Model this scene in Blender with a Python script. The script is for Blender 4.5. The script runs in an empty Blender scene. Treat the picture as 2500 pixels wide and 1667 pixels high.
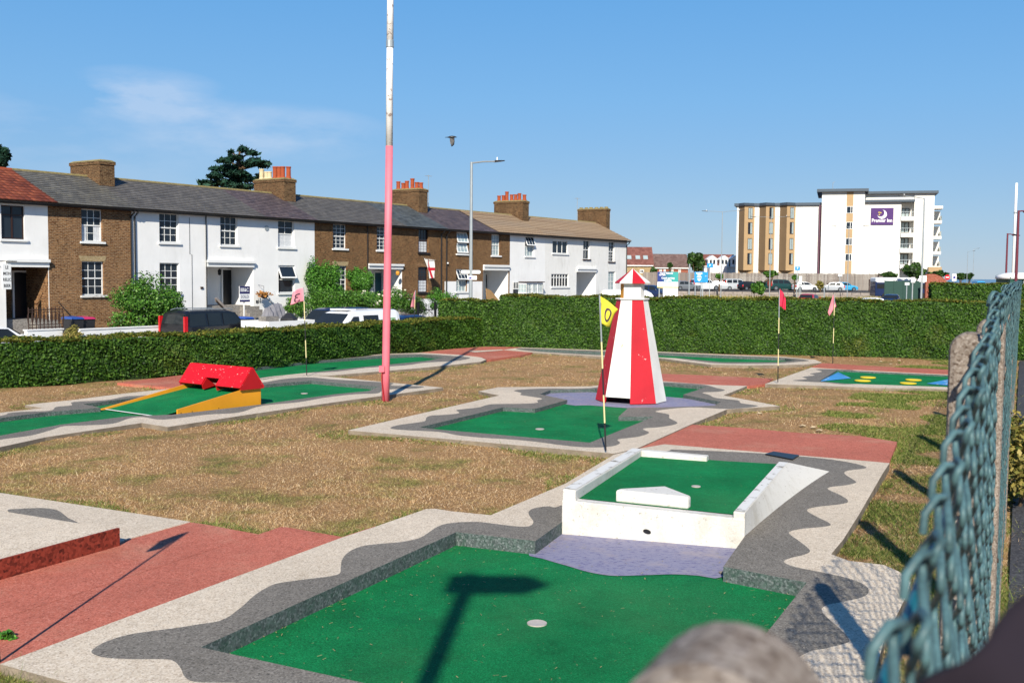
import bpy, bmesh, math, random
import numpy as np
from mathutils import Vector, Matrix
from mathutils.geometry import delaunay_2d_cdt, tessellate_polygon
rad = math.radians
random.seed(7); rng = np.random.default_rng(7)
scene = bpy.context.scene
C = scene.collection

# ---------------------------------------------------------------- camera
EYE = 1.85                      # camera height above the lawn, metres
F_PX, PITCH, ROLL = 2588.5, .06296, .00878   # focal length in photo pixels (2500 wide), tilt, roll
cp, sp, cr, sr = math.cos(PITCH), math.sin(PITCH), math.cos(ROLL), math.sin(ROLL)
FWD = Vector((0, cp, -sp)); UP0 = Vector((0, sp, cp)); RT0 = Vector((1, 0, 0))
RT = RT0*cr + UP0*sr; UP = UP0*cr - RT0*sr
cam_d = bpy.data.cameras.new('camera'); cam = bpy.data.objects.new('camera', cam_d); C.objects.link(cam)
cam_d.sensor_width = 36; cam_d.lens = 36*F_PX/2500; cam_d.clip_start = .05; cam_d.clip_end = 6000
cam.matrix_world = Matrix(((RT.x, UP.x, -FWD.x, 0), (RT.y, UP.y, -FWD.y, 0), (RT.z, UP.z, -FWD.z, EYE), (0, 0, 0, 1)))
cam_d.dof.use_dof = True; cam_d.dof.focus_distance = 11.0; cam_d.dof.aperture_fstop = 9.0
scene.camera = cam
# ---------------------------------------------------------------- world and sun
SUN_EL, SUN_AZ = rad(33), rad(4.6)         # shadows run away from the camera, a little to the right
world = bpy.data.worlds.new('World'); scene.world = world; world.use_nodes = True
wn, wl = world.node_tree.nodes, world.node_tree.links
wn.clear()
wout = wn.new('ShaderNodeOutputWorld'); bg = wn.new('ShaderNodeBackground'); sky = wn.new('ShaderNodeTexSky')
sky.sky_type = 'NISHITA'; sky.sun_disc = False; sky.sun_elevation = SUN_EL
sky.sun_rotation = math.pi + SUN_AZ
sky.altitude = 0; sky.air_density = 1.0; sky.dust_density = .0; sky.ozone_density = 4.0
bg.inputs['Strength'].default_value = .085
def wnode(t, **kw):
    n = wn.new(t)
    for k, v in kw.items(): setattr(n, k, v)
    return n
# thin cloud, by direction
geo = wnode('ShaderNodeTexCoord')
sepd = wnode('ShaderNodeSeparateXYZ'); wl.new(geo.outputs['Generated'], sepd.inputs[0])
mapn = wnode('ShaderNodeMapping'); mapn.inputs['Scale'].default_value = (3.2, 3.2, 10.0); mapn.inputs['Location'].default_value = (.35, .1, .2)
wl.new(geo.outputs['Generated'], mapn.inputs['Vector'])
nz = wnode('ShaderNodeTexNoise'); nz.inputs['Scale'].default_value = 2.6; nz.inputs['Detail'].default_value = 7; nz.inputs['Roughness'].default_value = .55
wl.new(mapn.outputs[0], nz.inputs['Vector'])
def wmath(op, a, b=None, clamp=False):
    n = wn.new('ShaderNodeMath'); n.operation = op; n.use_clamp = clamp
    for i, v in enumerate((a, b)):
        if v is None: continue
        if isinstance(v, (int, float)): n.inputs[i].default_value = v
        else: wl.new(v, n.inputs[i])
    return n.outputs[0]
az = wmath('ARCTAN2', sepd.outputs[0], sepd.outputs[1]); el = wmath('ARCSINE', sepd.outputs[2])
def blob(a0, e0, ra, re):
    x = wmath('DIVIDE', wmath('SUBTRACT', az, rad(a0)), rad(ra)); y = wmath('DIVIDE', wmath('SUBTRACT', el, rad(e0)), rad(re))
    r2 = wmath('ADD', wmath('MULTIPLY', x, x), wmath('MULTIPLY', y, y))
    return wmath('SUBTRACT', 1.0, r2, True)
msk = wmath('ADD', wmath('ADD', wmath('MULTIPLY', blob(-19.0, 8.8, 4.6, 1.5), 1.1), wmath('MULTIPLY', blob(-13.0, 7.2, 7.0, 1.7), .8)), wmath('MULTIPLY', blob(-24, 6.4, 12, 3.2), .4))
for k in range(7):      # the same kind of wisps all round the horizon
    msk = wmath('ADD', msk, wmath('MULTIPLY', blob(45 + 41*k, 8 + 3*(k % 3), 9, 1.8), .7))
cl = wmath('MULTIPLY', wmath('MULTIPLY', wmath('SUBTRACT', nz.outputs[0], .40, True), 4.2), msk)
cl = wmath('MINIMUM', wmath('MULTIPLY', cl, .42), .30)
mixc = wnode('ShaderNodeMixRGB'); mixc.inputs[2].default_value = (7.0, 7.2, 7.9, 1)
hsv = wnode('ShaderNodeHueSaturation'); hsv.inputs['Saturation'].default_value = 1.25
wl.new(sky.outputs[0], hsv.inputs['Color'])
grd = wnode('ShaderNodeValToRGB'); ge = grd.color_ramp.elements      # even hazy summer blue, the same all round
for _ in range(3): ge.new(.5)
for e_, (p_, c_) in zip(ge, ((.0, (2.6, 3.8, 5.6)), (.06, (2.35, 3.8, 5.9)), (.16, (1.75, 3.8, 6.6)), (.30, (1.0, 3.2, 6.6)), (.75, (.25, 1.1, 3.6)))): e_.position = p_; e_.color = (*c_, 1)
wl.new(sepd.outputs[2], grd.inputs[0])
skm = wnode('ShaderNodeMixRGB'); skm.inputs[0].default_value = .8; wl.new(hsv.outputs[0], skm.inputs[1]); wl.new(grd.outputs[0], skm.inputs[2])
wl.new(cl, mixc.inputs[0]); wl.new(skm.outputs[0], mixc.inputs[1])
wl.new(mixc.outputs[0], bg.inputs['Color']); wl.new(bg.outputs[0], wout.inputs['Surface'])
sun_d = bpy.data.lights.new('sun', 'SUN'); sun_d.energy = 5.0; sun_d.angle = rad(.53); sun_d.color = (1, .93, .80)
sun = bpy.data.objects.new('sun', sun_d); C.objects.link(sun)
SDIR = Vector((math.sin(SUN_AZ)*math.cos(SUN_EL), math.cos(SUN_AZ)*math.cos(SUN_EL), -math.sin(SUN_EL)))
sun.rotation_euler = SDIR.to_track_quat('-Z', 'Y').to_euler(); sun.location = (-3, -20, 20)
vs = scene.view_settings; vs.view_transform = 'Standard'; vs.look = 'None'; vs.exposure = 0.5; vs.gamma = 1; vs.use_curve_mapping = False

# ---------------------------------------------------------------- surveying: photo pixel -> place in the world
def ray(x, y): return (FWD*F_PX + RT*(x-1250) - UP*(y-833.5)).normalized()
def G(x, y, z=0.):
    v = ray(x, y); t = (z-EYE)/v.z; return Vector((v.x*t, v.y*t, z))
def atY(x, y, Y):
    v = ray(x, y); t = Y/v.y; return Vector((v.x*t, Y, EYE+v.z*t))
AZ_A = .46787; DA = Vector((math.sin(AZ_A), math.cos(AZ_A), 0)); DB = Vector((math.cos(AZ_A), -math.sin(AZ_A), 0))
AZ_T = .59486; DT = Vector((math.sin(AZ_T), math.cos(AZ_T), 0)); DN = Vector((math.cos(AZ_T), -math.sin(AZ_T), 0))
FC = -45.68                     # the terrace front lies in the plane DN.p = FC
ROAD = -1.75
def FW(x, y, w=0.):             # (distance along the terrace, height) of a pixel on the plane w metres before the front
    v = ray(x, y); s = (FC+w)/(DN.x*v.x+DN.y*v.y); p = Vector((0, 0, EYE))+v*s
    return DT.dot(p), p.z
def TP(u, w, z): return DT*u + DN*(FC+w) + Vector((0, 0, z))

# ---------------------------------------------------------------- objects
ORI = {}
def tag(o, label=None, cat=None, group=None, kind=None):
    if label: o['label'] = label
    if cat: o['category'] = cat
    if group: o['group'] = group
    if kind: o['kind'] = kind
    return o
def thing(name, label, cat, loc=(0, 0, 0), rz=0., group=None, world=False):
    o = bpy.data.objects.new(name, None); o.empty_display_size = .2; C.objects.link(o)
    o.location = loc; o.rotation_euler = (0, 0, rz); tag(o, label, cat, group)
    ORI[o.name] = Vector(loc) if world else Vector((0, 0, 0))
    return o
def dup(root, loc, rz, label, group=None, sc=None):
    r = root.copy(); C.objects.link(r); r.location = loc; r.rotation_euler = (0, 0, rz); r['label'] = label
    if group: r['group'] = group
    if sc: r.scale = sc
    def rec(a, b):
        for ch in list(a.children):
            c = ch.copy(); C.objects.link(c); c.parent = b; rec(ch, c)
    rec(root, r); return r
class MB:
    def __init__(s): s.v = []; s.f = []
    def pts(s, P):
        n = len(s.v); s.v += [tuple(p) for p in P]; return n
    def poly(s, *P):
        n = s.pts(P); s.f.append(tuple(range(n, n+len(P)))); return s
    def box(s, x0, x1, y0, y1, z0, z1):
        n = s.pts([(x, y, z) for z in (z0, z1) for y in (y0, y1) for x in (x0, x1)])
        s.f += [tuple(n+i for i in q) for q in ((0, 2, 3, 1), (4, 5, 7, 6), (0, 1, 5, 4), (2, 6, 7, 3), (0, 4, 6, 2), (1, 3, 7, 5))]; return s
    def hexa(s, P):             # 8 corners: bottom ring then top ring
        n = s.pts(P)
        s.f += [tuple(n+i for i in q) for q in ((3, 2, 1, 0), (4, 5, 6, 7), (0, 1, 5, 4), (1, 2, 6, 5), (2, 3, 7, 6), (3, 0, 4, 7))]; return s
    def prism(s, P, d):         # polygon P extruded by d
        d = Vector(d); a = [Vector(p) for p in P]; n = s.pts(a + [p+d for p in a]); k = len(a)
        s.f.append(tuple(range(n+k-1, n-1, -1))); s.f.append(tuple(range(n+k, n+2*k)))
        for i in range(k): j = (i+1) % k; s.f.append((n+i, n+j, n+k+j, n+k+i))
        return s
    def tube(s, P, r, n=8, cap=True, closed=False):
        P = [Vector(p) for p in P]; R = r if isinstance(r, (list, tuple)) else [r]*len(P)
        base = len(s.v); prev = None
        for i, p in enumerate(P):
            if closed: t = P[(i+1) % len(P)]-P[i-1]
            else: t = P[min(i+1, len(P)-1)]-P[max(i-1, 0)]
            t = t.normalized() if t.length > 1e-9 else Vector((0, 0, 1))
            if prev is None: a = t.orthogonal().normalized()
            else:
                a = prev - t*prev.dot(t); a = a.normalized() if a.length > 1e-6 else t.orthogonal().normalized()
            prev = a; b = t.cross(a)
            s.v += [tuple(p+(a*math.cos(2*math.pi*k/n)+b*math.sin(2*math.pi*k/n))*R[i]) for k in range(n)]
        m = len(P)
        for i in range(m if closed else m-1):
            i2 = (i+1) % m
            for k in range(n): k2 = (k+1) % n; s.f.append((base+i*n+k, base+i*n+k2, base+i2*n+k2, base+i2*n+k))
        if cap and not closed:
            s.f.append(tuple(base+k for k in range(n-1, -1, -1))); s.f.append(tuple(base+(m-1)*n+k for k in range(n)))
        return s
    def cyl(s, p, q, r, n=12, r2=None): return s.tube([p, q], [r, r if r2 is None else r2], n)
    def lathe(s, prof, n=16, c=(0, 0, 0)):
        b = len(s.v)
        for r, z in prof: s.v += [(c[0]+r*math.cos(2*math.pi*k/n), c[1]+r*math.sin(2*math.pi*k/n), c[2]+z) for k in range(n)]
        for i in range(len(prof)-1):
            for k in range(n): k2 = (k+1) % n; s.f.append((b+i*n+k, b+i*n+k2, b+(i+1)*n+k2, b+(i+1)*n+k))
        s.f.append(tuple(b+k for k in range(n-1, -1, -1))); s.f.append(tuple(b+(len(prof)-1)*n+k for k in range(n))); return s
    def xf(s, fn): s.v = [tuple(fn(Vector(p))) for p in s.v]; return s
    def build(s, name, m, parent=None, smooth=False, kind=None, label=None, bevel=0.):
        o_ = Vector((0, 0, 0))
        if parent is not None:
            r = parent
            while r.parent is not None: r = r.parent
            o_ = ORI.get(r.name, o_)
        me = bpy.data.meshes.new(name)
        me.from_pydata([(p[0]-o_.x, p[1]-o_.y, p[2]-o_.z) for p in s.v], [], s.f); me.update()
        me.materials.append(m)
        if smooth: me.polygons.foreach_set('use_smooth', [True]*len(me.polygons))
        o = bpy.data.objects.new(name, me); C.objects.link(o)
        if parent is not None: o.parent = parent
        if bevel:
            b = o.modifiers.new('bevel', 'BEVEL'); b.width = bevel; b.segments = 2; b.limit_method = 'ANGLE'; b.angle_limit = rad(40)
        if kind: o['kind'] = kind
        if label: o['label'] = label
        return o
def struct(mb, name, m, **kw):
    o = mb.build(name, m, **kw); o['kind'] = 'structure'; return o
def raw(name, V, Fq, m, parent=None, kind=None, smooth=False, k=4):  # many equal faces from numpy arrays
    o_ = Vector((0, 0, 0))
    if parent is not None:
        r = parent
        while r.parent is not None: r = r.parent
        o_ = ORI.get(r.name, o_)
    V = np.asarray(V, np.float32) - np.array(o_, np.float32); me = bpy.data.meshes.new(name); n = len(Fq)
    me.vertices.add(len(V)); me.vertices.foreach_set('co', V.ravel())
    me.loops.add(n*k); me.loops.foreach_set('vertex_index', np.asarray(Fq, np.int32).ravel())
    me.polygons.add(n); me.polygons.foreach_set('loop_start', np.arange(0, n*k, k, dtype=np.int32))
    me.polygons.foreach_set('loop_total', np.full(n, k, np.int32)); me.update(calc_edges=True); me.materials.append(m)
    o = bpy.data.objects.new(name, me); C.objects.link(o)
    if parent is not None: o.parent = parent
    if kind: o['kind'] = kind
    return o
def text_mb(body, size, font_res=2, align='CENTER', bold=0.):
    cu = bpy.data.curves.new('lettering', 'FONT'); cu.body = body; cu.size = size; cu.align_x = align; cu.align_y = 'CENTER'
    cu.resolution_u = font_res; cu.offset = bold
    ob = bpy.data.objects.new('lettering', cu); C.objects.link(ob)
    dg = bpy.context.evaluated_depsgraph_get(); me = bpy.data.meshes.new_from_object(ob.evaluated_get(dg))
    mb = MB(); mb.v = [tuple(v.co) for v in me.vertices]; mb.f = [tuple(p.vertices) for p in me.polygons]
    bpy.data.objects.remove(ob); bpy.data.curves.remove(cu); bpy.data.meshes.remove(me)
    return mb
def facing(mb, o, ex, ez, off=0.):   # lay a flat x/y drawing on a wall: x along ex, y along ez
    ex = Vector(ex); ez = Vector(ez); nn = ex.cross(ez); o = Vector(o)
    return mb.xf(lambda p: o+ex*p.x+ez*p.y+nn*(off+p.z))

# ---------------------------------------------------------------- materials
def lin(c): return tuple((v/12.92 if v <= .04045 else ((v+.055)/1.055)**2.4) for v in c)
def H3(h, k=1.): return tuple(min(1, v*k) for v in lin(tuple(int(h[i:i+2], 16)/255 for i in (0, 2, 4))))
MATS = {}
class NT:
    def __init__(s, name):
        s.m = bpy.data.materials.new(name); s.m.use_nodes = True; s.t = s.m.node_tree; s.n = s.t.nodes; s.l = s.t.links
        s.b = s.n['Principled BSDF']; s.co = s.n.new('ShaderNodeTexCoord').outputs['Object']
    def node(s, t, **kw):
        n = s.n.new(t)
        for k, v in kw.items():
            if k in n.inputs: n.inputs[k].default_value = v
            else: setattr(n, k, v)
        return n
    def map(s, sc, loc=(0, 0, 0), rot=(0, 0, 0), vec=None):
        n = s.n.new('ShaderNodeMapping'); n.inputs['Scale'].default_value = sc; n.inputs['Location'].default_value = loc; n.inputs['Rotation'].default_value = rot
        s.l.new(s.co if vec is None else vec, n.inputs['Vector']); return n.outputs[0]
    def noise(s, scale, detail=3, rough=.55, vec=None, dist=0.):
        n = s.node('ShaderNodeTexNoise', Scale=scale, Detail=detail, Roughness=rough, Distortion=dist); s.l.new(s.co if vec is None else vec, n.inputs['Vector']); return n.outputs[0]
    def voro(s, scale, vec=None, out='Color'):
        n = s.node('ShaderNodeTexVoronoi', Scale=scale); s.l.new(s.co if vec is None else vec, n.inputs['Vector']); return n.outputs[out]
    def ramp(s, fac, stops, interp='LINEAR'):
        n = s.n.new('ShaderNodeValToRGB'); e = n.color_ramp.elements; n.color_ramp.interpolation = interp
        while len(e) < len(stops): e.new(.5)
        for i, (p, c) in enumerate(stops): e[i].position = p; e[i].color = (*c[:3], 1)
        s.l.new(fac, n.inputs[0]); return n.outputs[0]
    def mix(s, fac, a, b, mode='MIX'):
        n = s.n.new('ShaderNodeMixRGB'); n.blend_type = mode
        for i, v in enumerate((fac, a, b)):
            if isinstance(v, (int, float)): n.inputs[i].default_value = v
            elif isinstance(v, tuple): n.inputs[i].default_value = (*v[:3], 1)
            else: s.l.new(v, n.inputs[i])
        return n.outputs[0]
    def bw(s, c):
        n = s.n.new('ShaderNodeRGBToBW'); s.l.new(c, n.inputs[0]); return n.outputs[0]
    def bump(s, h, dist=.01, strength=1.):
        n = s.node('ShaderNodeBump', Distance=dist, Strength=strength); s.l.new(h, n.inputs['Height']); s.l.new(n.outputs[0], s.b.inputs['Normal']); return n
    def col(s, c):
        if isinstance(c, tuple): s.b.inputs['Base Color'].default_value = (*c[:3], 1)
        else: s.l.new(c, s.b.inputs['Base Color'])
        return s
    def set(s, rough=.8, metal=0., spec=.3):
        s.b.inputs['Roughness'].default_value = rough; s.b.inputs['Metallic'].default_value = metal; s.b.inputs['Specular IOR Level'].default_value = spec; return s
def dark(c, k): return tuple(v*k for v in c)
def plain(name, c, rough=.6, metal=0., spec=.4, var=.12, scale=3., bump=0.):
    if name in MATS: return MATS[name]
    t = NT(name); n = t.noise(scale, 5, .6)
    t.col(t.mix(1., c, t.ramp(n, [(.3, (1-var,)*3), (.7, (1+var*.4,)*3)]), 'MULTIPLY')).set(rough, metal, spec)
    if bump: t.bump(t.noise(scale*14, 3), bump)
    MATS[name] = t.m; return t.m
def chipped(name, c, chip=(.62, .58, .5), amount=.66, scale=9., rough=.5, spec=.35, var=.1):
    t = NT(name); n = t.noise(scale, 7, .68); base = t.mix(1., c, t.ramp(t.noise(1.7, 5), [(.3, (1-var*2,)*3), (.7, (1+var,)*3)]), 'MULTIPLY')
    t.col(t.mix(t.ramp(n, [(amount, (0,)*3), (amount+.02, (1,)*3)]), base, chip)).set(rough, 0, spec); t.bump(n, .002); return t.m
def gravel(name, tones, scale=95., stain=.18, bump=.004, dust=None):       # resin-bound gravel
    t = NT(name); v = t.voro(scale); g = t.bw(v)
    c = t.ramp(g, [(i/(len(tones)-1), k) for i, k in enumerate(tones)])
    c = t.mix(1., c, t.ramp(t.noise(.8, 6, .6), [(.25, (1-stain,)*3), (.75, (1.06,)*3)]), 'MULTIPLY')
    c = t.mix(1., c, t.ramp(t.noise(14, 4, .7), [(.3, (1-stain*.6,)*3), (.7, (1.05,)*3)]), 'MULTIPLY')
    c = t.mix(t.ramp(t.noise(2.6, 8, .75), [(.56, (0,)*3), (.74, (.45,)*3)]), c, t.mix(1., c, (.62, .58, .52), 'MULTIPLY'))
    if dust: c = t.mix(t.ramp(t.noise(.9, 7, .7), [(.52, (0,)*3), (.8, (dust[1],)*3)]), c, dust[0])
    t.col(c).set(.85, 0, .2); t.bump(g, bump); return t.m
M = {}
M['cream'] = gravel('cream_gravel', [H3('9c8a78'), H3('ccbba4'), H3('d8c9b4'), H3('e6dac8')], 130, stain=.14)
M['grey'] = gravel('grey_gravel', [H3('4a4743'), H3('767067'), H3('827c73'), H3('9e978d')], 120)
M['red'] = gravel('red_gravel', [H3('804236'), H3('ba6854'), H3('c4725e'), H3('d28c78')], 130, stain=.2, dust=(H3('bfa084'), .55))
M['slabedge'] = plain('slab_edge', H3('8a7d6c'), .95, var=.4, scale=6, bump=.01)
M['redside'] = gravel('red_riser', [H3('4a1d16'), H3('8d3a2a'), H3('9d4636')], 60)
def m_turf():
    t = NT('green_turf'); f = t.noise(130, 4, .8); c = t.ramp(f, [(.28, H3('023f24')), (.45, H3('08703c')), (.6, H3('148c50')), (.78, H3('48b47c'))])
    c = t.mix(1., c, t.ramp(t.noise(1.6, 6, .7), [(.3, (.62,)*3), (.7, (1.15,)*3)]), 'MULTIPLY')
    c = t.mix(t.ramp(t.noise(.55, 5, .6), [(.5, (0,)*3), (.75, (.30,)*3)]), c, H3('4f7a4c'))
    deb = t.ramp(t.noise(46, 3, .6, t.map((1, .45, 1), rot=(0, 0, .7))), [(.69, (0,)*3), (.72, (.5,)*3)]); c = t.mix(deb, c, H3('8a8c62')); c = t.mix(t.ramp(t.noise(2.7, 8, .78), [(.55, (0,)*3), (.72, (.35,)*3)]), c, H3('0a4030'))
    t.col(c).set(.9, 0, .15); t.bump(f, .008); return t.m
M['turf'] = m_turf()
def m_wall():
    t = NT('basin_kerb'); v = t.bw(t.voro(90)); c = t.ramp(v, [(0, H3('33383a')), (.6, H3('5d6263')), (1, H3('85898a'))])
    c = t.mix(t.ramp(t.noise(22, 6, .75), [(.42, (.1,)*3), (.66, (.6,)*3)]), c, H3('2a5040')); t.col(c).set(.9); t.bump(v, .004); return t.m
M['kerb'] = m_wall()
def m_water():
    t = NT('lilac_paint'); c = t.mix(t.ramp(t.noise(24, 5, .75, t.map((1, 3, 1))), [(.535, (0,)*3), (.60, (1,)*3)]), H3('858398'), H3('54527c'))
    c = t.mix(t.ramp(t.noise(3, 6, .7), [(.5, (0,)*3), (.72, (.55,)*3)]), c, H3('a89a92')); t.col(c).set(.7); t.bump(t.noise(40, 4), .004); return t.m
M['lilac'] = m_water()
def m_lawn(name, green=.5):
    t = NT(name); f = t.noise(55, 5, .75); a = t.ramp(f, [(.28, H3('64482f')), (.45, H3('9c7850')), (.6, H3('bd9870')), (.78, H3('d8b892'))])
    g = t.ramp(t.noise(70, 4, .75), [(.3, H3('4a5226')), (.55, H3('757340')), (.8, H3('a09a60'))])
    k = t.ramp(t.noise(1.3, 8, .72), [(green, (0,)*3), (green+.14, (.9,)*3)])
    c = t.mix(k, a, g); c = t.mix(1., c, t.ramp(t.noise(.35, 4), [(.3, (.86,)*3), (.7, (1.1,)*3)]), 'MULTIPLY')
    t.col(c).set(.95, 0, .1); t.bump(f, .03); return t.m
M['lawn'] = m_lawn('dry_lawn', .52)
def leafmat(name, tones, patch=None, trans=.0, spec=.25, rough=.5, big=.6):
    t = NT(name); gm = t.n.new('ShaderNodeNewGeometry')
    c = t.ramp(gm.outputs['Random Per Island'], [(i/(len(tones)-1), k) for i, k in enumerate(tones)])
    if patch: c = t.mix(t.ramp(t.noise(big, 5, .65), [(patch[1], (0,)*3), (patch[1]+.16, (patch[2],)*3)]), c, t.ramp(gm.outputs['Random Per Island'], [(i/(len(patch[0])-1), k) for i, k in enumerate(patch[0])]))
    t.col(c).set(rough, 0, spec)
    if trans:
        tr = t.n.new('ShaderNodeBsdfTranslucent'); t.l.new(c, tr.inputs[0]); mx = t.n.new('ShaderNodeMixShader'); mx.inputs[0].default_value = trans
        out = t.n['Material Output']; t.l.new(t.b.outputs[0], mx.inputs[1]); t.l.new(tr.outputs[0], mx.inputs[2]); t.l.new(mx.outputs[0], out.inputs[0])
    return t.m
M['blade'] = leafmat('grass_blades', [H3('80613c'), H3('b69060'), H3('d5b284'), H3('f0dab6')], ([H3('566428'), H3('848a40'), H3('b4ac66')], .47, .8), .2, .15, .8, 1.3)
M['bladeg'] = leafmat('green_grass_blades', [H3('33481a'), H3('52682a'), H3('7a8a40'), H3('b0a468')], None, .2, .15, .8)
M['hedge'] = leafmat('hedge_leaves', [H3('18300b'), H3('2a4612'), H3('395a1a'), H3('527026')], ([H3('34461a'), H3('505a20'), H3('706c2c')], .56, .75), .12, .2, .55, .9)
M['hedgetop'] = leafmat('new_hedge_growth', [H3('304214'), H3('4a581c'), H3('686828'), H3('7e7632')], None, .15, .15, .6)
M['hedgecore'] = plain('hedge_core', H3('22360e'), .95, var=.4, scale=12)
M['shrub'] = leafmat('shrub_leaves', [H3('1f3d10'), H3('35601a'), H3('4f7d28'), H3('6f9440')], None, .15, .3)
M['ivy'] = leafmat('ivy_leaves', [H3('1f4212'), H3('34641c'), H3('4c8226'), H3('67963a')], None, .12, .3)
M['cedar'] = leafmat('cedar_needles', [H3('10241c'), H3('1c3a2c'), H3('2c4c3a')], None, 0, .2, .6)
M['tree'] = leafmat('tree_leaves', [H3('1a2f10'), H3('2e4a1a'), H3('456328')], None, .1, .25)
M['weed'] = leafmat('dry_weeds', [H3('6f6a30'), H3('9a8a4c'), H3('4c5a22')], None, .1, .2)
M['bark'] = plain('bark', H3('5a4632'), .9, var=.3, scale=8, bump=.01)
M['white'] = plain('white_paint', (.80, .80, .79), .6, var=.07, scale=2)
def m_render(name, c, dirt=.0, dc=(.45, .43, .38)):
    t = NT(name); v = t.map((1, 1, .35)); n = t.noise(2.2, 7, .7, v)
    k = t.ramp(n, [(.52, (0,)*3), (.75, (dirt,)*3)]); t.col(t.mix(k, t.mix(1., c, t.ramp(t.noise(.7, 5), [(.3, (.93,)*3), (.7, (1.03,)*3)]), 'MULTIPLY'), dc)).set(.75, 0, .2); t.bump(t.noise(45, 4), .004); return t.m
M['render'] = m_render('white_render', (.81, .805, .79), .22); M['render_dirty'] = m_render('stained_render', (.75, .74, .71), .6)
def m_boxwhite():
    t = NT('white_concrete'); c = t.mix(t.ramp(t.noise(3.2, 8, .72, t.map((1, 1, .5))), [(.5, (0,)*3), (.75, (.5,)*3)]), (.62, .60, .555), H3('948870'))
    c = t.mix(t.ramp(t.noise(38, 4, .7), [(.62, (0,)*3), (.67, (.8,)*3)]), c, H3('8d8676')); c = t.mix(t.ramp(t.noise(5, 9, .8), [(.66, (0,)*3), (.69, (.7,)*3)]), c, H3('9a8f7c'))
    t.col(c).set(.8, 0, .2); t.bump(t.noise(28, 6, .75), .008); return t.m
M['boxwhite'] = m_boxwhite()
def m_worn():
    t = NT('worn_white_top'); n = t.noise(7, 6, .7); t.col(t.mix(t.ramp(n, [(.55, (0,)*3), (.63, (1,)*3)]), (.64, .63, .60), H3('7d766a'))).set(.85); t.bump(n, .004); return t.m
M['worn'] = m_worn()
def m_brick(name, c1, c2, mortar, dk, rows=.075, wid=.225):
    t = NT(name); sx = t.n.new('ShaderNodeSeparateXYZ'); t.l.new(t.co, sx.inputs[0]); ad = t.n.new('ShaderNodeMath'); t.l.new(sx.outputs[0], ad.inputs[0]); t.l.new(sx.outputs[1], ad.inputs[1])
    cb = t.n.new('ShaderNodeCombineXYZ'); t.l.new(ad.outputs[0], cb.inputs[0]); t.l.new(sx.outputs[2], cb.inputs[1])
    b = t.node('ShaderNodeTexBrick', Scale=1., Color1=(*c1, 1), Color2=(*c2, 1), Mortar=(*mortar, 1)); b.inputs['Mortar Size'].default_value = .009; b.inputs['Brick Width'].default_value = wid; b.inputs['Row Height'].default_value = rows; b.inputs['Bias'].default_value = 0
    t.l.new(cb.outputs[0], b.inputs['Vector'])
    n = t.noise(1.0, 6, .7); c = t.mix(1., b.outputs[0], t.ramp(n, [(.25, (.7,)*3), (.75, (1.2,)*3)]), 'MULTIPLY')
    c = t.mix(t.ramp(t.noise(7, 4, .7, t.map((1, 1, 2.6))), [(.50, (0,)*3), (.62, (.85,)*3)]), c, dk)
    t.col(c).set(.9, 0, .15); t.bump(b.outputs[1], -.006); return t.m
M['brick'] = m_brick('stock_brick', H3('966c46'), H3('704a30'), H3('a08c70'), H3('3c2618'))
M['brick2'] = m_brick('dark_stock_brick', H3('875f3e'), H3('64442c'), H3('8c785a'), H3('342114'))
M['chimbrick'] = m_brick('chimney_brick', H3('6e5036'), H3('523a28'), H3('857458'), H3('33241a'))
M['redbrick'] = m_brick('red_brick', H3('a5543e'), H3('8d4231'), H3('a58a78'), H3('6d3426'))
M['buffbrick'] = m_brick('buff_brick', H3('b09a72'), H3('9a8560'), H3('b0a084'), H3('7d6a4a'))
def m_slate(name, a, b, lichen=.0, lc=H3('8a7f5a'), rows=.11, wid=.30):
    t = NT(name); sx = t.n.new('ShaderNodeSeparateXYZ'); t.l.new(t.co, sx.inputs[0]); cb = t.n.new('ShaderNodeCombineXYZ'); t.l.new(sx.outputs[0], cb.inputs[0]); t.l.new(sx.outputs[2], cb.inputs[1])
    k = t.node('ShaderNodeTexBrick', Scale=1., Color1=(*a, 1), Color2=(*b, 1), Mortar=(*dark(a, .5), 1)); k.inputs['Mortar Size'].default_value = .006; k.inputs['Brick Width'].default_value = wid; k.inputs['Row Height'].default_value = rows; t.l.new(cb.outputs[0], k.inputs['Vector'])
    c = t.mix(1., k.outputs[0], t.ramp(t.noise(.9, 6, .7), [(.25, (.75,)*3), (.75, (1.2,)*3)]), 'MULTIPLY')
    if lichen: c = t.mix(t.ramp(t.noise(3.5, 7, .75), [(.55, (0,)*3), (.7, (lichen,)*3)]), c, lc)
    t.col(c).set(.65, 0, .35); t.bump(k.outputs[1], -.008); return t.m
M['slate'] = m_slate('grey_slate', H3('55524f'), H3('68645f'), .25); M['slate_l'] = m_slate('lichen_slate', H3('54524e'), H3('6b6860'), .55)
M['slate_p'] = m_slate('purple_slate', H3('4c4347'), H3('675a5a'), .35, H3('8d8a80')); M['slate_b'] = m_slate('blue_slate', H3('474d50'), H3('5f6566'), .2)
def tilemat(name, tones):
    t = NT(name); oi = t.n.new('ShaderNodeObjectInfo'); c = t.ramp(oi.outputs['Random'], [(i/(len(tones)-1), k) for i, k in enumerate(tones)])
    t.col(t.mix(1., c, t.ramp(t.noise(6, 5, .7), [(.3, (.75,)*3), (.7, (1.15,)*3)]), 'MULTIPLY')).set(.8); return t.m
M['redtile'] = tilemat('red_roof_tile', [H3('5c2c1e'), H3('783c28'), H3('86482f')]); M['sandtile'] = tilemat('sandy_roof_tile', [H3('8a745c'), H3('9c856a'), H3('93806a')])
M['terracotta'] = plain('terracotta', H3('9c4826'), .8, var=.25, scale=6); M['cap'] = plain('mossy_cement', H3('8c7f54'), .95, var=.35, scale=5, bump=.02)
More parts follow.
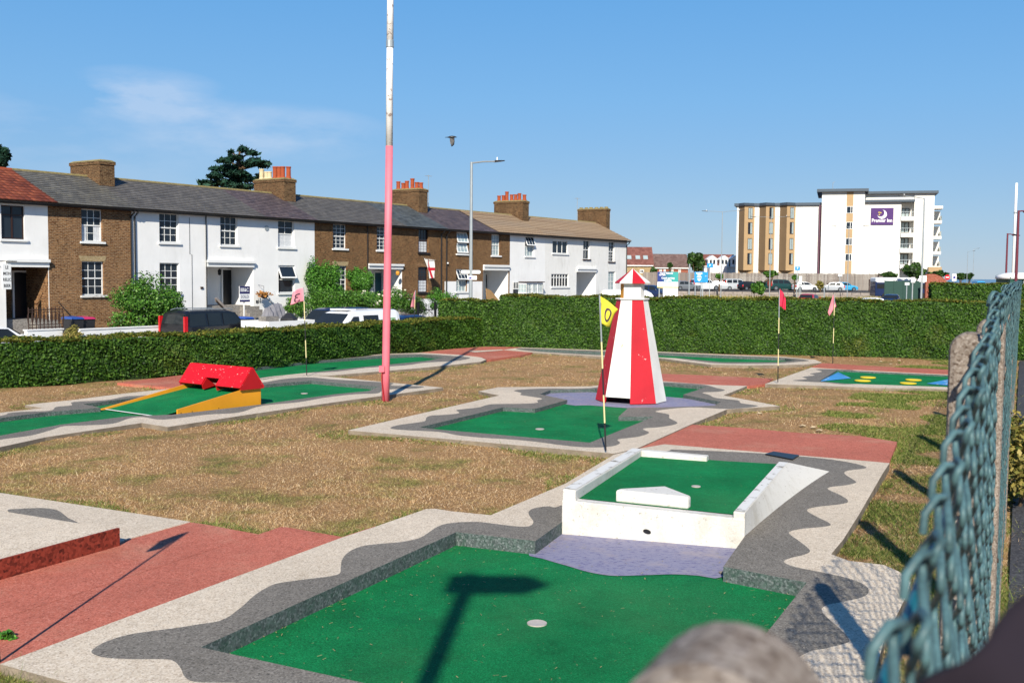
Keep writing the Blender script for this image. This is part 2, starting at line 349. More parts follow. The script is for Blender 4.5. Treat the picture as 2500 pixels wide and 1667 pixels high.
M['creampot'] = plain('buff_pot', H3('cdbd98'), .8, var=.2, scale=6)
def m_glass(name, c=(.02, .03, .04), rough=.06):
    t = NT(name); t.col(t.mix(t.noise(1.1, 2), c, tuple(v*1.8 for v in c))).set(rough, 0, .32); return t.m
M['glass'] = m_glass('window_glass', (.012, .018, .026)); M['carglass'] = m_glass('car_glass', (.012, .015, .017), .04); M['paleglass'] = m_glass('pale_glass', (.22, .27, .28), .15)
M['curtain'] = plain('net_curtain', (.62, .64, .66), .9, var=.15, scale=9)
M['upvc'] = plain('white_frame', (.80, .80, .78), .4, var=.04); M['darkframe'] = plain('dark_brown_frame', H3('35201a'), .5)
M['black'] = plain('black_paint', (.012, .012, .014), .4); M['gutter'] = plain('black_gutter', (.018, .018, .02), .45)
M['rust'] = plain('rusty_iron', H3('3c2a22'), .8, var=.4, scale=20)
M['steel'] = plain('galvanised_steel', H3('a9b0b2'), .45, .5, .5, var=.1, scale=5)
M['asphalt'] = gravel('asphalt', [H3('2f2e30'), H3('48474a'), H3('605f60')], 70, .25)
M['paving'] = gravel('paving', [H3('6f6a66'), H3('8f8a84'), H3('a09a92')], 20, .2)
M['wood'] = plain('timber', H3('8a8078'), .85, var=.25, scale=4); M['woodnew'] = plain('raw_timber', H3('a88458'), .8, var=.2, scale=6)
M['concrete'] = gravel('pebbly_concrete', [H3('5a4a3e'), H3('8a7c70'), H3('a09488'), H3('b8aca2')], 210, .35, .003)
M['teal'] = plain('teal_wire_coating', H3('4c6a6e'), .5, 0, .35, var=.55, scale=45)
M['tealbar'] = plain('teal_straining_wire', H3('15606e'), .45, 0, .4, var=.2, scale=20)
M['tyre'] = plain('rubber', (.015, .015, .016), .8); M['rim'] = plain('alloy', H3('8f9498'), .35, .7)
M['redlens'] = plain('red_lens', (.55, .01, .015), .15, 0, .6, var=.02); M['lamp'] = plain('clear_lens', (.7, .72, .74), .1, 0, .6, var=.02)
M['plastic'] = plain('dark_plastic', (.02, .02, .022), .5)

# ================================================================ the ground
def inside(px, py, poly):
    r = np.zeros(len(px), bool); j = len(poly)-1
    for i in range(len(poly)):
        xi, yi = poly[i]; xj, yj = poly[j]
        if yi != yj: r ^= ((yi > py) != (yj > py)) & (px < (xj-xi)*(py-yi)/(yj-yi)+xi)
        j = i
    return r
def px2(P, z): return [(G(x, y, z).x, G(x, y, z).y) for x, y in P]
def spline(P, k=4):
    out = []; n = len(P)
    for i in range(n):
        a, b, c, d = (Vector(P[(i+j) % n]) for j in (-1, 0, 1, 2))
        if (c-b).length < .05: out.append(tuple(b)); continue
        for s in range(k):
            t = s/k; q = .5*((2*b)+(c-a)*t+(2*a-5*b+4*c-d)*t*t+(3*b-a-3*c+d)*t**3); out.append((q.x, q.y))
    return out
def triang(polys):
    vs, es = [], []
    for P in polys:
        n = len(vs); vs += [Vector(p) for p in P]; es += [(n+i, n+(i+1) % len(P)) for i in range(len(P))]
    r = delaunay_2d_cdt(vs, es, [], 0, 1e-5); return [tuple(v) for v in r[0]], r[2]
OCC = []        # footprints that keep the grass off
DROP = []       # basins, where the lawn sheet dips below
def pieces(mb, name, m, T, smin=.012):       # one part for every separate patch
    par = list(range(len(mb.v)))
    def fd(i):
        while par[i] != i: par[i] = par[par[i]]; i = par[i]
        return i
    for f in mb.f:
        for k in f[1:]: par[fd(k)] = fd(f[0])
    G_ = {}
    for f in mb.f: G_.setdefault(fd(f[0]), []).append(f)
    for fs_ in G_.values():
        ar = 0
        for f in fs_: a, b, c = (Vector(mb.v[k]) for k in f[:3]); ar += (b-a).cross(c-a).length/2
        if ar < smin: continue
        ids = sorted({k for f in fs_ for k in f}); mp = {k: i for i, k in enumerate(ids)}; q = MB(); q.v = [mb.v[k] for k in ids]; q.f = [tuple(mp[k] for k in f) for f in fs_]; q.build(name, m, T)
def golf_hole(label, zt, zf, outer, grey, rim, water=None, skirt=-.3):
    o2 = px2(outer, zt) if not isinstance(outer[0], Vector) else [(p.x, p.y) for p in outer]
    r2 = px2(rim, zt) if not isinstance(rim[0], Vector) else [(p.x, p.y) for p in rim]
    g2 = spline(px2(grey, zt)) if grey else None
    c = np.mean(np.array(r2), axis=0); T = thing('minigolf_hole', label, 'golf hole', (c[0], c[1], 0), world=True)
    V, Fs = triang([o2, r2] + ([g2] if g2 else []))
    cen = np.array([np.mean([V[i] for i in f], axis=0) for f in Fs]); X, Y = cen[:, 0], cen[:, 1]
    io, ir = inside(X, Y, o2), inside(X, Y, r2); ig = inside(X, Y, g2) if g2 else np.zeros(len(X), bool)
    for nm, sel, m in (('cream_surround', io & ~ir & ~ig, 'cream'), ('grey_border', ig & ~ir, 'grey')):
        mb = MB(); mb.v = [(x, y, zt) for x, y in V]; mb.f = [tuple(f) for f, k in zip(Fs, sel) if k]
        if mb.f and nm[0] == 'g': pieces(mb, nm, M[m], T)
        elif mb.f: mb.build(nm, M[m], T)
    mb = MB()
    for i in range(len(o2)): a, b = o2[i], o2[(i+1) % len(o2)]; mb.poly((*a, zt), (*b, zt), (*b, skirt), (*a, skirt))
    mb.build('slab_edge', M['slabedge'], T)
    mb = MB()
    for i in range(len(r2)):
        a, b = r2[i], r2[(i+1) % len(r2)]; mb.poly((*a, zt), (*b, zt), (*b, zf-.01), (*a, zf-.01))
    mb.build('basin_kerb', M['kerb'], T)
    V, Fs = triang([r2]); cen = np.array([np.mean([V[i] for i in f], axis=0) for f in Fs]); k = inside(cen[:, 0], cen[:, 1], r2)
    mb = MB(); mb.v = [(x, y, zf) for x, y in V]; mb.f = [tuple(f) for f, q in zip(Fs, k) if q]; mb.build('green', M['turf'], T)
    if water:
        w2 = spline(px2(water, zf), 3); V, Fs = triang([w2, r2]); cen = np.array([np.mean([V[i] for i in f], axis=0) for f in Fs]); k = inside(cen[:, 0], cen[:, 1], w2) & inside(cen[:, 0], cen[:, 1], r2)
        mb = MB(); mb.v = [(x, y, zf+.005) for x, y in V]; mb.f = [tuple(f) for f, q in zip(Fs, k) if q]; pieces(mb, 'painted_water', M['lilac'], T)
    OCC.append(o2); DROP.append(r2); return T
def cup(T, p, r=.054):
    mb = MB(); n = 16; p = Vector(p)
    for k in range(n):
        a, b = 2*math.pi*k/n, 2*math.pi*(k+1)/n
        q = lambda t, R, dz: (p.x+R*math.cos(t), p.y+R*math.sin(t), p.z+dz)
        mb.poly(q(a, r*.86, .005), q(b, r*.86, .005), q(b, r, .006), q(a, r, .006))
        mb.poly(q(a, r, .006), q(b, r, .006), q(b, r, 0), q(a, r, 0))
        mb.poly(q(a, r*.86, .005), q(b, r*.86, .005), (p.x, p.y, p.z+.002))
    mb.build('hole_cup', M['cupmat'], T)
M['cupmat'] = plain('cup_metal', H3('b5aba2'), .6, var=.2, scale=30)
ZT, ZF = .06, -.035
ZT2 = .042
# --- the near hole with the white box
c0 = G(0, 1620, ZT); near_l = c0 - DA*1.0
outer1 = [Vector(c0) + DB*6.0 - DA*.15, Vector(c0)] + [G(x, y, ZT) for x, y in ((833, 1312), (916, 1285), (1040, 1242), (1062, 1241), (1100, 1247), (1198, 1257), (1380, 1180), (1500, 1109), (1557, 1095), (1622, 1084), (2060, 1120), (2172, 1130), (2157, 1152), (2098, 1254), (2059, 1316), (2029, 1352), (2072, 1368), (2157, 1378), (2196, 1395), (2223, 1421), (2216, 1447), (2190, 1500), (2160, 1558), (2128, 1667), (2060, 1800))]
grey1 = [(223, 1590), (236, 1577), (264, 1563), (310, 1549), (373, 1539), (435, 1531), (497, 1521), (534, 1515), (559, 1504), (575, 1492), (593, 1478), (618, 1455), (643, 1438), (674, 1424), (717, 1417), (764, 1411), (804, 1406), (829, 1399), (832, 1382), (835, 1366), (845, 1352), (863, 1340), (891, 1331), (935, 1326), (981, 1322), (1022, 1313), (1044, 1301), (1068, 1285), (1100, 1276), (1163, 1273), (1217, 1279), (1272, 1285), (1296, 1282), (1302, 1272), (1293, 1259), (1291, 1248), (1304, 1240), (1337, 1235), (1371, 1233),
    (1480, 1180), (1560, 1125), (1635, 1099), (1650, 1097), (1857, 1106), (2036, 1122), (2116, 1140), (2071, 1148), (2062, 1156), (2086, 1172), (2089, 1178), (2065, 1184), (2020, 1191), (2052, 1208), (2070, 1221), (2059, 1229), (1993, 1237), (1970, 1245), (1993, 1260), (2026, 1277), (2019, 1284), (1960, 1290), (1931, 1296), (1928, 1303), (1954, 1322), (1977, 1342), (1967, 1352), (1928, 1362), (1914, 1371), (1941, 1383), (2006, 1396), (2072, 1411), (2111, 1427), (2121, 1444), (2105, 1457), (2059, 1468), (2019, 1476), (2006, 1488), (2019, 1506), (2052, 1535), (2072, 1558), (2068, 1568), (2019, 1581), (1973, 1591), (1930, 1620), (1925, 1660), (1950, 1700), (1935, 1740), (1880, 1765), (1780, 1790),
    (1650, 1835), (1300, 1790), (900, 1712), (700, 1680), (600, 1667), (485, 1664), (453, 1653), (441, 1630), (425, 1613), (397, 1608), (326, 1608), (264, 1605), (236, 1599)]
gl = G(490, 1579, ZT); gr = G(1970, 1421, ZT)
tt = (gr-gl).dot(DB); near_r = gl + DB*tt
bfl, bfr = G(1372, 1304, ZF), G(1817, 1341, ZF)
rim1 = [gl] + [G(x, y, ZT) for x, y in ((1114, 1298), (1307, 1320))] + [bfl+DA*.06-DB*.005, bfl+DA*.10+DB*.1, bfr+DA*.10-DB*.1, bfr+DA*.02+DB*.0] + [G(x, y, ZT) for x, y in ((1766, 1382), (1970, 1421))] + [near_r]
water1 = [(1290, 1349), (1326, 1365), (1391, 1384), (1435, 1397), (1489, 1406), (1543, 1406), (1600, 1404), (1652, 1403), (1705, 1406), (1770, 1408), (1850, 1340), (1800, 1320), (1500, 1290), (1360, 1290)]
HOLE1 = golf_hole('sunken green in front of the white box with a grey wavy border on cream gravel', ZT, ZF, outer1, grey1, rim1, water1)
cup(HOLE1, G(1311, 1522, ZF))
mb = MB(); a = G(1868, 1111, ZT); mb.prism([a+Vector((0, 0, .004)), G(1935, 1124, ZT)+Vector((0, 0, .004)), G(1951, 1114, ZT)+Vector((0, 0, .004)), G(1888, 1105, ZT)+Vector((0, 0, .004))], (0, 0, .012)); mb.build('tee_mat', M['black'], HOLE1)
# --- lighthouse hole
outer2 = [(850, 1050), (1219, 965), (1168, 955), (1217, 945), (1440, 943), (1560, 929), (1614, 930), (1730, 939), (1824, 942), (1766, 965), (1904, 991), (1775, 999), (1686, 1036), (1556, 1094), (1499, 1107)]
grey2 = [(954, 1043), (974, 1037), (1018, 1031), (1038, 1027), (1041, 1019), (1054, 1014), (1090, 1012), (1121, 1008), (1114, 1001), (1134, 998), (1170, 994), (1186, 989), (1210, 986), (1286, 985), (1313, 982), (1311, 977), (1324, 973), (1304, 969), (1271, 964), (1273, 959), (1255, 954), (1268, 951), (1331, 948), (1440, 947), (1560, 931), (1614, 932), (1712, 938), (1750, 947), (1770, 952), (1752, 956), (1715, 958), (1732, 964), (1748, 971), (1801, 977), (1810, 984), (1851, 991), (1779, 998), (1686, 994), (1601, 1003), (1632, 1011), (1634, 1020), (1654, 1033), (1614, 1042), (1570, 1046), (1585, 1056), (1556, 1066), (1509, 1072), (1514, 1081), (1494, 1089), (1440, 1092), (1376, 1087), (1309, 1078), (1242, 1072), (1175, 1068), (1117, 1062), (1072, 1054), (996, 1050), (960, 1047)]
rim2 = [(1023, 1043), (1228, 994), (1306, 998), (1385, 976), (1318, 962), (1344, 952), (1453, 949), (1565, 934), (1614, 934), (1726, 944), (1668, 963), (1760, 981), (1744, 990), (1614, 994), (1534, 995), (1510, 1017), (1596, 1017), (1440, 1080), (1081, 1049)]
water2 = [(1300, 958), (1440, 958), (1560, 965), (1663, 972), (1780, 988), (1744, 1000), (1614, 1001), (1534, 997), (1440, 990), (1385, 988)]
HOLE2 = golf_hole('sunken green under the lighthouse with wavy grey border and lilac patches', ZT2, -.012, outer2, grey2, rim2, water2)
cup(HOLE2, G(1318, 1048, -.012)+Vector((0, 0, .002)))
# --- ramp hole
outer3 = [(-160, 1032), (0, 1007), (104, 996), (61, 989), (89, 985), (178, 976), (297, 961), (420, 948), (645, 926), (692, 917), (764, 916), (842, 923), (1082, 946), (942, 965), (842, 978), (624, 1009), (409, 1042), (346, 1032), (223, 1050), (111, 1067), (0, 1091), (-160, 1120)]
grey3 = [(-150, 1040), (0, 1015), (22, 1008), (56, 1005), (123, 1002), (137, 993), (175, 989), (178, 981), (260, 976), (309, 967), (361, 964), (500, 948), (637, 934), (691, 925), (754, 921), (816, 926), (921, 932), (960, 935), (957, 941), (1032, 943), (1014, 948), (942, 951), (921, 960), (868, 962), (796, 970), (733, 981), (660, 988), (624, 994), (582, 1007), (504, 1012), (400, 1024), (350, 1018), (316, 1021), (275, 1034), (208, 1038), (156, 1040), (123, 1050), (74, 1063), (0, 1073), (-150, 1096)]
rim3 = [(-140, 1042), (0, 1020), (111, 1006), (245, 995), (203, 986), (353, 968), (637, 939), (759, 929), (925, 944), (900, 954), (817, 962), (637, 987), (420, 1012), (309, 1016), (149, 1036), (0, 1063), (-140, 1088)]
HOLE3 = golf_hole('long sunken green with the yellow ramp and red house standing in it', ZT2, -.012, outer3, grey3, rim3)
cup(HOLE3, G(743, 961, -.012)+Vector((0, 0, .002)))
# --- far left hole along the hedge
outer4 = [(601, 894), (768, 876), (935, 864), (1028, 861), (1122, 866), (1174, 872), (1187, 878), (1174, 883), (1127, 888), (1028, 898), (872, 911), (800, 917), (760, 915.4), (692, 916.6), (600, 932)]
grey4 = [(607, 896), (820, 874), (935, 866), (1028, 864), (1122, 870), (1148, 874), (1112, 881), (1039, 885), (987, 892), (893, 898), (820, 907), (716, 912), (638, 923), (610, 928)]
rim4 = [(612, 899), (768, 881), (935, 869), (1028, 866), (1086, 873), (1039, 881), (935, 891), (768, 908), (650, 920), (614, 925)]
HOLE4 = golf_hole('narrow sunken green in grey and cream along the low left hedge', ZT2, -.012, outer4, grey4, rim4)
# --- far middle hole before the tall hedge
outer5 = [(1227, 854), (1274, 848), (1481, 855), (1602, 858), (1762, 865), (1916, 871), (1990, 878), (2007, 885), (1963, 890), (1829, 892), (1736, 890), (1669, 882), (1602, 873), (1481, 871), (1300, 860)]
grey5 = [(1262, 852), (1290, 850), (1481, 857), (1602, 860), (1762, 867), (1916, 873), (1975, 880), (1940, 884), (1896, 887), (1762, 887), (1690, 880), (1602, 869), (1481, 868), (1320, 859)]
rim5 = [(1290, 852), (1481, 860), (1602, 862), (1762, 869), (1916, 875), (1945, 880), (1896, 884), (1762, 884), (1669, 875), (1481, 866), (1320, 858)]
HOLE5 = golf_hole('narrow curved sunken green at the foot of the tall far hedge', ZT2, -.012, outer5, grey5, rim5)
# --- right hole with yellow discs
outer6 = [(1868, 937), (1981, 897), (2048, 901), (2330, 915), (2440, 920), (2440, 955), (2249, 948), (2137, 947), (2018, 942)]
grey6 = [(1992, 901), (2007, 907), (1977, 912), (1989, 916), (1959, 920), (1970, 925), (1936, 929), (2018, 934), (2070, 938), (2120, 930), (2090, 905), (2048, 902)]
rim6 = [(2044, 903), (2325, 916), (2400, 920), (2400, 950), (2325, 945), (2063, 936), (2000, 930)]
HOLE6 = golf_hole('green with yellow discs and blue pyramids on the far right', ZT2, .01, outer6, grey6, rim6)
M['bluepaint'] = chipped('blue_paint', H3('3f86bd'), (.55, .6, .62), .6, 5); M['yellowpaint'] = plain('yellow_paint', H3('d8c028'), .6)
for x, y in ((2119, 922), (2106, 930), (2230, 928), (2217, 936)):
    p = G(x, y, .02); mb = MB().lathe([(.14, 0), (.14, .012), (.12, .018)], 18, p); mb.build('yellow_disc', M['yellowpaint'], HOLE6)
for b in (((2000, 931), (2046, 908), (2078, 923), .06), ((2262, 936), (2345, 919), (2400, 948), .07)):
    p = [G(*q, .02) for q in b[:3]]; top = (p[0]+p[1]+p[2])/3; top.z += b[3]*1.0
    mb = MB().poly(p[0], p[1], top).poly(p[1], p[2], top).poly(p[2], p[0], top); mb.build('blue_pyramid', M['bluepaint'], HOLE6)
# --- left tee: a low slab with a raised cream block faced in red
T7 = thing('tee_platform', 'raised cream block with a red riser on a cream slab, far left front', 'tee platform', G(150, 1300, 0), world=True)
o7 = [G(464, 1274, .052), G(310, 1317, .052), G(281, 1331, .052)-DB*.04, G(0, 1414, .052)-DB*.06, G(0, 1414, .052) - DA*1.5 - DB*.06]
o7 += [o7[-1]-DB*4, G(0, 1199, ZT)-DB*3.5]
OCC.append([(p.x, p.y) for p in o7]); mb = MB()
mb.prism([Vector((p.x, p.y, -.3)) for p in o7], (0, 0, .3+.056)); mb.build('cream_slab', M['cream'], T7)
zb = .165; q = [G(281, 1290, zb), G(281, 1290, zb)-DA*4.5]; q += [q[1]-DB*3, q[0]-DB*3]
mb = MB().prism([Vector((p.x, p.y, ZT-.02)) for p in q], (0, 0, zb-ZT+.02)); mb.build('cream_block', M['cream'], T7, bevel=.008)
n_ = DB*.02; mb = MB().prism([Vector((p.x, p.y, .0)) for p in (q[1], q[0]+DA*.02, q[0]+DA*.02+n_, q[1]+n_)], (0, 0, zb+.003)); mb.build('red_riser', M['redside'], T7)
g7 = spline([(p.x, p.y) for p in (G(x, y, ZT) for x, y in ((18, 1246), (40, 1243), (80, 1241), (110, 1241), (140, 1246), (158, 1258), (168, 1266), (180, 1271), (205, 1290), (100, 1280), (40, 1262)))], 3)
mb = MB().poly(*[(x, y, ZT+.004) for x, y in g7]); mb.build('grey_wave', M['grey'], T7)
# --- red paths
def path(P, z, m='red', nm='path', w2=None):
    p2 = px2(P, z) if not isinstance(P[0], Vector) else [(p.x, p.y) for p in P]; OCC.append(p2)
    mb = MB().prism([(x, y, -.25) for x, y in p2], (0, 0, .25+z)); return struct(mb, nm, M[m])
jl = G(0, 1511, .02)
path([G(x, y, .050) for x, y in ((281, 1331), (310, 1317), (464, 1274), (500, 1279), (537, 1286), (630, 1303.5), (0, 1510))] + [G(0, 1510, .050)-DA*2, G(0, 1413, .050)-DA*2, G(0, 1413, .050)], .050)
path([G(x, y, .052) for x, y in ((630, 1304.3), (683, 1286), (699, 1286), (836, 1310), (916, 1283.5), (916, 1286), (833, 1313), (0, 1621))] + [G(0, 1621, .052)-DA*1, G(0, 1511, .052)-DA*1, G(0, 1511, .052)], .052)
path([(1558, 1095.5), (1686, 1036), (1802, 1043), (1950, 1056), (2100, 1064), (2190, 1078), (2170, 1131), (1622, 1084.5)], .03)
path([(1540, 911), (1612, 912), (1721, 916), (1887, 924), (1869, 937), (1826, 942), (1730, 939), (1614, 930), (1545, 929)], .028)
path([(1983, 895), (2007, 886), (2156, 895), (2330, 903), (2440, 910), (2440, 919), (2330, 914), (2048, 900.5)], .04)
path([(286, 934), (482, 911), (600, 896), (600, 930), (500, 941), (428, 947)], .03)
path([(1030, 861), (1110, 851), (1200, 846), (1274, 847.5), (1226, 854), (1300, 860.5), (1270, 867), (1200, 877), (1188, 878), (1174, 871), (1122, 865.5)], .04)
mb = MB().poly(*[(*p, .045) for p in px2([(1140, 857), (1226, 853), (1228, 855), (1160, 860)], .045)]); struct(mb, 'path_edging', M['cream'])
# --- the plateau: lawn sheet inside the hedges, dipping under the basins
AZ_F = .4478; DF = Vector((math.sin(AZ_F), math.cos(AZ_F), 0)); DFN = Vector((math.cos(AZ_F), -math.sin(AZ_F), 0))
def fence_pt(t, off=0., z=0.): return DF*t - DFN*(.060+off) + Vector((0, 0, z))
LH = [Vector((-16.5, 7.2, 0)), Vector((-8.0, 16.48, 0)), Vector((-5.01, 19.88, 0)), Vector((-1.53, 26.3, 0)), Vector((-.7, 27.2, 0))]   # foot of the low hedge
FH = [Vector((-.7, 27.2, 0)), Vector((-.3, 26.6, 0)), Vector((7.28, 25.04, 0)), Vector((12.4, 23.7, 0))]                          # foot of the tall hedge
gx, gy = np.arange(-20, 16.01, .125), np.arange(-6, 30.01, .125)
XX, YY = np.meshgrid(gx, gy, indexing='ij'); fx, fy = XX.ravel(), YY.ravel()
def lawn_z(x, y): return .012*np.sin(x*1.7+.6*np.sin(y*1.1))*np.cos(y*1.3) + .008*np.sin(3.1*x+2*y) - .012
zz = lawn_z(fx, fy)
for r2 in DROP:
    A = np.array(r2); c = A.mean(0)
    hit = inside(fx, fy, r2)
    d = np.full(len(fx), 9.)
    for i in range(len(A)):
        a, b = A[i], A[(i+1) % len(A)]; ab = b-a; tt_ = np.clip(((fx-a[0])*ab[0]+(fy-a[1])*ab[1])/max(ab@ab, 1e-9), 0, 1)
        d = np.minimum(d, np.hypot(fx-a[0]-tt_*ab[0], fy-a[1]-tt_*ab[1]))
    zz[hit | (d < .10)] = -.35
hit = inside(fx, fy, [(p.x, p.y) for p in o7]); 
V = np.stack([fx, fy, zz], 1); nx, ny = len(gx), len(gy); I = np.arange(nx*ny).reshape(nx, ny)
Fq = np.stack([I[:-1, :-1], I[1:, :-1], I[1:, 1:], I[:-1, 1:]], -1).reshape(-1, 4)
lim_l = [(p.x, p.y) for p in LH]; 
cxy = V[Fq].mean(1)
keep = inside(cxy[:, 0], cxy[:, 1], [(-20, 3)] + [(LH[0].x-2, LH[0].y+2)] + [(p.x-.5, p.y+.5) for p in LH] + [(p.x+.2, p.y+1.2) for p in FH] + [(16, 23), (16, -6), (-20, -6)])
lawn = raw('lawn', V, Fq[keep], M['lawn'], kind='structure')
lawn['kind'] = 'structure'
mb = MB().prism([Vector((p.x, p.y, ROAD)) for p in [LH[0]+Vector((-2.5, 2.5, 0)), LH[1]+Vector((-.9, .9, 0)), LH[2]+Vector((-.9, .8, 0)), LH[3]+Vector((-.9, 1.2, 0)), FH[2]+Vector((.3, 1.3, 0)), Vector((17, 24, 0)), Vector((17, -7, 0)), Vector((-20, -7, 0))]], (0, 0, .9)); struct(mb, 'terrain', M['lawn'])
# pavement outside the wire fence
mb = MB().prism([fence_pt(-6, -.05, -.2), fence_pt(46, -.05, -.2), fence_pt(46, -3.6, -.2), fence_pt(-6, -3.6, -.2)], (0, 0, .215)); struct(mb, 'pavement', M['asphalt'])
mb = MB().poly((-1500, -300, ROAD-.02), (1800, -300, ROAD-.02), (1800, 4000, ROAD-.02), (-1500, 4000, ROAD-.02)); struct(mb, 'ground', M['lawn'])
mb = MB().poly(*[TP(u, w, ROAD) for u, w in ((-40, 4.5), (230, 4.5), (230, 18), (-40, 18))]); struct(mb, 'road', M['asphalt'])
mb = MB().prism([TP(u, w, ROAD-.05) for u, w in ((-40, 2.6), (120, 2.6), (120, 4.5), (-40, 4.5))], (0, 0, .17)); struct(mb, 'pavement', M['paving'])
mb = MB().prism([TP(u, w, ROAD-.05) for u, w in ((-40, -12), (120, -12), (120, 2.6), (-40, 2.6))], (0, 0, .2)); struct(mb, 'garden_ground', M['paving'])
mb = MB().poly(*[Vector((x, y, ROAD+.004)) for x, y in ((20, 60), (44, 160), (100, 165), (160, 520), (150, 700), (60, 168), (9, 64))]); struct(mb, 'road', M['asphalt'])
mb = MB().poly((-1500, 900, ROAD+.01), (3000, 900, ROAD+.01), (3000, 5500, ROAD+.01), (-1500, 5500, ROAD+.01)); struct(mb, 'sea', plain('sea_water', H3('4a6a80'), .25, 0, .5))
FENCE_LINE = [(fence_pt(-6).x, fence_pt(-6).y), (fence_pt(46).x, fence_pt(46).y)]

# ================================================================ white box
fl, fr, br, bl = G(1372, 1304, ZF), G(1817, 1341, ZF), Vector((2.46, 9.30, 0)), Vector((1.12, 9.72, 0))
BX = thing('white_box', 'white painted concrete box with a raised green on top above the lilac patch', 'concrete box', (1.4, 8.4, ZF), world=True)
def bx(s, t):   # s across, t towards the back
    a = fl.lerp(fr, s); b = bl.lerp(br, s); return a.lerp(b, t)
def lift(p, z): return Vector((p.x, p.y, z))
def htop(s, t): return (.30*(1-s)+.222*s)*(1-t)+(.262*(1-s)+.215*s)*t
def hgrn(s, t): return (.222*(1-s)+.180*s)*(1-t)+(.205*(1-s)+.185*s)*t
wl_, wr_, wf_ = .075, .062, .045
def wall(name, s0, s1, t0, t1, hf, m='boxwhite'):
    P = [(s0, t0), (s1, t0), (s1, t1), (s0, t1)]
    return MB().hexa([lift(bx(*p), ZF-.05) for p in P] + [lift(bx(*p), hf(*p)) for p in P]).build(name, M[m], BX, bevel=.009)
wall('left_wall', 0, wl_, 0, 1, htop); wall('right_wall', 1-wr_, 1, 0, 1, htop)
wall('front_wall', -.002, 1.001, -.003, wf_, lambda s, t: hgrn(s, 0)-.002); wall('back_wall', wl_, .50, .955, 1, lambda s, t: htop(s, t))
rb_ = G(2031, 1149, ZT); ft, bt = lift(fr, .218), lift(bx(1, 1), .212); fo = lift(fr, ZF-.05)     # the outer side flares out towards the back
mb = MB(); J = [ft.lerp(bt, i/12).lerp(lift(fr, ZF-.02).lerp(lift(rb_, ZT-.01), i/12), j/6) for j in range(7) for i in range(13)]; mb.pts(J)
for j in range(6):
    for i in range(12): k = j*13+i; mb.f.append((k, k+1, k+14, k+13))
mb.build('flared_side', M['boxwhite'], BX, smooth=True); MB().poly(lift(rb_, ZT-.01), lift(bx(1, 1), ZT-.01), bt).build('flared_end', M['boxwhite'], BX)
mb = MB(); N = 8
for i in range(N):
    for j in range(N):
        P = [(wl_+(1-wl_-wr_)*(i+a)/N, wf_+(1-wf_)*(j+b)/N) for a, b in ((0, 0), (1, 0), (1, 1), (0, 1))]
        mb.poly(*[lift(bx(*p), hgrn(*p)) for p in P])
mb.build('green', M['turf'], BX)
fa, fb = lift(bx(.50, 1), hgrn(.5, 1)), lift(bx(1-wr_*.5, 1), hgrn(1, 1)); mb = MB()
for i in range(6):
    u0, u1 = i/6, (i+1)/6; g_ = lambda p, u: lift(p+DA*.75*u, (p.z-ZT-.006)*(1-u)**1.5+ZT+.006); mb.poly(g_(fa, u0), g_(fb, u0), g_(fb, u1), g_(fa, u1))
mb.build('turf_flap', M['turf'], BX, smooth=True)
for s0, s1, t0, t1 in ((.006, wl_-.006, .012, .985), (1-wr_+.006, .994, .012, .985)):
    mb = MB(); P = [(s0, t0), (s1, t0), (s1, t1), (s0, t1)]; mb.poly(*[lift(bx(*p), htop(*p)+.0035) for p in P]); mb.build('worn_top', M['worn'], BX)
ring = [lift(bx(*p), hgrn(p[0], 0)) for p in ((.275, .055), (.68, .055), (.685, .085), (.50, .20), (.285, .085))]
MB().prism([p+Vector((0, 0, -.01)) for p in ring], (0, 0, .095)).build('triangular_block', M['boxwhite'], BX, bevel=.018)
cup(BX, lift(bx(.60, .42), hgrn(.60, .42)+.001), .036)
p = fl.lerp(fr, .48); dirn = (fr-fl).normalized(); nn = Vector((dirn.y, -dirn.x, 0))
MB().cyl((0, 0, 0), (0, 0, .03), 1., 14).xf(lambda q_: lift(p, .04)+dirn*(q_.x*.028)+Vector((0, 0, q_.y*.015-q_.x*.005))+nn*(.016-q_.z)).build('drain_opening', M['black'], BX)
DROPBOX = [(v.x, v.y) for v in (fl, fr, br, bl)]

# ================================================================ ramp with red house
RP = thing('ramp_house', 'yellow sided ramp with a red gabled house over its top', 'ramp obstacle', G(540, 1000, 0), world=True)
M['yramp'] = chipped('yellow_ramp_paint', H3('dd9422'), (.6, .55, .42), .70, 14); M['redroof'] = chipped('red_house_paint', H3('c4101c'), (.62, .55, .52), .635, 26); M['redin'] = plain('red_plain', H3('a80c14'), .55)
a0, a1 = G(434, 1013, .0), G(637, 987, .0)             # foot of the near side board
ax = (a1-a0).normalized(); axn = Vector((-ax.y, ax.x, 0)); wid = (G(249, 1000, .0)-a0).dot(axn)
s_start = (G(249, 1000, .0)-a0).dot(ax); L = (a1-a0).length
hh = .275; hl = .07
def rp(s, w, z): return a0 + ax*s + axn*w + Vector((0, 0, z))
mb = MB().prism([rp(0, 0, 0), rp(L, 0, 0), rp(L, 0, hh), rp(L-.06, 0, hh), rp(0, 0, hl)], axn*.025); mb.build('side_board', M['yramp'], RP)
mb = MB().prism([rp(s_start-.02, wid-.03, 0), rp(L, wid-.03, 0), rp(L, wid-.03, hh), rp(L-.06, wid-.03, hh), rp(s_start-.02, wid-.03, .015)], axn*.03); mb.build('side_board', M['yramp'], RP)
slope = lambda s: .004+(hh-.05)*max(0, (s-s_start)/(L-s_start))
mb = MB(); mb.poly(rp(s_start+.05, wid-.03, .004), rp(-.28, .025, .004), rp(L, .025, hh-.055), rp(L, wid-.03, hh-.055)); mb.build('ramp_turf', M['turf'], RP)
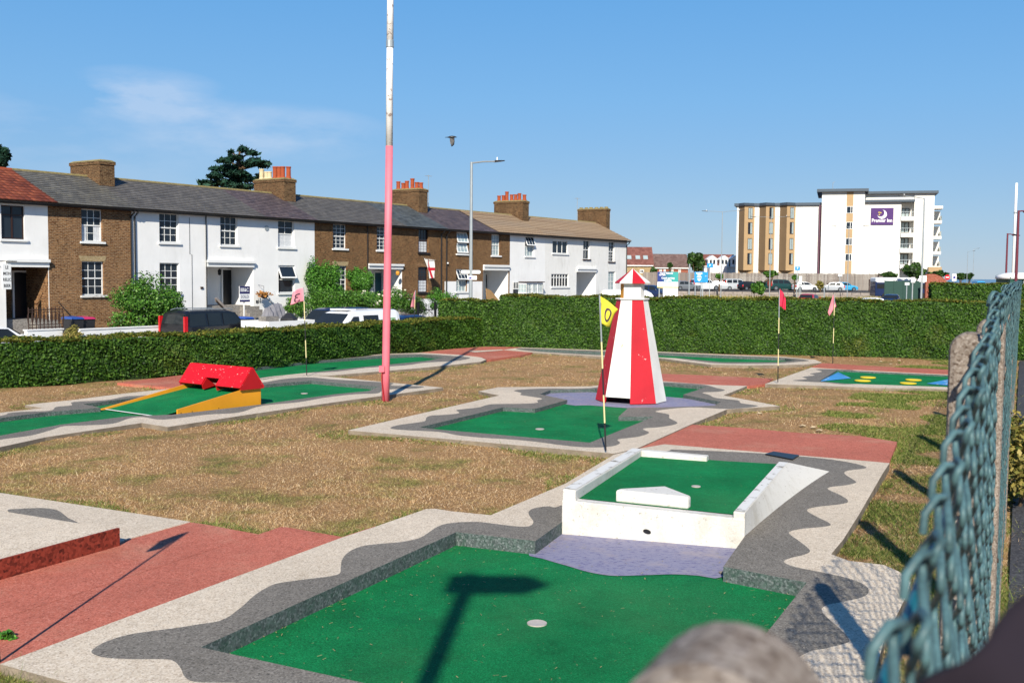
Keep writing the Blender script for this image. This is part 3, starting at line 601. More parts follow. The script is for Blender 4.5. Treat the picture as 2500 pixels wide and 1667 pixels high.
mb = MB(); mb.poly(rp(L, .025, 0), rp(L, wid-.03, 0), rp(L, wid-.03, hh-.056), rp(L, .025, hh-.056)); mb.build('back_board', M['yramp'], RP)
mb = MB(); mb.prism([rp(s_start+.03, wid-.03, .004), rp(s_start+.055, wid-.03, .004), rp(-.255, .025, .004), rp(-.28, .025, .004)], (0, 0, .004)); mb.build('metal_strip', M['upvc'], RP)
# gable roof: ridge across the ramp
rs, w0, w1 = L-.19, -.035, wid+.02; ze = hh+.01; zr = ze+.235; sf, sb = L-.40, L+.02
def gab(w, t): return [rp(sf, w, ze-.03), rp(sb, w, ze-.045), rp(rs, w, zr)]
tk = .022
def slab4(p, q, r, s, nrm): return MB().hexa([p, q, r, s, p+nrm, q+nrm, r+nrm, s+nrm])
def lerp3(a, b, t): return a.lerp(b, t)
up_f = (rp(rs, w0, zr)-rp(sf, w0, ze-.03)); nf = up_f.normalized().cross(axn)*-1
if nf.z < 0: nf = -nf
# front slope in three pieces leaving the mouth open
def fs(w, t): return rp(sf, w, ze-.03).lerp(rp(rs, w, zr), t)
m0, m1 = w0+(w1-w0)*.39, w0+(w1-w0)*.62
mb = MB()
for (wa, wb, ta, tb) in ((w0, m0, 0, 1), (m1, w1, 0, 1), (m0, m1, .36, 1)):
    mb.hexa([fs(wa, ta), fs(wb, ta), fs(wb, tb), fs(wa, tb), fs(wa, ta)+nf*tk, fs(wb, ta)+nf*tk, fs(wb, tb)+nf*tk, fs(wa, tb)+nf*tk])
mb.build('roof_front', M['redroof'], RP)
def bs(w, t): return rp(sb, w, ze-.045).lerp(rp(rs, w, zr), t)
nb = (bs(w0, 1)-bs(w0, 0)).normalized().cross(axn); nb = nb if nb.z > 0 else -nb
MB().hexa([bs(w0, 0), bs(w1, 0), bs(w1, 1), bs(w0, 1), bs(w0, 0)+nb*tk, bs(w1, 0)+nb*tk, bs(w1, 1)+nb*tk, bs(w0, 1)+nb*tk]).build('roof_back', M['redroof'], RP)
for w in (w0-.002, w1-.02):
    MB().prism([rp(sf-.005, w, ze-.05), rp(sb+.005, w, ze-.055), rp(rs, w, zr+.012)], axn*.022).build('gable', M['redin'], RP)
for w in (m0, m1):
    MB().prism([rp(sf+.02, w-.01, ze-.09), rp(sf+.24, w-.01, ze-.05), fs(w-.01, .36), fs(w-.01, 0)], axn*.02).build('mouth_cheek', M['redin'], RP)
for s in (.02, .2, L*.45, L-.03): MB().cyl(rp(s+.03, .001, .022), rp(s+.03, -.004, .022), .006, 8).build('screw', M['rust'], RP)

# ================================================================ lighthouse
LB = G(1540, 987, .0); LZ = LB.z
LHS = thing('lighthouse', 'red and white striped wooden model lighthouse with hexagonal roof', 'model lighthouse', LB, 0)
M['lred'] = chipped('lighthouse_red', H3('b81e2a'), (.70, .64, .58), .665, 10); M['lwhite'] = chipped('lighthouse_white', (.76, .74, .69), (.5, .42, .3), .66, 5, rough=.6); M['lyel'] = plain('lighthouse_ochre', H3('c88a2a'), .6)
cen = Vector((.055, .50, 0)); R0, R1, hb = .525, .228, 1.50; NS = 8
def octp(r, z, k): t = rad(-97.5)+k*math.pi/4; return cen+Vector((r*math.cos(t), r*math.sin(t), z))
def inw(p, f): return Vector((cen.x+(p.x-cen.x)*f, cen.y+(p.y-cen.y)*f, p.z))
for k in range(NS):
    a, b = octp(R0, .004, k), octp(R0, .004, k+1); c, d = octp(R1, hb, k+1), octp(R1, hb, k)
    if k in (7, 3): a = a.lerp(d, .055); b = b.lerp(c, .055)           # tunnel mouths stop short of the ground
    MB().hexa([a, b, inw(b, .96), inw(a, .96), d, c, inw(c, .96), inw(d, .96)]).build('stripe_board', M['lred'] if k % 2 == 0 else M['lwhite'], LHS)
MB().prism([octp(R1+.022, hb, k) for k in range(NS)], (0, 0, .02)).build('gallery', M['lwhite'], LHS)
r3 = .175
for k in range(NS):
    a, b, c, d = octp(r3, hb+.02, k), octp(r3, hb+.02, k+1), octp(r3, hb+.25, k+1), octp(r3, hb+.25, k)
    MB().hexa([a, b, inw(b, .9), inw(a, .9), d, c, inw(c, .9), inw(d, .9)]).build('lantern_panel', M['lyel'] if k == 6 else M['lwhite'], LHS)
apx = cen+Vector((0, 0, hb+.455)); re_ = .262
for k in range(NS):
    a, b = octp(re_, hb+.25, k), octp(re_, hb+.25, k+1); dn = Vector((0, 0, -.016))
    MB().hexa([a+dn, b+dn, inw(b, .3)+dn, inw(a, .3)+dn, a, b, apx+(b-a)*.002, apx]).build('roof_panel', M['lred'] if k % 2 == 0 else M['lwhite'], LHS)

# ================================================================ flags
M['pole_b'] = plain('black_pole', (.02, .02, .022), .5); M['pole_y'] = plain('pale_yellow_pole', H3('dccf9a'), .5); M['fyel'] = plain('yellow_flag_cloth', H3('d8cc3a'), .8, var=.15, scale=10); M['fpink'] = plain('faded_pink_cloth', H3('e58f9c'), .85, var=.12, scale=9); M['fred'] = plain('red_flag_cloth', H3('cf2848'), .8, var=.2, scale=9); M['fnum'] = plain('faded_black_print', H3('4c3a44'), .8, var=.3, scale=25)
def flag(base, h, label, cloth, m, bands=None, lean=(0, 0), digits=None):
    b = Vector(base); T = thing('golf_flag', label, 'golf flag', b, world=True, group='numbered golf flags')
    top = b+Vector((lean[0], lean[1], h)); bands = bands or [(0, .18, 'b'), (.18, .36, 'y'), (.36, .53, 'b'), (.53, .70, 'y'), (.70, 1, 's')]
    for a, c, k in bands: MB().cyl(b.lerp(top, a), b.lerp(top, c), .0085, 8).build('pole_section', M[{'b': 'pole_b', 'y': 'pole_y', 's': 'steel'}[k]], T)
    # cloth: grid over a quad outline (u away from the pole, v down), with folds
    P00, P01, P11, P10 = (Vector(q) for q in cloth['q']); nu, nv = 14, 12; mb = MB(); J = []
    for j in range(nv+1):
        for i in range(nu+1):
            u, v = i/nu, j/nv; p = P00.lerp(P01, v).lerp(P10.lerp(P11, v), u)
            fold = cloth.get('amp', .03)*math.sin(u*cloth.get('fr', 6)+v*2.2)*(.25+u); q = Vector((p.x, p.y+fold, p.z+.012*math.sin(v*7+u*5)*u))
            J.append(b+q)
    n = mb.pts(J); W = nu+1
    for j in range(nv):
        for i in range(nu): mb.f.append((n+j*W+i, n+j*W+i+1, n+(j+1)*W+i+1, n+(j+1)*W+i))
    cl = mb.build('cloth', M[m], T, smooth=True); sol = cl.modifiers.new('thick', 'SOLIDIFY'); sol.thickness = .003
    if digits:
        tm = text_mb(digits['t'], 1.0, 4); xs = [v[0] for v in tm.v]; ys = [v[1] for v in tm.v]; x0, x1, y0, y1 = min(xs), max(xs), min(ys), max(ys); du = digits['box']
        def put(p):
            u = du[0]+(p.x-x0)/(x1-x0)*(du[1]-du[0]); v = du[3]-(p.y-y0)/(y1-y0)*(du[3]-du[2])
            q = P00.lerp(P01, v).lerp(P10.lerp(P11, v), u); fold = cloth.get('amp', .03)*math.sin(u*cloth.get('fr', 6)+v*2.2)*(.25+u)
            return b+Vector((q.x, q.y+fold-.006, q.z+.012*math.sin(v*7+u*5)*u))
        # subdivide long strokes so the print follows the cloth
        tm.xf(put).build('number_print', M['fnum'], cl)
    return T
def off(px, py, base): p = atY(px, py, base.y); return p-base
b = G(1479, 1100, ZT); q = lambda x, y, dy=0: tuple(off(x, y, b)+Vector((0, dy, 0)))
flag(b, off(1464, 720, b).z, 'yellow flag with the number 10 on a banded pole beside the lighthouse', dict(q=[q(1464, 722), q(1464.5, 789), q(1488, 798, .05), q(1509, 752, .02)], amp=.018, fr=5), 'fyel', lean=(off(1464, 720, b).x, 0), digits=dict(t='10', box=(.0, .82, .22, .86)))
b = G(1899, 933, ZT); q = lambda x, y, dy=0: tuple(off(x, y, b)+Vector((0, dy, 0)))
flag(b, off(1903, 708, b).z, 'crumpled dark pink flag on the left of the pair before the tall hedge', dict(q=[q(1904, 704), q(1903, 747), q(1919, 756, .06), q(1922, 726, .1)], amp=.03, fr=9), 'fred', lean=(off(1903, 708, b).x, 0))
b = G(2033, 888, .0); q = lambda x, y, dy=0: tuple(off(x, y, b)+Vector((0, dy, 0)))
flag(b, off(2034, 720, b).z, 'pale pink diamond shaped flag on the right of the pair before the tall hedge', dict(q=[q(2034, 719), q(2021, 763), q(2026, 771, .05), q(2045, 747, .1)], amp=.01, fr=4), 'fpink', bands=[(0, .3, 'b'), (.3, .52, 'y'), (.52, .7, 'b'), (.7, .86, 'y'), (.86, 1, 's')])
b = G(749, 916, ZT); q = lambda x, y, dy=0: tuple(off(x, y, b)+Vector((0, dy, 0)))
flag(b, off(741, 701, b).z, 'pink flag with a dark number blowing left in front of the white house', dict(q=[q(741, 702), q(743, 735), q(712, 743, -.15), q(719, 710, -.1)], amp=.03, fr=6), 'fpink', lean=(off(741, 701, b).x, 0), bands=[(0, .2, 'b'), (.2, .4, 'y'), (.4, .62, 'b'), (.62, .84, 'y'), (.84, 1, 's')], digits=dict(t='3', box=(.3, .75, .3, .95)))
b = G(1009, 850, .0); q = lambda x, y, dy=0: tuple(off(x, y, b)+Vector((0, dy, 0)))
flag(b, off(1014, 709, b).z, 'narrow pink flag drooping on its pole before the low hedge', dict(q=[q(1014, 708), q(1011, 752), q(1003, 748, -.1), q(1008, 728, -.1)], amp=.03, fr=6), 'fpink', lean=(off(1014, 709, b).x, 0), bands=[(0, .18, 'b'), (.18, .45, 'y'), (.45, .68, 'b'), (.68, .84, 'y'), (.84, 1, 's')])
b = G(8, 1616, .052)-Vector((.02, .0, 0))
flag(b, 1.62, 'flag standing just past the left edge, its shadow crossing the red path', dict(q=[(-.09, 0, 1.62), (-.09, 0, 1.32), (-.16, -.05, 1.30), (-.19, -.05, 1.5)], amp=.01), 'fpink', lean=(-.09, 0), bands=[(0, .25, 'b'), (.25, .5, 'y'), (.5, .75, 'b'), (.75, 1, 'y')])

# ================================================================ tall pink and white pole
b = G(941, 978, 0.); PT = thing('flagpole', 'tall wooden pole, pink below and peeling white above, in the lawn', 'flagpole', b, world=True)
M['pink'] = plain('pink_pole_paint', H3('e0707e'), .55, var=.16, scale=3); M['peel'] = chipped('peeling_white_paint', (.78, .76, .74), H3('9c8c84'), .60, 11, rough=.7)
Y = b.y; p = lambda x, y: atY(x, y, Y); r0 = 9.2*Y/F_PX
MB().tube([p(941, 979), p(942, 900), p(947, 600), p(950.5, 357)], [r0*1.08, r0*1.05, r0, r0*.97], 14).build('pink_shaft', M['pink'], PT, smooth=True)
MB().tube([p(950.5, 357), p(951, 200), p(952, 110)], [r0*.93, r0*.9, r0*.86], 14).build('white_shaft', M['peel'], PT, smooth=True)
MB().tube([p(952, 110), p(953, 0), p(956, -300)], [r0*.92, r0*.86, r0*.6], 14).build('upper_shaft', M['peel'], PT, smooth=True)
MB().tube([p(952, 100), p(952, 116)], [r0*1.05]*2, 14).build('collar', M['steel'], PT)
c = p(933, 900); MB().box(c.x-.035, c.x+.045, c.y-.1, c.y-.02, c.z-.04, c.z+.045).build('cleat_box', M['pink'], PT)
MB().tube([p(934, 906)+Vector((0, -.07, 0)), p(934, 930)+Vector((0, -.09, 0)), p(938, 960)+Vector((0, -.09, 0)), p(940, 978)+Vector((0, -.1, 0))], .008, 6).build('cable', M['redin'], PT)

# ================================================================ wire fence along the right
FT = thing('wire_fence', 'sagging teal coated chain link fence running along the right edge', 'wire fence', fence_pt(2), world=True)
def ztop(t): return float(np.interp(t, [0, .77, 1.12, 1.94, 2.3, 2.6, 3.1, 3.8, 4.6, 5.4, 30], [1.62, 1.625, 1.66, 1.73, 1.74, 1.75, 1.80, 1.785, 1.775, 1.80, 1.80])) + .005*math.sin(t*31)
def fxy(t, z):      # the slack mesh bulges
    s = z/1.75; return (.02*math.sin(t*1.9+.5)*s + (.016*math.sin(t*23)+.010*math.sin(t*57+z*9))*s*s)*min(1, max(.12, (t-2.2)*.5))-.004*(t < 2.4)
PIT = .082
def wires(t0, t1, r, n, name, sub):
    V, Fc, b0 = [], [], 0
    k0, k1 = int(t0/PIT), int(t1/PIT); ang = np.arange(n)*2*math.pi/n; cs, sn = np.cos(ang), np.sin(ang)
    for k in range(k0, k1):
        t = k*PIT; zt = ztop(t); m = int(zt/.047)*sub; i = np.arange(m+1); z = zt-(m-i)*.047/sub; ph = np.pi*(i/sub)+(np.pi if k % 2 else 0); tri = np.arcsin(np.sin(ph+np.pi/2)*.96)/1.287
        dt = tri*.53*PIT*(1+.3*np.sin(i/sub*.9+k*.7)*np.clip(z/1.75, 0, 1)**4); wv = .005*np.cos(ph)
        off = np.array([fxy(t, zz) for zz in z])+wv; tt_ = t+dt
        P = np.stack([DF.x*tt_-DFN.x*(.060+off), DF.y*tt_-DFN.y*(.060+off), np.maximum(z, 0)], 1)
        e = P[-1]; sg = 1 if (m//sub+k) % 2 else -1; D_, N_ = np.array(DF), np.array(DFN)     # knuckled top
        P = np.concatenate([P, [e+D_*PIT*.12*sg+N_*.006+[0, 0, .010], e+D_*PIT*.30*sg+[0, 0, .012], e+D_*PIT*.42*sg-N_*.009+[0, 0, -.002], e+D_*PIT*.40*sg-N_*.010+[0, 0, -.02]]])
        T_ = np.gradient(P, axis=0); T_ /= np.linalg.norm(T_, axis=1)[:, None]+1e-9
        A_ = np.cross(T_, np.array([DFN.x, DFN.y, .03])); A_ /= np.linalg.norm(A_, axis=1)[:, None]+1e-9; B_ = np.cross(T_, A_)
        V.append((P[:, None, :]+r*(A_[:, None, :]*cs[None, :, None]+B_[:, None, :]*sn[None, :, None])).reshape(-1, 3)); q = len(P)
        i = np.arange(q-1)[:, None]; j = np.arange(n)[None, :]; j2 = (j+1) % n
        Fc.append((b0+np.stack([i*n+j, i*n+j2, (i+1)*n+j2, (i+1)*n+j], -1)).reshape(-1, 4)); b0 += q*n
    o = raw(name, np.concatenate(V), np.concatenate(Fc), M['teal'], FT, kind='stuff'); o.data.polygons.foreach_set('use_smooth', [True]*len(o.data.polygons)); return o
wires(.30, 4.4, .0037, 8, 'chain_link_mesh', 4); wires(4.4, 12, .0033, 5, 'chain_link_mesh', 1); wires(12, 30, .004, 3, 'chain_link_mesh', 1)
q0, q1 = atY(2274, 1350, 1.0), atY(2150, 1690, .66)
MB().tube([q0.lerp(q1, -.6+2.2*i/8) for i in range(9)], .0055, 8).build('straining_wire', M['tealbar'], FT, smooth=True)
MB().tube([fence_pt(2+(24-2)*i/8, .012, 1.70+.01*math.sin(i)) for i in range(9)], .003, 6).build('straining_wire', M['tealbar'], FT, smooth=True)
def fpost(p, h, w, label, name='fence_post'):
    T = thing(name, label, 'fence post', (p.x, p.y, 0), math.atan2(DF.y, DF.x), group='concrete fence posts'); n = 12
    prof = [(-w/2, -.1), (w/2, -.1), (w/2, h-w*.5)]+[(w/2*math.cos(a), h-w*.5+w*.5*math.sin(a)) for a in [math.pi*i/n for i in range(1, n)]]+[(-w/2, h-w*.5)]
    mb = MB().prism([(-w*.5, y, z) for y, z in prof], (w, 0, 0)); o = mb.build('shaft', M['concrete'], T, bevel=w*.16)
    for z in (.35, .9, h-.2): MB().cyl((0, -w*.5-.004, z), (0, -w*.5+.01, z), .008, 8).build('tie_hole', M['rust'], T)
    return T
def post_at(t, h, w, off_, label): return fpost(fence_pt(t, off_, 0), h, w, label)
post_at(.435, 1.696, .084, .049, 'nearest concrete fence post, its rounded pebbly top blurred at the bottom edge')
post_at(2.6, 1.730, .085, .042, 'rounded concrete fence post wrapped in teal wire at the right')
for i, t in enumerate((3.9, 5.9, 8.3, 10.8, 13.4, 16)): post_at(t, 1.72, .09, .03, ['third', 'fourth', 'fifth', 'sixth', 'seventh', 'eighth'][i]+' concrete fence post along the wire fence, mostly hidden by mesh')
# dark blurred shape at the near corner, built as a guessed cloth sheet
mb = MB(); n = 10; J = []
cA, cB, cC, cD = atY(2600, 1430, .42), atY(2240, 1690, .42), atY(2260, 1900, .40), atY(2700, 1900, .38)
for j in range(n+1):
    for i in range(n+1):
        u, v = i/n, j/n; p = cA.lerp(cB, u).lerp(cD.lerp(cC, u), v); J.append(p+Vector((0, .008*math.sin(u*7+v*4), .006*math.sin(u*3.1)*(1-v))))
b0 = mb.pts(J)
for j in range(n):
    for i in range(n): mb.f.append((b0+j*(n+1)+i, b0+j*(n+1)+i+1, b0+(j+1)*(n+1)+i+1, b0+(j+1)*(n+1)+i))
CL = mb.build('cloth', plain('guessed_dark_cloth', H3('1e1620'), .95), None, smooth=True); sol = CL.modifiers.new('thick', 'SOLIDIFY'); sol.thickness = .01
tag(CL, 'dark purple sheet, a guessed cloth, by the nearest wire mesh at the lower right corner', 'cloth')
# sign post behind the photographer, known by its shadow on the near green
jn = G(1143, 1425, ZF); hs = 5.0; k = (hs-ZF)/math.tan(SUN_EL); pb = jn-Vector((math.sin(SUN_AZ), math.cos(SUN_AZ), 0))*k
SP = thing('sign_post', 'post with a pointed sign board whose shadow falls on the near green', 'sign post', (pb.x, pb.y, 0))
MB().cyl((0, 0, 0), (0, 0, hs+.12), .052, 12).build('post', M['steel'], SP); MB().prism([(-.13, -.02, hs-.12), (.36, -.02, hs-.12), (.50, -.02, hs), (.36, -.02, hs+.12), (-.13, -.02, hs+.12)], (0, .03, 0)).build('sign_board', M['white'], SP)

# ================================================================ foliage tools
def leaves(cen, nrm, size, jit=1., asp=1.6):
    n = len(cen); d = rng.normal(size=(n, 3)); nr = nrm+jit*d*.6; nr /= np.linalg.norm(nr, axis=1)[:, None]+1e-9
    a = np.cross(nr, rng.normal(size=(n, 3))); a /= np.linalg.norm(a, axis=1)[:, None]+1e-9; b = np.cross(nr, a)
    s = (size*(.6+.8*rng.random(n)))[:, None]
    q = np.stack([cen-a*s*asp*.5, cen+b*s*.5+nr*s*.08, cen+a*s*asp*.5, cen-b*s*.5+nr*s*.08], 1)
    return q.reshape(-1, 3), np.arange(n*4).reshape(-1, 4)
def hedge(label, foot, h, depth, nleaf, back, size=.036, group=None, top_var=.02, lip=.0):
    """foot: polyline of the near foot; back: unit vector to the far side"""
    c = sum(foot, Vector())/len(foot); T = thing('hedge', label, 'hedge', (c.x, c.y, foot[0].z), world=True, group=group)
    B = Vector(back)*depth; mb = MB(); z0 = foot[0].z
    for i in range(len(foot)-1):
        a, b = foot[i], foot[i+1]; e = Vector(back)*.05; u = Vector((0, 0, h-.05)); lo = Vector((0, 0, -.4))
        mb.hexa([a+e+lo, b+e+lo, b+B-e+lo, a+B-e+lo, a+e+u, b+e+u, b+B-e+u, a+B-e+u])
    mb.build('core', M['hedgecore'], T)
    seg = [(foot[i+1]-foot[i]).length for i in range(len(foot)-1)]; tot = sum(seg); C_, N_, Ct = [], [], []
    for i in range(len(foot)-1):
        a, b = np.array(foot[i]), np.array(foot[i+1]); m = int(nleaf*seg[i]/tot); along = (b-a)/seg[i]; nf = np.array([along[1], -along[0], 0]);  
        if nf@np.array(B) > 0: nf = -nf
        sh = h/(h+depth*.75); mf = int(m*sh); u = rng.random(mf)[:, None]; v = rng.random(mf)[:, None]
        bul = (.03*np.sin(u*seg[i]*2.3+v*3)+.025*np.sin(u*seg[i]*7.1+v*9))+.05*(1-v)**6*-1
        C_.append(a+(b-a)*u+np.array([0, 0, 1])*v*h+nf*(bul+rng.normal(0, .022, mf)[:, None])); N_.append(np.repeat(nf[None], mf, 0)+np.array([0, 0, .35]))
        mt = m-mf; u = rng.random(mt)[:, None]; v = rng.random(mt)[:, None]
        Ct.append(a+(b-a)*u+np.array(B)*(v*1.02-.02)+np.array([0, 0, 1])*(h+np.abs(rng.normal(0, top_var, mt))[:, None]+.02*np.sin(u*seg[i]*3)+.012*np.sin(u*seg[i]*11)-.01))
    for e, s in ((foot[0], -1), (foot[-1], 1)):
        m = int(nleaf*depth/tot*.5); al = np.array((foot[-1]-foot[0]).normalized())*s
        C_.append(np.array(e)+np.array(B)*rng.random(m)[:, None]+np.array([0, 0, 1])*rng.random(m)[:, None]*h+al*rng.normal(0, .025, m)[:, None]); N_.append(np.repeat(al[None], m, 0))
    V, Fc = leaves(np.concatenate(C_), np.concatenate(N_), size, .75); raw('foliage', V, Fc, M['hedge'], T, kind='stuff')
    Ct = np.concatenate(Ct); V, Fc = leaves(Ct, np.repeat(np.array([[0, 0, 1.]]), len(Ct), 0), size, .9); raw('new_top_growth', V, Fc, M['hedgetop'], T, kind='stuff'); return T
hedge('low clipped green hedge along the left side of the course', LH, .71, .8, 200000, (-.78, .62, 0), .029)
hedge('tall clipped hedge across the far end of the course', [FH[1], FH[2], FH[3]], 1.30, 1.0, 210000, (.2, .98, 0), .031)
hedge('short stub of hedge turning the corner behind the low hedge', [Vector((-1.9, 27.5, 0)), Vector((-.25, 26.95, 0))], 1.16, .9, 9000, (.2, .98, 0))
def blobs(name_part, T, balls, n, size, mat, shell=.55, asp=1.6, flat=0.):
    """leaf-sized faces spread through a crown made of clumps (x,y,z,rx,ry,rz)"""
    Bs = np.array(balls, float); vol = (Bs[:, 3]*Bs[:, 4]*Bs[:, 5])**(2/3); cnt = np.maximum(8, (n*vol/vol.sum()).astype(int)); Cc, Nn = [], []
    for b, m in zip(Bs, cnt):
        d = rng.normal(size=(m, 3)); d /= np.linalg.norm(d, axis=1)[:, None]; r = shell+(1.05-shell)*rng.random(m)**.6; r += .10*np.sin(d[:, 0]*7+b[0])*np.sin(d[:, 2]*6)
        Cc.append(b[:3]+d*b[3:6]*r[:, None]); N_ = d/b[3:6]; N_ /= np.linalg.norm(N_, axis=1)[:, None]; N_[:, 2] += flat+.25; Nn.append(N_)
    V, Fc = leaves(np.concatenate(Cc), np.concatenate(Nn), size, 1.1, asp); return raw(name_part, V, Fc, M[mat], T, kind='stuff')
def crown(c, r, k, rnd, sq=.8):
    out = [(c[0], c[1], c[2], r[0]*.62, r[1]*.62, r[2]*.62)]
    for _ in range(k):
        d = Vector((rnd.gauss(0, 1), rnd.gauss(0, 1), rnd.gauss(0, .8))).normalized(); s = rnd.uniform(.15, .42); q = rnd.uniform(.55, 1.0)-s*.35
        out.append((c[0]+d.x*r[0]*q, c[1]+d.y*r[1]*q, c[2]+d.z*r[2]*q, r[0]*s*rnd.uniform(.7, 1.3), r[1]*s, r[2]*s*rnd.uniform(.7, 1.3)))
    return out
def shrub(name, label, cat, base, c, r, n, size, mat, k=24, seed=1, trunk=.05, group=None):
    rnd = random.Random(seed); T = thing(name, label, cat, base, world=True, group=group); b = Vector(base); cc = Vector(c)
    mb = MB()
    for i in range(5):
        d = Vector((rnd.uniform(-.6, .6)*r[0], rnd.uniform(-.6, .6)*r[1], rnd.uniform(-.1, .5)*r[2])); mb.tube([b, b.lerp(cc, .55)+d*.3, cc+d], [trunk, trunk*.7, trunk*.25], 6)
    mb.build('trunk', M['bark'], T); blobs('crown', T, crown(c, r, int(k*1.8), rnd), int(n*1.5), size*.8, mat, .35); return T

# ================================================================ the terrace
RZ_T = math.pi/2-AZ_T; ZE = 5.0-ROAD; ZR = 6.70-ROAD; YR = 3.5; YB = 7.4
def U(x, y=600., w=0.): return FW(x, y, w)[0]
class House:
    def __init__(s, label, x0, x1, mat, roof, u0=None, u1=None, cat='house', roof_u=None):
        s.u0 = U(x0) if u0 is None else u0; s.u1 = U(x1) if u1 is None else u1; s.W = s.u1-s.u0
        s.T = thing('terraced_house', label, cat, TP(s.u0, 0, ROAD), RZ_T, group='terraced houses along the street')
        s.mat = mat; s.open = []; s.roofm = roof; s.ru = roof_u or (s.u0, s.u1)
    def X(s, px, py=600., w=0.): return FW(px, py, w)[0]-s.u0
    def Z(s, px, py, w=0.): return FW(px, py, w)[1]-ROAD
    def rect(s, px): x0, y0, x1, y1 = px; return s.X(x0, (y0+y1)/2), s.X(x1, (y0+y1)/2), s.Z((x0+x1)/2, y1), s.Z((x0+x1)/2, y0)
    def walls(s):
        xs = sorted({0, s.W, *[v for o in s.open for v in o[:2]]}); zs = sorted({-.1, ZE, *[v for o in s.open for v in o[2:4]]}); mb = MB()
        xs = [x for x in xs if 0 <= x <= s.W]; zs = [z for z in zs if -.1 <= z <= ZE]
        for i in range(len(xs)-1):
            for j in range(len(zs)-1):
                xm, zm = (xs[i]+xs[i+1])/2, (zs[j]+zs[j+1])/2
                if any(o[0] < xm < o[1] and o[2] < zm < o[3] for o in s.open): continue
                mb.poly((xs[i], 0, zs[j]), (xs[i+1], 0, zs[j]), (xs[i+1], 0, zs[j+1]), (xs[i], 0, zs[j+1]))
        for x0, x1, z0, z1, d in s.open:
            mb.poly((x0, 0, z0), (x0, d, z0), (x0, d, z1), (x0, 0, z1)); mb.poly((x1, 0, z0), (x1, 0, z1), (x1, d, z1), (x1, d, z0))
            mb.poly((x0, 0, z1), (x0, d, z1), (x1, d, z1), (x1, 0, z1)); mb.poly((x0, 0, z0), (x1, 0, z0), (x1, d, z0), (x0, d, z0))
            if d < .5: continue
        mb.build('wall', M[s.mat], s.T)
        mb = MB(); mb.poly((0, 0, -.1), (0, YB, -.1), (0, YB, ZE), (0, YR, ZR), (0, 0, ZE)); mb.poly((s.W, 0, -.1), (s.W, 0, ZE), (s.W, YR, ZR), (s.W, YB, ZE), (s.W, YB, -.1)); mb.poly((0, YB, -.1), (s.W, YB, -.1), (s.W, YB, ZE), (0, YB, ZE))
        mb.build('back_wall', M[s.mat], s.T)
    def window(s, px, style='sash', frame='upvc', cols=3, rows=2, sill='upvc', glass='glass', curtain=False, rd=.11, openpx=None, nosill=False):
        x0, x1, z0, z1 = s.rect(px); s.open.append((x0, x1, z0, z1, rd+.06)); y = rd; f = .048; T = s.T; fm = M[frame]
        mb = MB()
        mb.box(x0, x0+f, y, y+.05, z0, z1).box(x1-f, x1, y, y+.05, z0, z1).box(x0+f, x1-f, y, y+.05, z1-f, z1).box(x0+f, x1-f, y, y+.05, z0, z0+f*1.2); w = mb.build('window', fm, T)
        zm = (z0+z1)/2; xa, xb = x0+f, x1-f; bars = MB(); b = .013
        def pane(za, zb, yy, open_=False):
            p = MB().box(xa, xb, yy, yy+.008, za, zb); p.build('pane', M[glass], w)
            for i in range(1, cols): c = xa+(xb-xa)*i/cols; bars.box(c-b, c+b, yy-.014, yy+.002, za, zb)
            for j in range(1, rows): c = za+(zb-za)*j/rows; bars.box(xa, xb, yy-.012, yy+.002, c-b, c+b)
        if style == 'sash':
            pane(zm, z1-f, y+.022); pane(z0+f, zm, y+.040); bars.box(xa, xb, y+.0, y+.045, zm-.03, zm+.03)
        elif style == 'plain':
            p = MB().box(xa, xb, y+.03, y+.038, z0+f, z1-f); p.build('pane', M[glass], w)
            for i in range(1, cols): c = xa+(xb-xa)*i/cols; bars.box(c-.03, c+.03, y-.004, y+.032, z0+f, z1-f)
            if rows > 1: bars.box(xa, xb, y-.002, y+.032, z1-(z1-z0)*.28-.03, z1-(z1-z0)*.28+.03)
        elif style in ('open', 'open2'):      # top-hung sash(es) swung out
            spans = [(zm, z1-f*.5)] if style == 'open' else [(zm, z1-f*.5), (z0+f, zm-.03)]
            if style == 'open': pane(z0+f, zm-.03, y+.04); bars.box(xa, xb, y, y+.045, zm-.05, zm+.0)
            MB().box(xa, xb, y+.055, y+.058, z0+f, z1-f).build('pane', M['glass'], w)
            for za, zb in spans:
                hgt = zb-za; th = rad(24 if style == 'open' else 16); tr = lambda p: Vector((p.x, y-.01-(zb-p.z)*math.sin(th)+(p.y)*math.cos(th), zb-(zb-p.z)*math.cos(th)))
                m2 = MB().box(xa-.03, xa+.05, -.02, .03, za, zb).box(xb-.05, xb+.03, -.02, .03, za, zb).box(xa+.05, xb-.05, -.02, .03, zb-.07, zb).box(xa+.05, xb-.05, -.02, .03, za, za+.08)
                for i in range(1, cols): c = xa+(xb-xa)*i/cols; m2.box(c-b, c+b, -.005, .02, za, zb)
                if rows > 1: m2.box(xa, xb, -.004, .019, (za+zb)/2-b, (za+zb)/2+b)
                m2.xf(tr).build('open_sash', fm, w); MB().box(xa+.05, xb-.05, .012, .018, za+.08, zb-.07).xf(tr).build('pane', M['paleglass' if style == 'open2' else 'glass'], w)
        if bars.v: bars.build('glazing_bars', fm, w)
        if curtain:
            cm = MB(); k = 14; zc0, zc1 = (z0+f, z1-f); yy = y+.031
            for i in range(k):
                if curtain == 'sides' and 4 <= i <= 8: continue
                c0, c1 = xa+(xb-xa)*i/k, xa+(xb-xa)*(i+1)/k; cm.poly((c0, yy-.004*(i % 2), zc0), (c1, yy-.004*((i+1) % 2), zc0), (c1, yy-.004*((i+1) % 2), zc1), (c0, yy-.004*(i % 2), zc1))
            cm.build('net_curtain', M['curtain'], w)
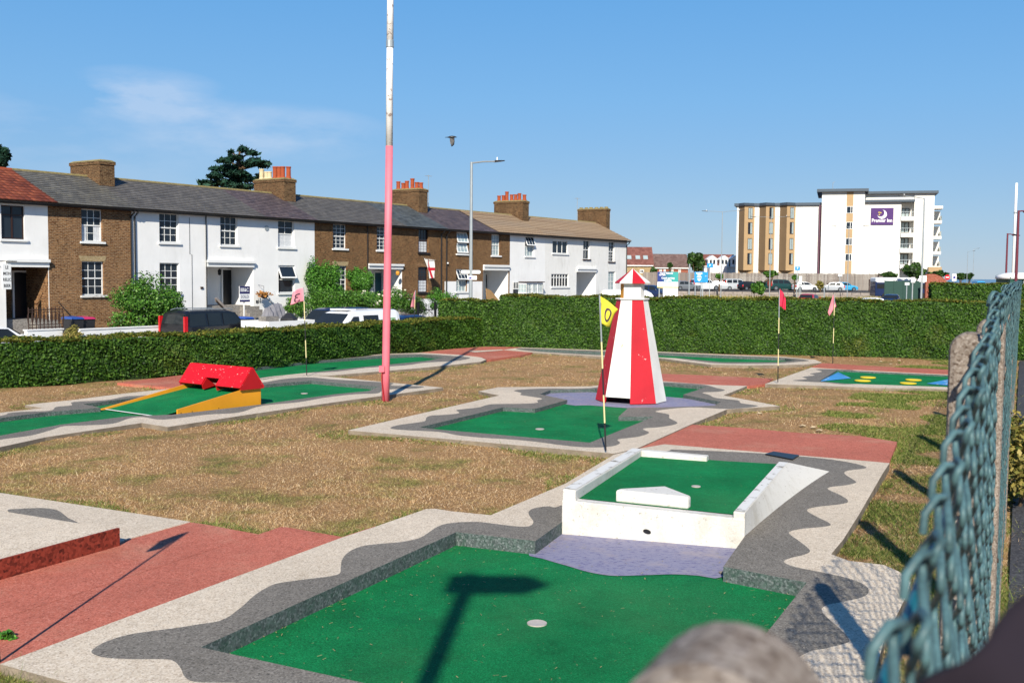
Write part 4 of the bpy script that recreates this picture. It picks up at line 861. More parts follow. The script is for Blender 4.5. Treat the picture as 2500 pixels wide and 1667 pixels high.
        if not nosill: MB().box(x0-.10, x1+.12, -.09, rd, z0-.10, z0).build('sill', M[sill], w)
        return w
    def lintel(s, px, m):
        x0, x1, z0, z1 = s.rect(px); MB().prism([(x0-.05, -.004, z1), (x1+.05, -.004, z1), (x1+.16, -.004, z1+.26), (x0-.16, -.004, z1+.26)], (0, .01, 0)).build('brick_arch', M[m], s.T)
    def porch(s, x0, x1, ztop, canopy=.33, depth=1.25, inner='render', door='black', dx=(.25, 1.05), zfloor=None, dentil=True, cm='upvc', dtop=None):
        T = s.T; zf = zfloor; s.open.append((x0, x1, .0, ztop, .02)); d = depth; mb = MB()
        mb.poly((x0, .02, 0), (x0, d, 0), (x0, d, ztop), (x0, .02, ztop)); mb.poly((x0, .02, ztop), (x0, d, ztop), (x1, d, ztop), (x1, .02, ztop)); mb.poly((x0, d, 0), (x1, d, 0), (x1, d, ztop), (x0, d, ztop)); mb.build('porch_wall', M[inner], T)
        MB().poly((x1, .02, 0), (x1, .02, ztop), (x1, d, ztop), (x1, d, 0)).build('porch_side_wall', M[inner if inner != 'brick2' else 'brick'], T)
        MB().box(x0, x1, .25, d, .0, zf).build('porch_floor', M['paving'], T)
        dt = dtop or min(ztop-.15, zf+2.15); dr = MB().box(x0+dx[0], x0+dx[1], d-.07, d-.01, zf, dt).build('door', M[door], T)
        for a in (0, 1):
            for c in (0, 1):
                w_ = dx[1]-dx[0]; MB().box(x0+dx[0]+w_*(.12+.42*a), x0+dx[0]+w_*(.46+.42*a), d-.078, d-.071, zf+.2+.95*c, zf+.95+.95*c).build('door_panel', M[door], dr)
        MB().cyl((x0+dx[1]-.1, d-.13, zf+1.0), (x0+dx[1]-.1, d-.07, zf+1.0), .03, 8).build('door_knob', M['steel'], dr)
        MB().box(x0+dx[0]-.09, x0+dx[0], d-.09, d-.005, zf, dt+.09).box(x0+dx[1], x0+dx[1]+.09, d-.09, d-.005, zf, dt+.09).box(x0+dx[0], x0+dx[1], d-.09, d-.005, dt, dt+.09).build('door_frame', M['upvc'], dr)
        st = MB(); ns = max(3, int(zf/.18))
        for i in range(ns): st.box(x0+dx[0]-.15, x0+dx[1]+.25, .25-.27*(i+1), .25-.27*i+.002*i, -.05, zf-zf*(i+.3)/ns)
        st.build('steps', M['paving'], T)
        MB().tube([(x0+dx[1]+.3, .2, zf+.9), (x0+dx[1]+.3, -.27*ns, .95)], .02, 6).tube([(x0+dx[1]+.3, .2, zf+.9), (x0+dx[1]+.3, .2, zf)], .018, 6).tube([(x0+dx[1]+.3, -.27*ns, .95), (x0+dx[1]+.3, -.27*ns, .0)], .018, 6).build('handrail', M['black'], T)
        ca = MB().box(x0-.02, x1-.0, -.10, .02, ztop, ztop+canopy).box(x0-.05, x1-.0, -.2, -.10, ztop+canopy*.62, ztop+canopy).build('canopy', M[cm], T)
        if dentil:
            m2 = MB(); k = int((x1-x0)/.13)
            for i in range(k): c = x0+.04+(x1-x0-.1)*i/k; m2.box(c, c+.065, -.145, -.101, ztop+canopy*.40, ztop+canopy*.60)
            m2.build('dentils', M[cm], ca)
    def roof(s, courses=16, mat=None, part=None, ue=None):
        a, b = (s.ru[0]-s.u0, s.ru[1]-s.u0) if part is None else part; m = M[mat or s.roofm]; mb = MB(); ye, yr = -.30, YR; ze = ZE-.02
        def pt(t, lift): L = math.hypot(yr-ye, ZR-ze); return (ye+(yr-ye)*t-lift*(ZR-ze)/L, ze+(ZR-ze)*t+lift*(yr-ye)/L)
        for i in range(courses):
            t0, t1 = i/courses, (i+1)/courses; y0, z0 = pt(t0, .028); y1, z1 = pt(t1, .006); yb, zb = pt(t0, .0)
            mb.poly((a, y0, z0), (b, y0, z0), (b, y1, z1), (a, y1, z1)); mb.poly((a, yb, zb), (b, yb, zb), (b, y0, z0), (a, y0, z0))
        mb.poly((a, YB+.3, ze), (a, yr, ZR), (b, yr, ZR), (b, YB+.3, ze)); o = mb.build('roof', m, s.T)
        rg = MB(); n = max(2, int((b-a)/.45))
        for i in range(n): c0, c1 = a+(b-a)*i/n, a+(b-a)*(i+1)/n; rg.tube([(c0, yr, ZR+.0), (c1-.012, yr, ZR+.0)], [.085, .09], 8)
        rg.build('ridge_tiles', M['cap'] if s.roofm != 'redtile' else M['terracotta'], o); return o
    def eaves(s):
        a, b = 0, s.W
        MB().box(a, b, -.28, .02, ZE-.16, ZE-.04).build('fascia', M['gutter'], s.T); g = MB(); n = 6
        prof = [(-.36+.07*math.cos(math.pi*k/n)*1.0, ZE-.05-.07*math.sin(math.pi*k/n)) for k in range(n+1)]; g.prism([(a, y, z) for y, z in prof], (b-a, 0, 0)); g.build('gutter', M['gutter'], s.T)
    def downpipe(s, px, m='gutter'):
        x = s.X(px); MB().tube([(x, -.36, ZE-.1), (x, -.3, ZE-.25), (x, -.06, ZE-.42), (x, -.06, .1)], .042, 8).build('downpipe', M[m], s.T)
    def chimney(s, left, mid, right, ytop, ybase, pots, capm='cap', side=None, potm=None, htop=None):
        w = -2.35; x0 = FW(mid, ybase, w)[0]-s.u0; x1 = FW(right, ybase, w)[0]-s.u0; zt = FW(mid, ytop, w)[1]-ROAD
        p = TP(FW(mid, ybase, w)[0], w, ZR+ROAD); L = 2.3
        for _ in range(30):
            q = p-DN*L; d = q-Vector((0, 0, EYE)); xx = 1250+F_PX*d.dot(RT)/d.dot(FWD); L *= 1+((xx-left)/200); L = max(1.2, min(3.4, L))
        y0, y1 = 2.35, 2.35+L; ch = MB().box(x0, x1, y0, y1, ZR-.9, zt-.16).box(x0-.045, x1+.045, y0-.045, y1+.045, zt-.16, zt).build('chimney', M['chimbrick'], s.T)
        MB().hexa([(x0-.06, y0-.06, zt), (x1+.06, y0-.06, zt), (x1+.06, y1+.06, zt), (x0-.06, y1+.06, zt), (x0+.1, y0+.1, zt+.10), (x1-.1, y0+.1, zt+.10), (x1-.1, y1-.1, zt+.10), (x0+.1, y1-.1, zt+.10)]).build('cement_cap', M[capm], ch)
        if side: MB().box(x1+.001, x1+.03, y0, y1, ZR-.5, zt-.165).build('painted_side', M[side], ch)
        n = len(pots); xm = (x0+x1)/2
        for i, (h, m) in enumerate(pots):
            y = y1-.18-(L-.36)*(i/(max(1, n-1))); r = .155
            MB().lathe([(r*1.12, 0), (r*1.1, .1), (r*.92, .16), (r*.9, h-.1), (r*1.05, h-.07), (r*1.05, h), (r*.8, h)], 12, (xm+.06*math.sin(i*2.3), y, zt+.05)).build('chimney_pot', M[m], ch)
        return ch
tc = 'terracotta'
# H0 white with red tiles
h = House('white rendered house with red tiled roof at the left edge', 0, 118, 'render', 'redtile', u0=U(118)-6.2); h0 = h
h.window((3, 502, 60, 584), 'plain', 'darkframe', 2, 2, rd=.09); zf = h.Z(60, 770, -1.25)
h.porch(h.X(12), h.X(117), h.Z(60, 652), .36, 1.9, 'brick2', 'black', (h.X(33, 720, -1.9)-h.X(12), h.X(71, 720, -1.9)-h.X(12)), 1.35, dentil=False)
h.walls(); h.eaves(); h.roof(2, 'rust', part=(0, U(142, 496, .3)-h.u0))
# its tiles, one by one
tl = .34; a_, b_ = -.05, U(142, 496, .3)-h.u0; Lr = math.hypot(YR+.3, ZR-ZE+.02); nc = 12; nt = int((b_-a_)/.30); sl = math.atan2(ZR-ZE+.02, YR+.3)
tmb = MB()
for q_ in range(4): x0, x1 = .30*q_/4, .30*(q_+1)/4; z0 = .02*math.sin(q_/4*math.pi); z1 = .02*math.sin((q_+1)/4*math.pi); tmb.poly((x0, 0, z0+.035), (x1, 0, z1+.035), (x1, Lr/nc*1.08, z1+.01), (x0, Lr/nc*1.08, z0+.01)); tmb.poly((x0, 0, 0), (x1, 0, 0), (x1, 0, z1+.035), (x0, 0, z0+.035))
tmb.xf(lambda p: Vector((p.x, p.y*math.cos(sl)-p.z*math.sin(sl), p.y*math.sin(sl)+p.z*math.cos(sl)))); rf = [c for c in h.T.children if c.name.startswith('roof')][0]
t0_ = None
for j in range(nc):
    for i in range(nt):
        if i < nt-13: continue
        if t0_ is None: t0_ = tmb.build('roof_tile', M['redtile'], rf); o = t0_
        else: o = t0_.copy(); C.objects.link(o)
        d = Lr*j/nc; o.location = (b_-.30*(nt-i), -.3+d*math.cos(sl), ZE-.01+d*math.sin(sl))
# hanging sign
hs0, hz0 = h.X(6, 660, .7), h.Z(6, 660, .7)
# H1 brick
h = House('yellow brown brick house with slate roof and a bare square chimney', 118, 322, 'brick', 'slate_l', roof_u=(U(142, 496, .3), U(322)))
h.window((199, 511, 250, 590), 'sash', 'upvc', 3, 2, curtain='sides'); h.window((200, 638, 254, 721), 'sash', 'upvc', 3, 2, sill='worn'); h.lintel((200, 638, 254, 721), 'buffbrick')
h.walls(); h.eaves(); h.roof(); h.chimney(172, 244, 280, 393, 436, [])
h.downpipe(319, 'gutter'); h1 = h
# H2 white
h = House('white house with small paned windows right of the brick house and its downpipe', 322, 502, 'render', 'slate')
h.window((389, 521, 436, 592), 'sash', 'upvc', 3, 2); h.window((390, 642, 438, 715), 'sash', 'upvc', 3, 2); h.walls(); h.eaves(); h.roof(); h.downpipe(328); h2 = h
MB().tube([(h.X(463), -.01, ZE-.3), (h.X(463), -.01, h.Z(463, 620)), (h.X(468), -.01, h.Z(463, 622)), (h.X(468), -.01, .3)], .012, 5).build('wall_cable', M['gutter'], h.T)
MB().box(h.X(488), h.X(494), -.06, 0, h.Z(490, 705), h.Z(490, 700)).build('vent', M['rust'], h.T)
# H3 white, number 51
h = House('white house number 51 with covered porch and an open lower window', 502, 768, 'render', 'slate')
h.window((538, 529, 580, 599), 'sash', 'upvc', 3, 2); h.window((679, 539, 718, 604), 'sash', 'upvc', 2, 2, curtain=True); h.window((680, 648, 720, 715), 'open', 'upvc', 1, 1)
h.porch(h.X(503), h.X(618), h.Z(560, 652), .36, 1.9, 'render', 'black', (h.X(542, 700, -1.9)-h.X(503), h.X(568, 700, -1.9)-h.X(503)), 1.75)
h.walls(); h.eaves(); mid_ = U(640)-h.u0; h.roof(16, 'slate', part=(0, mid_)); h.roof(16, 'slate_p', part=(mid_, h.W)); h3 = h
h.chimney(620, 694, 722, 437, 473, [(.70, 'creampot'), (.52, 'creampot'), (.5, 'creampot'), (.80, tc), (.78, tc), (.76, tc), (.74, tc)])
MB().tube([(h.X(502), -.05, ZE-.1), (h.X(502.5), -.05, .2)], .03, 6).build('downpipe', M['gutter'], h.T)
nb_ = text_mb('51', .26, 2, bold=.006); nb_.xf(lambda p: Vector((h.X(632)+p.x, -.012, h.Z(632, 737)+p.y))).build('house_number', M['black'], h.T)
MB().box(h.X(624), h.X(626.5), -.04, 0, h.Z(625, 740), h.Z(625, 733)).build('door_bell', M['black'], h.T)
MB().lathe([(.05, 0), (.09, .06), (.10, .28), (.03, .36)], 8, (h.X(536, 665, -.9), .9, h.Z(536, 672, -.9))).build('porch_lamp', M['black'], h.T)
MB().lathe([(.16, 0), (.16, .03)], 12, (0, 0, 0)).xf(lambda p: Vector((h.X(651)+p.x, -.03+p.z, h.Z(651, 557)+p.y))).build('wall_plaque', M['steel'], h.T)
# H4 brick with ivy
h = House('brick house with ivy covered front and teal door behind the pink pole', 768, 985, 'brick2', 'slate')
h.window((813, 547, 846, 607), 'sash', 'upvc', 3, 3, rd=.12); h.window((815, 649, 847, 717), 'sash', 'upvc', 3, 3); h.window((920, 554, 950, 611), 'sash', 'upvc', 3, 3)
M['tealdoor'] = plain('teal_door', H3('1f4a55'), .4); h.lintel((815, 649, 847, 717), 'buffbrick')
h.porch(h.X(898), h.X(982), h.Z(940, 657), .34, 1.9, 'render', 'tealdoor', (h.X(913, 690, -1.9)-h.X(898), h.X(936, 690, -1.9)-h.X(898)), 1.5); h.walls(); h.eaves(); h.roof(); h4 = h
MB().tube([(h.X(896), -.05, ZE-.1), (h.X(897), -.05, .2)], .035, 6).build('downpipe', M['gutter'], h.T)
h.chimney(957, 1023, 1044, 462, 502, [(.62, tc), (.5, tc), (.62, tc), (.0001+.78, tc), (.5, tc), (.45, tc)])
MB().lathe([(.1, 0), (.14, .12), (.1, .28)], 10, (h.X(964), -.25, h.Z(964, 672))).build('wall_lantern', M['lyel'], h.T)
# H5 brick with dark windows
h = House('brick house with dark framed windows and the red cross flag', 985, 1086, 'brick2', 'slate_b')
h.window((1022, 559, 1046, 617), 'sash', 'darkframe', 3, 4, sill='black', curtain=True); h.window((1021, 652, 1045, 714), 'sash', 'darkframe', 3, 4, sill='black', curtain=True); h.lintel((1021, 652, 1045, 714), 'brick'); h.walls(); h.eaves(); h.roof(); h.downpipe(1076); h5 = h
MB().box(0, h.W, -.02, 0, 0, h.Z(1030, 730)).build('painted_plinth', M['render'], h.T)
# H6 brick, white below
h = House('brick house with white painted ground floor and tilted open windows behind the lamp', 1086, 1245, 'brick2', 'slate_p', roof_u=(U(1086), U(1216, 566, .3)))
h.window((1115, 567, 1142, 620), 'open2', 'upvc', 3, 2); h.window((1114, 657, 1140, 712), 'open', 'upvc', 3, 2, glass='paleglass'); h.window((1200, 573, 1221, 624), 'sash', 'upvc', 3, 2, curtain=False, glass='paleglass')
h.porch(h.X(1180), h.X(1242), h.Z(1210, 660), .4, 2.1, 'render', 'black', (h.X(1183.5, 690, -2.1)-h.X(1180), h.X(1198, 690, -2.1)-h.X(1180)), 1.45)
h.walls(); h.eaves(); h.roof(); h6 = h
x0, x1, z0, z1 = h.rect((1114, 657, 1140, 712)); zp = h.Z(1125, 687)
MB().box(0, x0, -.012, 0, 0, zp).box(x1, h.X(1178), -.012, 0, 0, zp).box(x0, x1, -.012, 0, 0, z0-.1).build('painted_plinth', M['render'], h.T)
h.downpipe(1089); h.chimney(1206, 1276, 1291, 491, 524, [(.5, tc), (.52, tc), (.80, tc), (.55, tc), (.55, tc), (.62, tc), (.5, tc)])
MB().lathe([(.07, 0), (.07, .1)], 8, (h.X(1090.5), -.1, h.Z(1090, 644))).build('alarm_box', M['upvc'], h.T)
# H8 white with the bay
h = House('bright white house with a ground floor bay window', 1245, 1331, 'render', 'sandtile', roof_u=(U(1216, 566, .3), U(1331)))
h.window((1282, 577, 1304, 626), 'open', 'upvc', 3, 2, glass='paleglass'); h.walls(); h.eaves(); h8 = h
def bay(h):
    x0, x1 = h.X(1266), h.X(1318); zt = h.Z(1290, 690); zb = .3; d = .55; xm0, xm1 = x0+.35, x1-.35; B_ = MB()
    ring = [(x0, 0), (xm0, -d), (xm1, -d), (x1, 0)]
    bo = MB().prism([(x, y, zb) for x, y in ring], (0, 0, .55)).prism([(x, y, zt-.12) for x, y in ring], (0, 0, .14)).build('bay_window', M['upvc'], h.T)
    for (xa, ya), (xb, yb) in zip(ring[:-1], ring[1:]):
        a, b = Vector((xa, ya, 0)), Vector((xb, yb, 0)); e = (b-a).normalized(); n_ = Vector((e.y, -e.x, 0)); L = (b-a).length; nl = max(1, round(L/.75))
        MB().poly(a+Vector((0, 0, zb+.55))-n_*.03, b+Vector((0, 0, zb+.55))-n_*.03, b+Vector((0, 0, zt-.12))-n_*.03, a+Vector((0, 0, zt-.12))-n_*.03).build('pane', M['paleglass'], bo)
        m2 = MB(); H_ = zt-.12-zb-.55
        for i in range(nl+1):
            c = a+e*(L*i/nl); m2.tube([c+Vector((0, 0, zb+.55)), c+Vector((0, 0, zt-.12))], .05, 4)
        m2.tube([a+Vector((0, 0, zb+.55+H_*.66)), b+Vector((0, 0, zb+.55+H_*.66))], .045, 4)
        for i in range(nl):
            for k in (1, 2): c = a+e*(L*(i+k/3)/nl); m2.tube([c+Vector((0, 0, zb+.55)), c+Vector((0, 0, zt-.12))], .014, 4)
            for k in (.22, .44, .83): m2.tube([a+e*(L*i/nl)+Vector((0, 0, zb+.55+H_*k)), a+e*(L*(i+1)/nl)+Vector((0, 0, zb+.55+H_*k))], .014, 4)
        m2.build('glazing_bars', M['upvc'], bo)
    MB().prism([(x0-.1, 0, zt+.02), (xm0-.1, -d-.12, zt+.02), (xm1+.1, -d-.12, zt+.02), (x1+.1, 0, zt+.02)], (0, 0, .07)).build('bay_roof', M['darkframe'], bo)
    a, b = h.X(1253.5), h.X(1265); dr = MB().box(a, b, -.05, -.005, .3, h.Z(1259, 706)).build('door', M['glass'], h.T); MB().box(a, b, -.05, -.004, h.Z(1259, 704), h.Z(1259, 690)).build('fanlight', M['glass'], h.T)
    m2 = MB(); zt2 = h.Z(1259, 689)
    for x in (a-.04, a+(b-a)/3-.02, a+(b-a)*2/3-.02, b): m2.box(x, x+.04, -.07, -.051, h.Z(1259, 704), zt2)
    m2.box(a-.04, b+.04, -.075, -.051, zt2-.02, zt2+.05).box(a-.04, b+.04, -.075, -.051, h.Z(1259, 706), h.Z(1259, 704)); m2.build('door_frame', M['upvc'], h.T)
bay(h)
# H9 stained
h = House('off white house with streaky stained render and wide casement windows', 1331, 1408, 'render_dirty', 'sandtile')
h.window((1349, 588, 1386, 619), 'plain', 'upvc', 3, 1, rd=.06); h.window((1346, 669, 1388, 700), 'plain', 'upvc', 6, 2, rd=.06); h.walls(); h.eaves(); h9 = h
# H10 end house
h = House('end white house of the terrace with a porch and narrow windows', 1408, 1531, 'render_dirty', 'sandtile', roof_u=(U(1408), U(1531)+.25))
h.window((1424, 587, 1440, 633), 'sash', 'upvc', 2, 1, sill='darkframe'); h.window((1486, 590, 1500, 639), 'sash', 'upvc', 2, 3, sill='darkframe'); h.window((1485, 663, 1502, 712), 'sash', 'upvc', 2, 2, glass='paleglass')
h.porch(h.X(1408.5), h.X(1456), h.Z(1430, 664), .36, 2.0, 'render', 'darkframe', (max(.1, h.X(1407.5, 690, -2.)-h.X(1408.5)), h.X(1416, 690, -2.)-h.X(1408.5)), 1.3, dentil=False); h.walls(); h.eaves(); h.downpipe(1529); h10 = h
h.chimney(1410, 1480, 1489, 510, 546, [(.16, 'cap')]*6, side='render')
for h in (h8, h9, h10):      # sandy roofs: each tile course a part
    o = h.roof(1, 'darkframe'); a, b = h.ru[0]-h.u0, h.ru[1]-h.u0; nc = 11; n = int((b-a)/.33)
    for j in range(nc):
        d0, d1 = Lr*j/nc, Lr*(j+1.06)/nc; mb = MB(); k = n*2
        for i in range(k):
            x0, x1 = a+(b-a)*i/k, a+(b-a)*(i+1)/k; z0 = .045 if i % 2 == 0 else .03; z1 = .03 if i % 2 == 0 else .045
            f_ = lambda x, d, z: (x, -.3+d*math.cos(sl)-z*math.sin(sl), ZE-.02+d*math.sin(sl)+z*math.cos(sl))
            mb.poly(f_(x0, d0, z0+.02), f_(x1, d0, z1+.02), f_(x1, d1, z1-.012), f_(x0, d1, z0-.012)); mb.poly(f_(x0, d0, 0), f_(x1, d0, 0), f_(x1, d0, z1+.02), f_(x0, d0, z0+.02))
        mb.build('tile_course', M['sandtile'], o)
def aerial(h, px, py0, py1, w=-3.2):
    x = h.X(px, py0, w); z1 = h.Z(px, py1, w); mb = MB().cyl((x, -w, ZR-.4), (x, -w, z1), .022, 6)
    for i in range(5): mb.cyl((x-.25+.12*i, -w-.2, z1-.06), (x-.25+.12*i, -w+.2, z1-.06), .008, 4)
    mb.cyl((x-.35, -w, z1-.06), (x+.35, -w, z1-.06), .01, 4); mb.build('aerial', M['steel'], h.T)
aerial(h5, 1046, 470, 428); aerial(h9, 1409, 520, 483)
# ---------------------------------------------------------------- things in front of the terrace
def tthing(name, label, cat, u, w, z, group=None): return thing(name, label, cat, TP(u, w, z), RZ_T, group=group)
def tb(px, py, w): u, z = FW(px, py, w); return TP(u, w, z)
# hanging sign of the left house
u, z = FW(16, 672, .6); T = tthing('hanging_sign', 'white hanging sign with short dark words beside the dark porch', 'hanging sign', u, .6, z)
MB().box(-.20, .20, -.03, .03, -.62, .5).build('board', M['upvc'], T)
for i, tx in enumerate(('LE', 'MON', 'RELIC', 'BEER')):
    text_mb(tx, .19, 2, bold=.004).xf(lambda p: Vector((p.x*.8, -.034, .34-.27*i+p.y))).build('lettering', M['black'], T)
MB().tube([(-.25, .0, .62), (.5, 0, .62)], .02, 6).tube([(-.25, 0, .62), (-.25, .6, .62)], .02, 6).tube([(0, 0, .5), (0, 0, .62)], .01, 4).build('bracket', M['black'], T)
# garden walls
def gwall(label, xa, xb, ytop, w=5.2, m='render', th=.22):
    ua, z = FW(xa, ytop, w); ub, _ = FW(xb, ytop, w); T = tthing('garden_wall', label, 'garden wall', ua, w, ROAD+.1, 'white garden walls'); L = ub-ua; hz = z-ROAD-.1
    MB().box(0, L, 0, th, 0, hz).build('wall', M[m], T, bevel=.03); MB().box(-.03, L+.03, -.03, th+.03, hz, hz+.05).build('coping', M[m], T); return T, ua, z
gw, ua_, gz = gwall('short white garden wall with iron railings by the white car', 66, 154, 808)
gwall('long white garden wall between the bins and the dark estate car', 196, 392, 806)
rl = thing('railing', 'rusty iron railings with oval hoops above the short white wall', 'railings', TP(U(70, 800, 5.1), 5.1, gz), RZ_T); x = 0.
u1_ = U(154, 790, 5.1)-U(70, 800, 5.1); n = 9; hr = .95
MB().tube([(0, 0, .12), (u1_, 0, .12)], .022, 6).tube([(0, 0, hr-.1), (u1_, 0, hr-.1)], .022, 6).build('rail', M['rust'], rl)
for i in range(n+1): MB().tube([(u1_*i/n, 0, 0), (u1_*i/n, 0, hr)], .02, 6).build('baluster', M['rust'], rl)
for i in range(n): c = u1_*(i+.5)/n; MB().tube([(c+.13*math.cos(a), 0, hr*.52+.28*math.sin(a)) for a in [2*math.pi*k/12 for k in range(12)]], .016, 5, closed=True).build('oval_hoop', M['rust'], rl)
def bin_(label, px, py, w, lid):
    u, z = FW(px, py, w); T = tthing('wheelie_bin', label, 'wheelie bin', u, w, ROAD+.12, 'wheelie bins'); hz = z-ROAD-.12
    MB().hexa([(-.24, -.3, .08), (.24, -.3, .08), (.24, .3, .08), (-.24, .3, .08), (-.30, -.36, hz-.08), (.30, -.36, hz-.08), (.30, .36, hz-.08), (-.30, .36, hz-.08)]).build('body', M['plastic'], T, bevel=.02)
    MB().hexa([(-.32, -.40, hz-.08), (.32, -.40, hz-.08), (.32, .40, hz-.08), (-.32, .40, hz-.08), (-.26, -.3, hz), (.26, -.3, hz), (.26, .36, hz+.03), (-.26, .36, hz+.03)]).build('lid', plain('lid_'+lid, H3(lid), .5), T, bevel=.01)
    for s in (-.25, .25): MB().cyl((s-.03, .3, .1), (s+.03, .3, .1), .1, 10).build('wheel', M['tyre'], T)
bin_('wheelie bin with a blue lid beside the iron railings', 178, 774, 4.3, '2b4a8f'); bin_('wheelie bin with a pink lid next to the blue lidded bin', 206, 774, 4.2, 'b8305c'); bin_('wheelie bin with blue lid behind the white trailer', 598, 774, 3.6, '2b4fa0')
# sold board
u, z = FW(597, 718, 2.2); T = tthing('sold_board', 'navy and white estate agent sold board before the porch of the white house', 'sign board', u, 2.2, ROAD+.12); zc = z-ROAD-.12
M['navy'] = plain('navy_print', H3('2a2a5c'), .5)
MB().box(-.36, .36, -.02, .02, zc-.42, zc+.42).build('board', M['white'], T); MB().box(-.36, .36, -.026, -.021, zc+.02, zc+.42).build('navy_panel', M['navy'], T); MB().box(-.36, .36, -.026, -.021, zc-.42, zc-.31).build('navy_strip', M['navy'], T)
text_mb('BB&C.', .27, 2, bold=.006).xf(lambda p: Vector((p.x*.85, -.03, zc+.22+p.y))).build('lettering', M['white'], T); text_mb('SOLD', .22, 2).xf(lambda p: Vector((p.x, -.03, zc-.14+p.y))).build('lettering', M['navy'], T); MB().box(-.025, .025, .021, .07, 0, zc+.3).build('post', M['white'], T)
# hanging basket
u, z = FW(644, 722, .45); T = tthing('hanging_basket', 'withered hanging basket on the white wall beside number 51', 'hanging basket', u, .45, z)
MB().lathe([(.05, -.16), (.2, -.08), (.26, .03)], 12).build('basket', M['rust'], T); V, Fc = leaves(rng.normal(0, .12, (160, 3))*np.array([1.6, 1.2, .6])+np.array([0, 0, .08]), rng.normal(size=(160, 3)), .09); raw('dead_plants', V, Fc, leafmat('withered_leaves', [H3('8a5a2a'), H3('b07a3c'), H3('6a4a24')]), T, kind='stuff'); MB().tube([(0, 0, .05), (0, .0, .55), (0, .45, .6)], .012, 5).build('bracket', M['black'], T)
# red cross flag
p0, p1, p2_, p3 = (tb(x, y, w) for x, y, w in ((1035, 631, .7), (1058, 635, 1.2), (1061, 677, 1.0), (1048, 681, .6))); T = thing('england_flag', 'white flag with a red cross hanging from the brick house', 'flag', tuple(p0), world=True)
def fq(u, v): return p0.lerp(p1, u).lerp(p3.lerp(p2_, u), v)+DN*(.10*math.sin(u*7+v*3))
def fgrid(u0, u1, v0, v1, nu, nv, off_):
    mb = MB(); J = [fq(u0+(u1-u0)*i/nu, v0+(v1-v0)*j/nv)+DN*off_ for j in range(nv+1) for i in range(nu+1)]; mb.pts(J)
    for j in range(nv):
        for i in range(nu): a = j*(nu+1)+i; mb.f.append((a, a+1, a+nu+2, a+nu+1))
    return mb
cl_ = fgrid(0, 1, 0, 1, 10, 10, 0).build('cloth', M['white'], T, smooth=True); M['crossred'] = plain('flag_red', H3('c21830'), .8)
fgrid(.42, .58, 0, 1, 2, 10, .012).build('red_cross_bar', M['crossred'], cl_); fgrid(0, 1, .44, .60, 10, 2, .014).build('red_cross_bar', M['crossred'], cl_); MB().tube([tb(1033, 628, 0), p0+DN*.1, p1+DN*.2], .018, 6).build('flag_staff', M['wood'], T)
# ramped timber by the porch, covered motorbike etc
u, z = FW(580, 760, 2.0); T = tthing('timber_pile', 'pile of old boards leaning on the steps of the white house', 'timber pile', u, 2.0, ROAD+.12)
for i in range(5): MB().hexa([(-1.5+.1*i, .1*i, 2.1-.05*i), (-1.3+.1*i, .1*i, 2.1-.05*i), (.9+.05*i, .1*i-.3, .05), (.7+.05*i, .1*i-.3, .05), (-1.5+.1*i, .1*i+.06, 2.14-.05*i), (-1.3+.1*i, .1*i+.06, 2.14-.05*i), (.9+.05*i, .1*i-.24, .09), (.7+.05*i, .1*i-.24, .09)]).build('board', M['woodnew' if i % 2 else 'wood'], T)
u, z = FW(1212, 715, 1.5); T = tthing('ramp_board', 'sloping plywood ramp beside the dark door near the street lamp', 'board', u, 1.5, ROAD+.12)
pa, pb_, pc, pd = (tb(x, y, 1.2) for x, y in ((1187, 704), (1199, 709), (1222, 738), (1190, 738))); ORI[T.name] = Vector((0, 0, 0))
iv = T.matrix_basis.inverted(); MB().prism([iv @ p for p in (pa, pb_, pc, pd)], (0, .05, 0)).build('board', M['woodnew'], T)
# vegetation along the terrace
def tshrub(name, label, cat, px, py, w, rx, rz, n, size, mat, seed, k=12, ry=None):
    c = tb(px, py, w); return shrub(name, label, cat, (c.x, c.y, ROAD+.1), tuple(c), (rx, ry or rx, rz), n*2, size*.68, mat, k, seed)
tshrub('bush', 'large loose green bush between the white garden wall and the dark estate car', 'bush', 362, 752, 3.6, 1.75, 1.55, 5200, .13, 'shrub', 3, 22)
tshrub('bush', 'small yellow green bush between the two white garden walls', 'bush', 172, 818, 5.6, .5, .45, 500, .09, 'weed', 4, 8)
tshrub('climber', 'tall ivy mound climbing the brick house on the left of its lower window', 'ivy', 792, 694, .8, 1.2, 1.75, 6500, .11, 'ivy', 5, 20, .8)
tshrub('climber', 'clipped block of ivy between the lower window and the teal door', 'ivy', 878, 686, .5, .95, 1.15, 4200, .10, 'ivy', 6, 16, .5)
tshrub('bush', 'low spreading greenery under the ivy mound behind the van', 'bush', 830, 738, 3.0, 2.6, .85, 4200, .11, 'shrub', 7, 20, 1.0)
rb = tshrub('rose_bush', 'rose bush with pale cream flowers behind the pink pole', 'rose bush', 945, 738, 2.6, 1.9, .95, 3600, .10, 'shrub', 8, 18, 1.0)
fc = tb(945, 735, 3.2); mfl = plain('rose_petals', (.75, .72, .55), .8)
for i in range(26):
    p = tb(random.uniform(870, 992), random.uniform(706, 750), 3.3+random.uniform(-.3, .5)); r = random.uniform(.06, .11)
    MB().lathe([(r*.4, -r*.6), (r, 0), (r*.7, r*.5), (r*.2, r*.6)], 7, p).build('rose_bloom', mfl, rb)
tshrub('bush', 'dark bush left of the iron gate near the corner of the hedge', 'bush', 1010, 752, 4.0, .9, .8, 1500, .10, 'tree', 9)
tshrub('bush', 'light green bush right of the iron gate below the street lamp', 'bush', 1082, 738, 4.4, 1.0, 1.0, 1900, .10, 'ivy', 10)
tshrub('bush', 'small dark bush under the open window beside the pink flag', 'bush', 722, 752, 2.2, .9, .75, 1300, .10, 'shrub', 11)
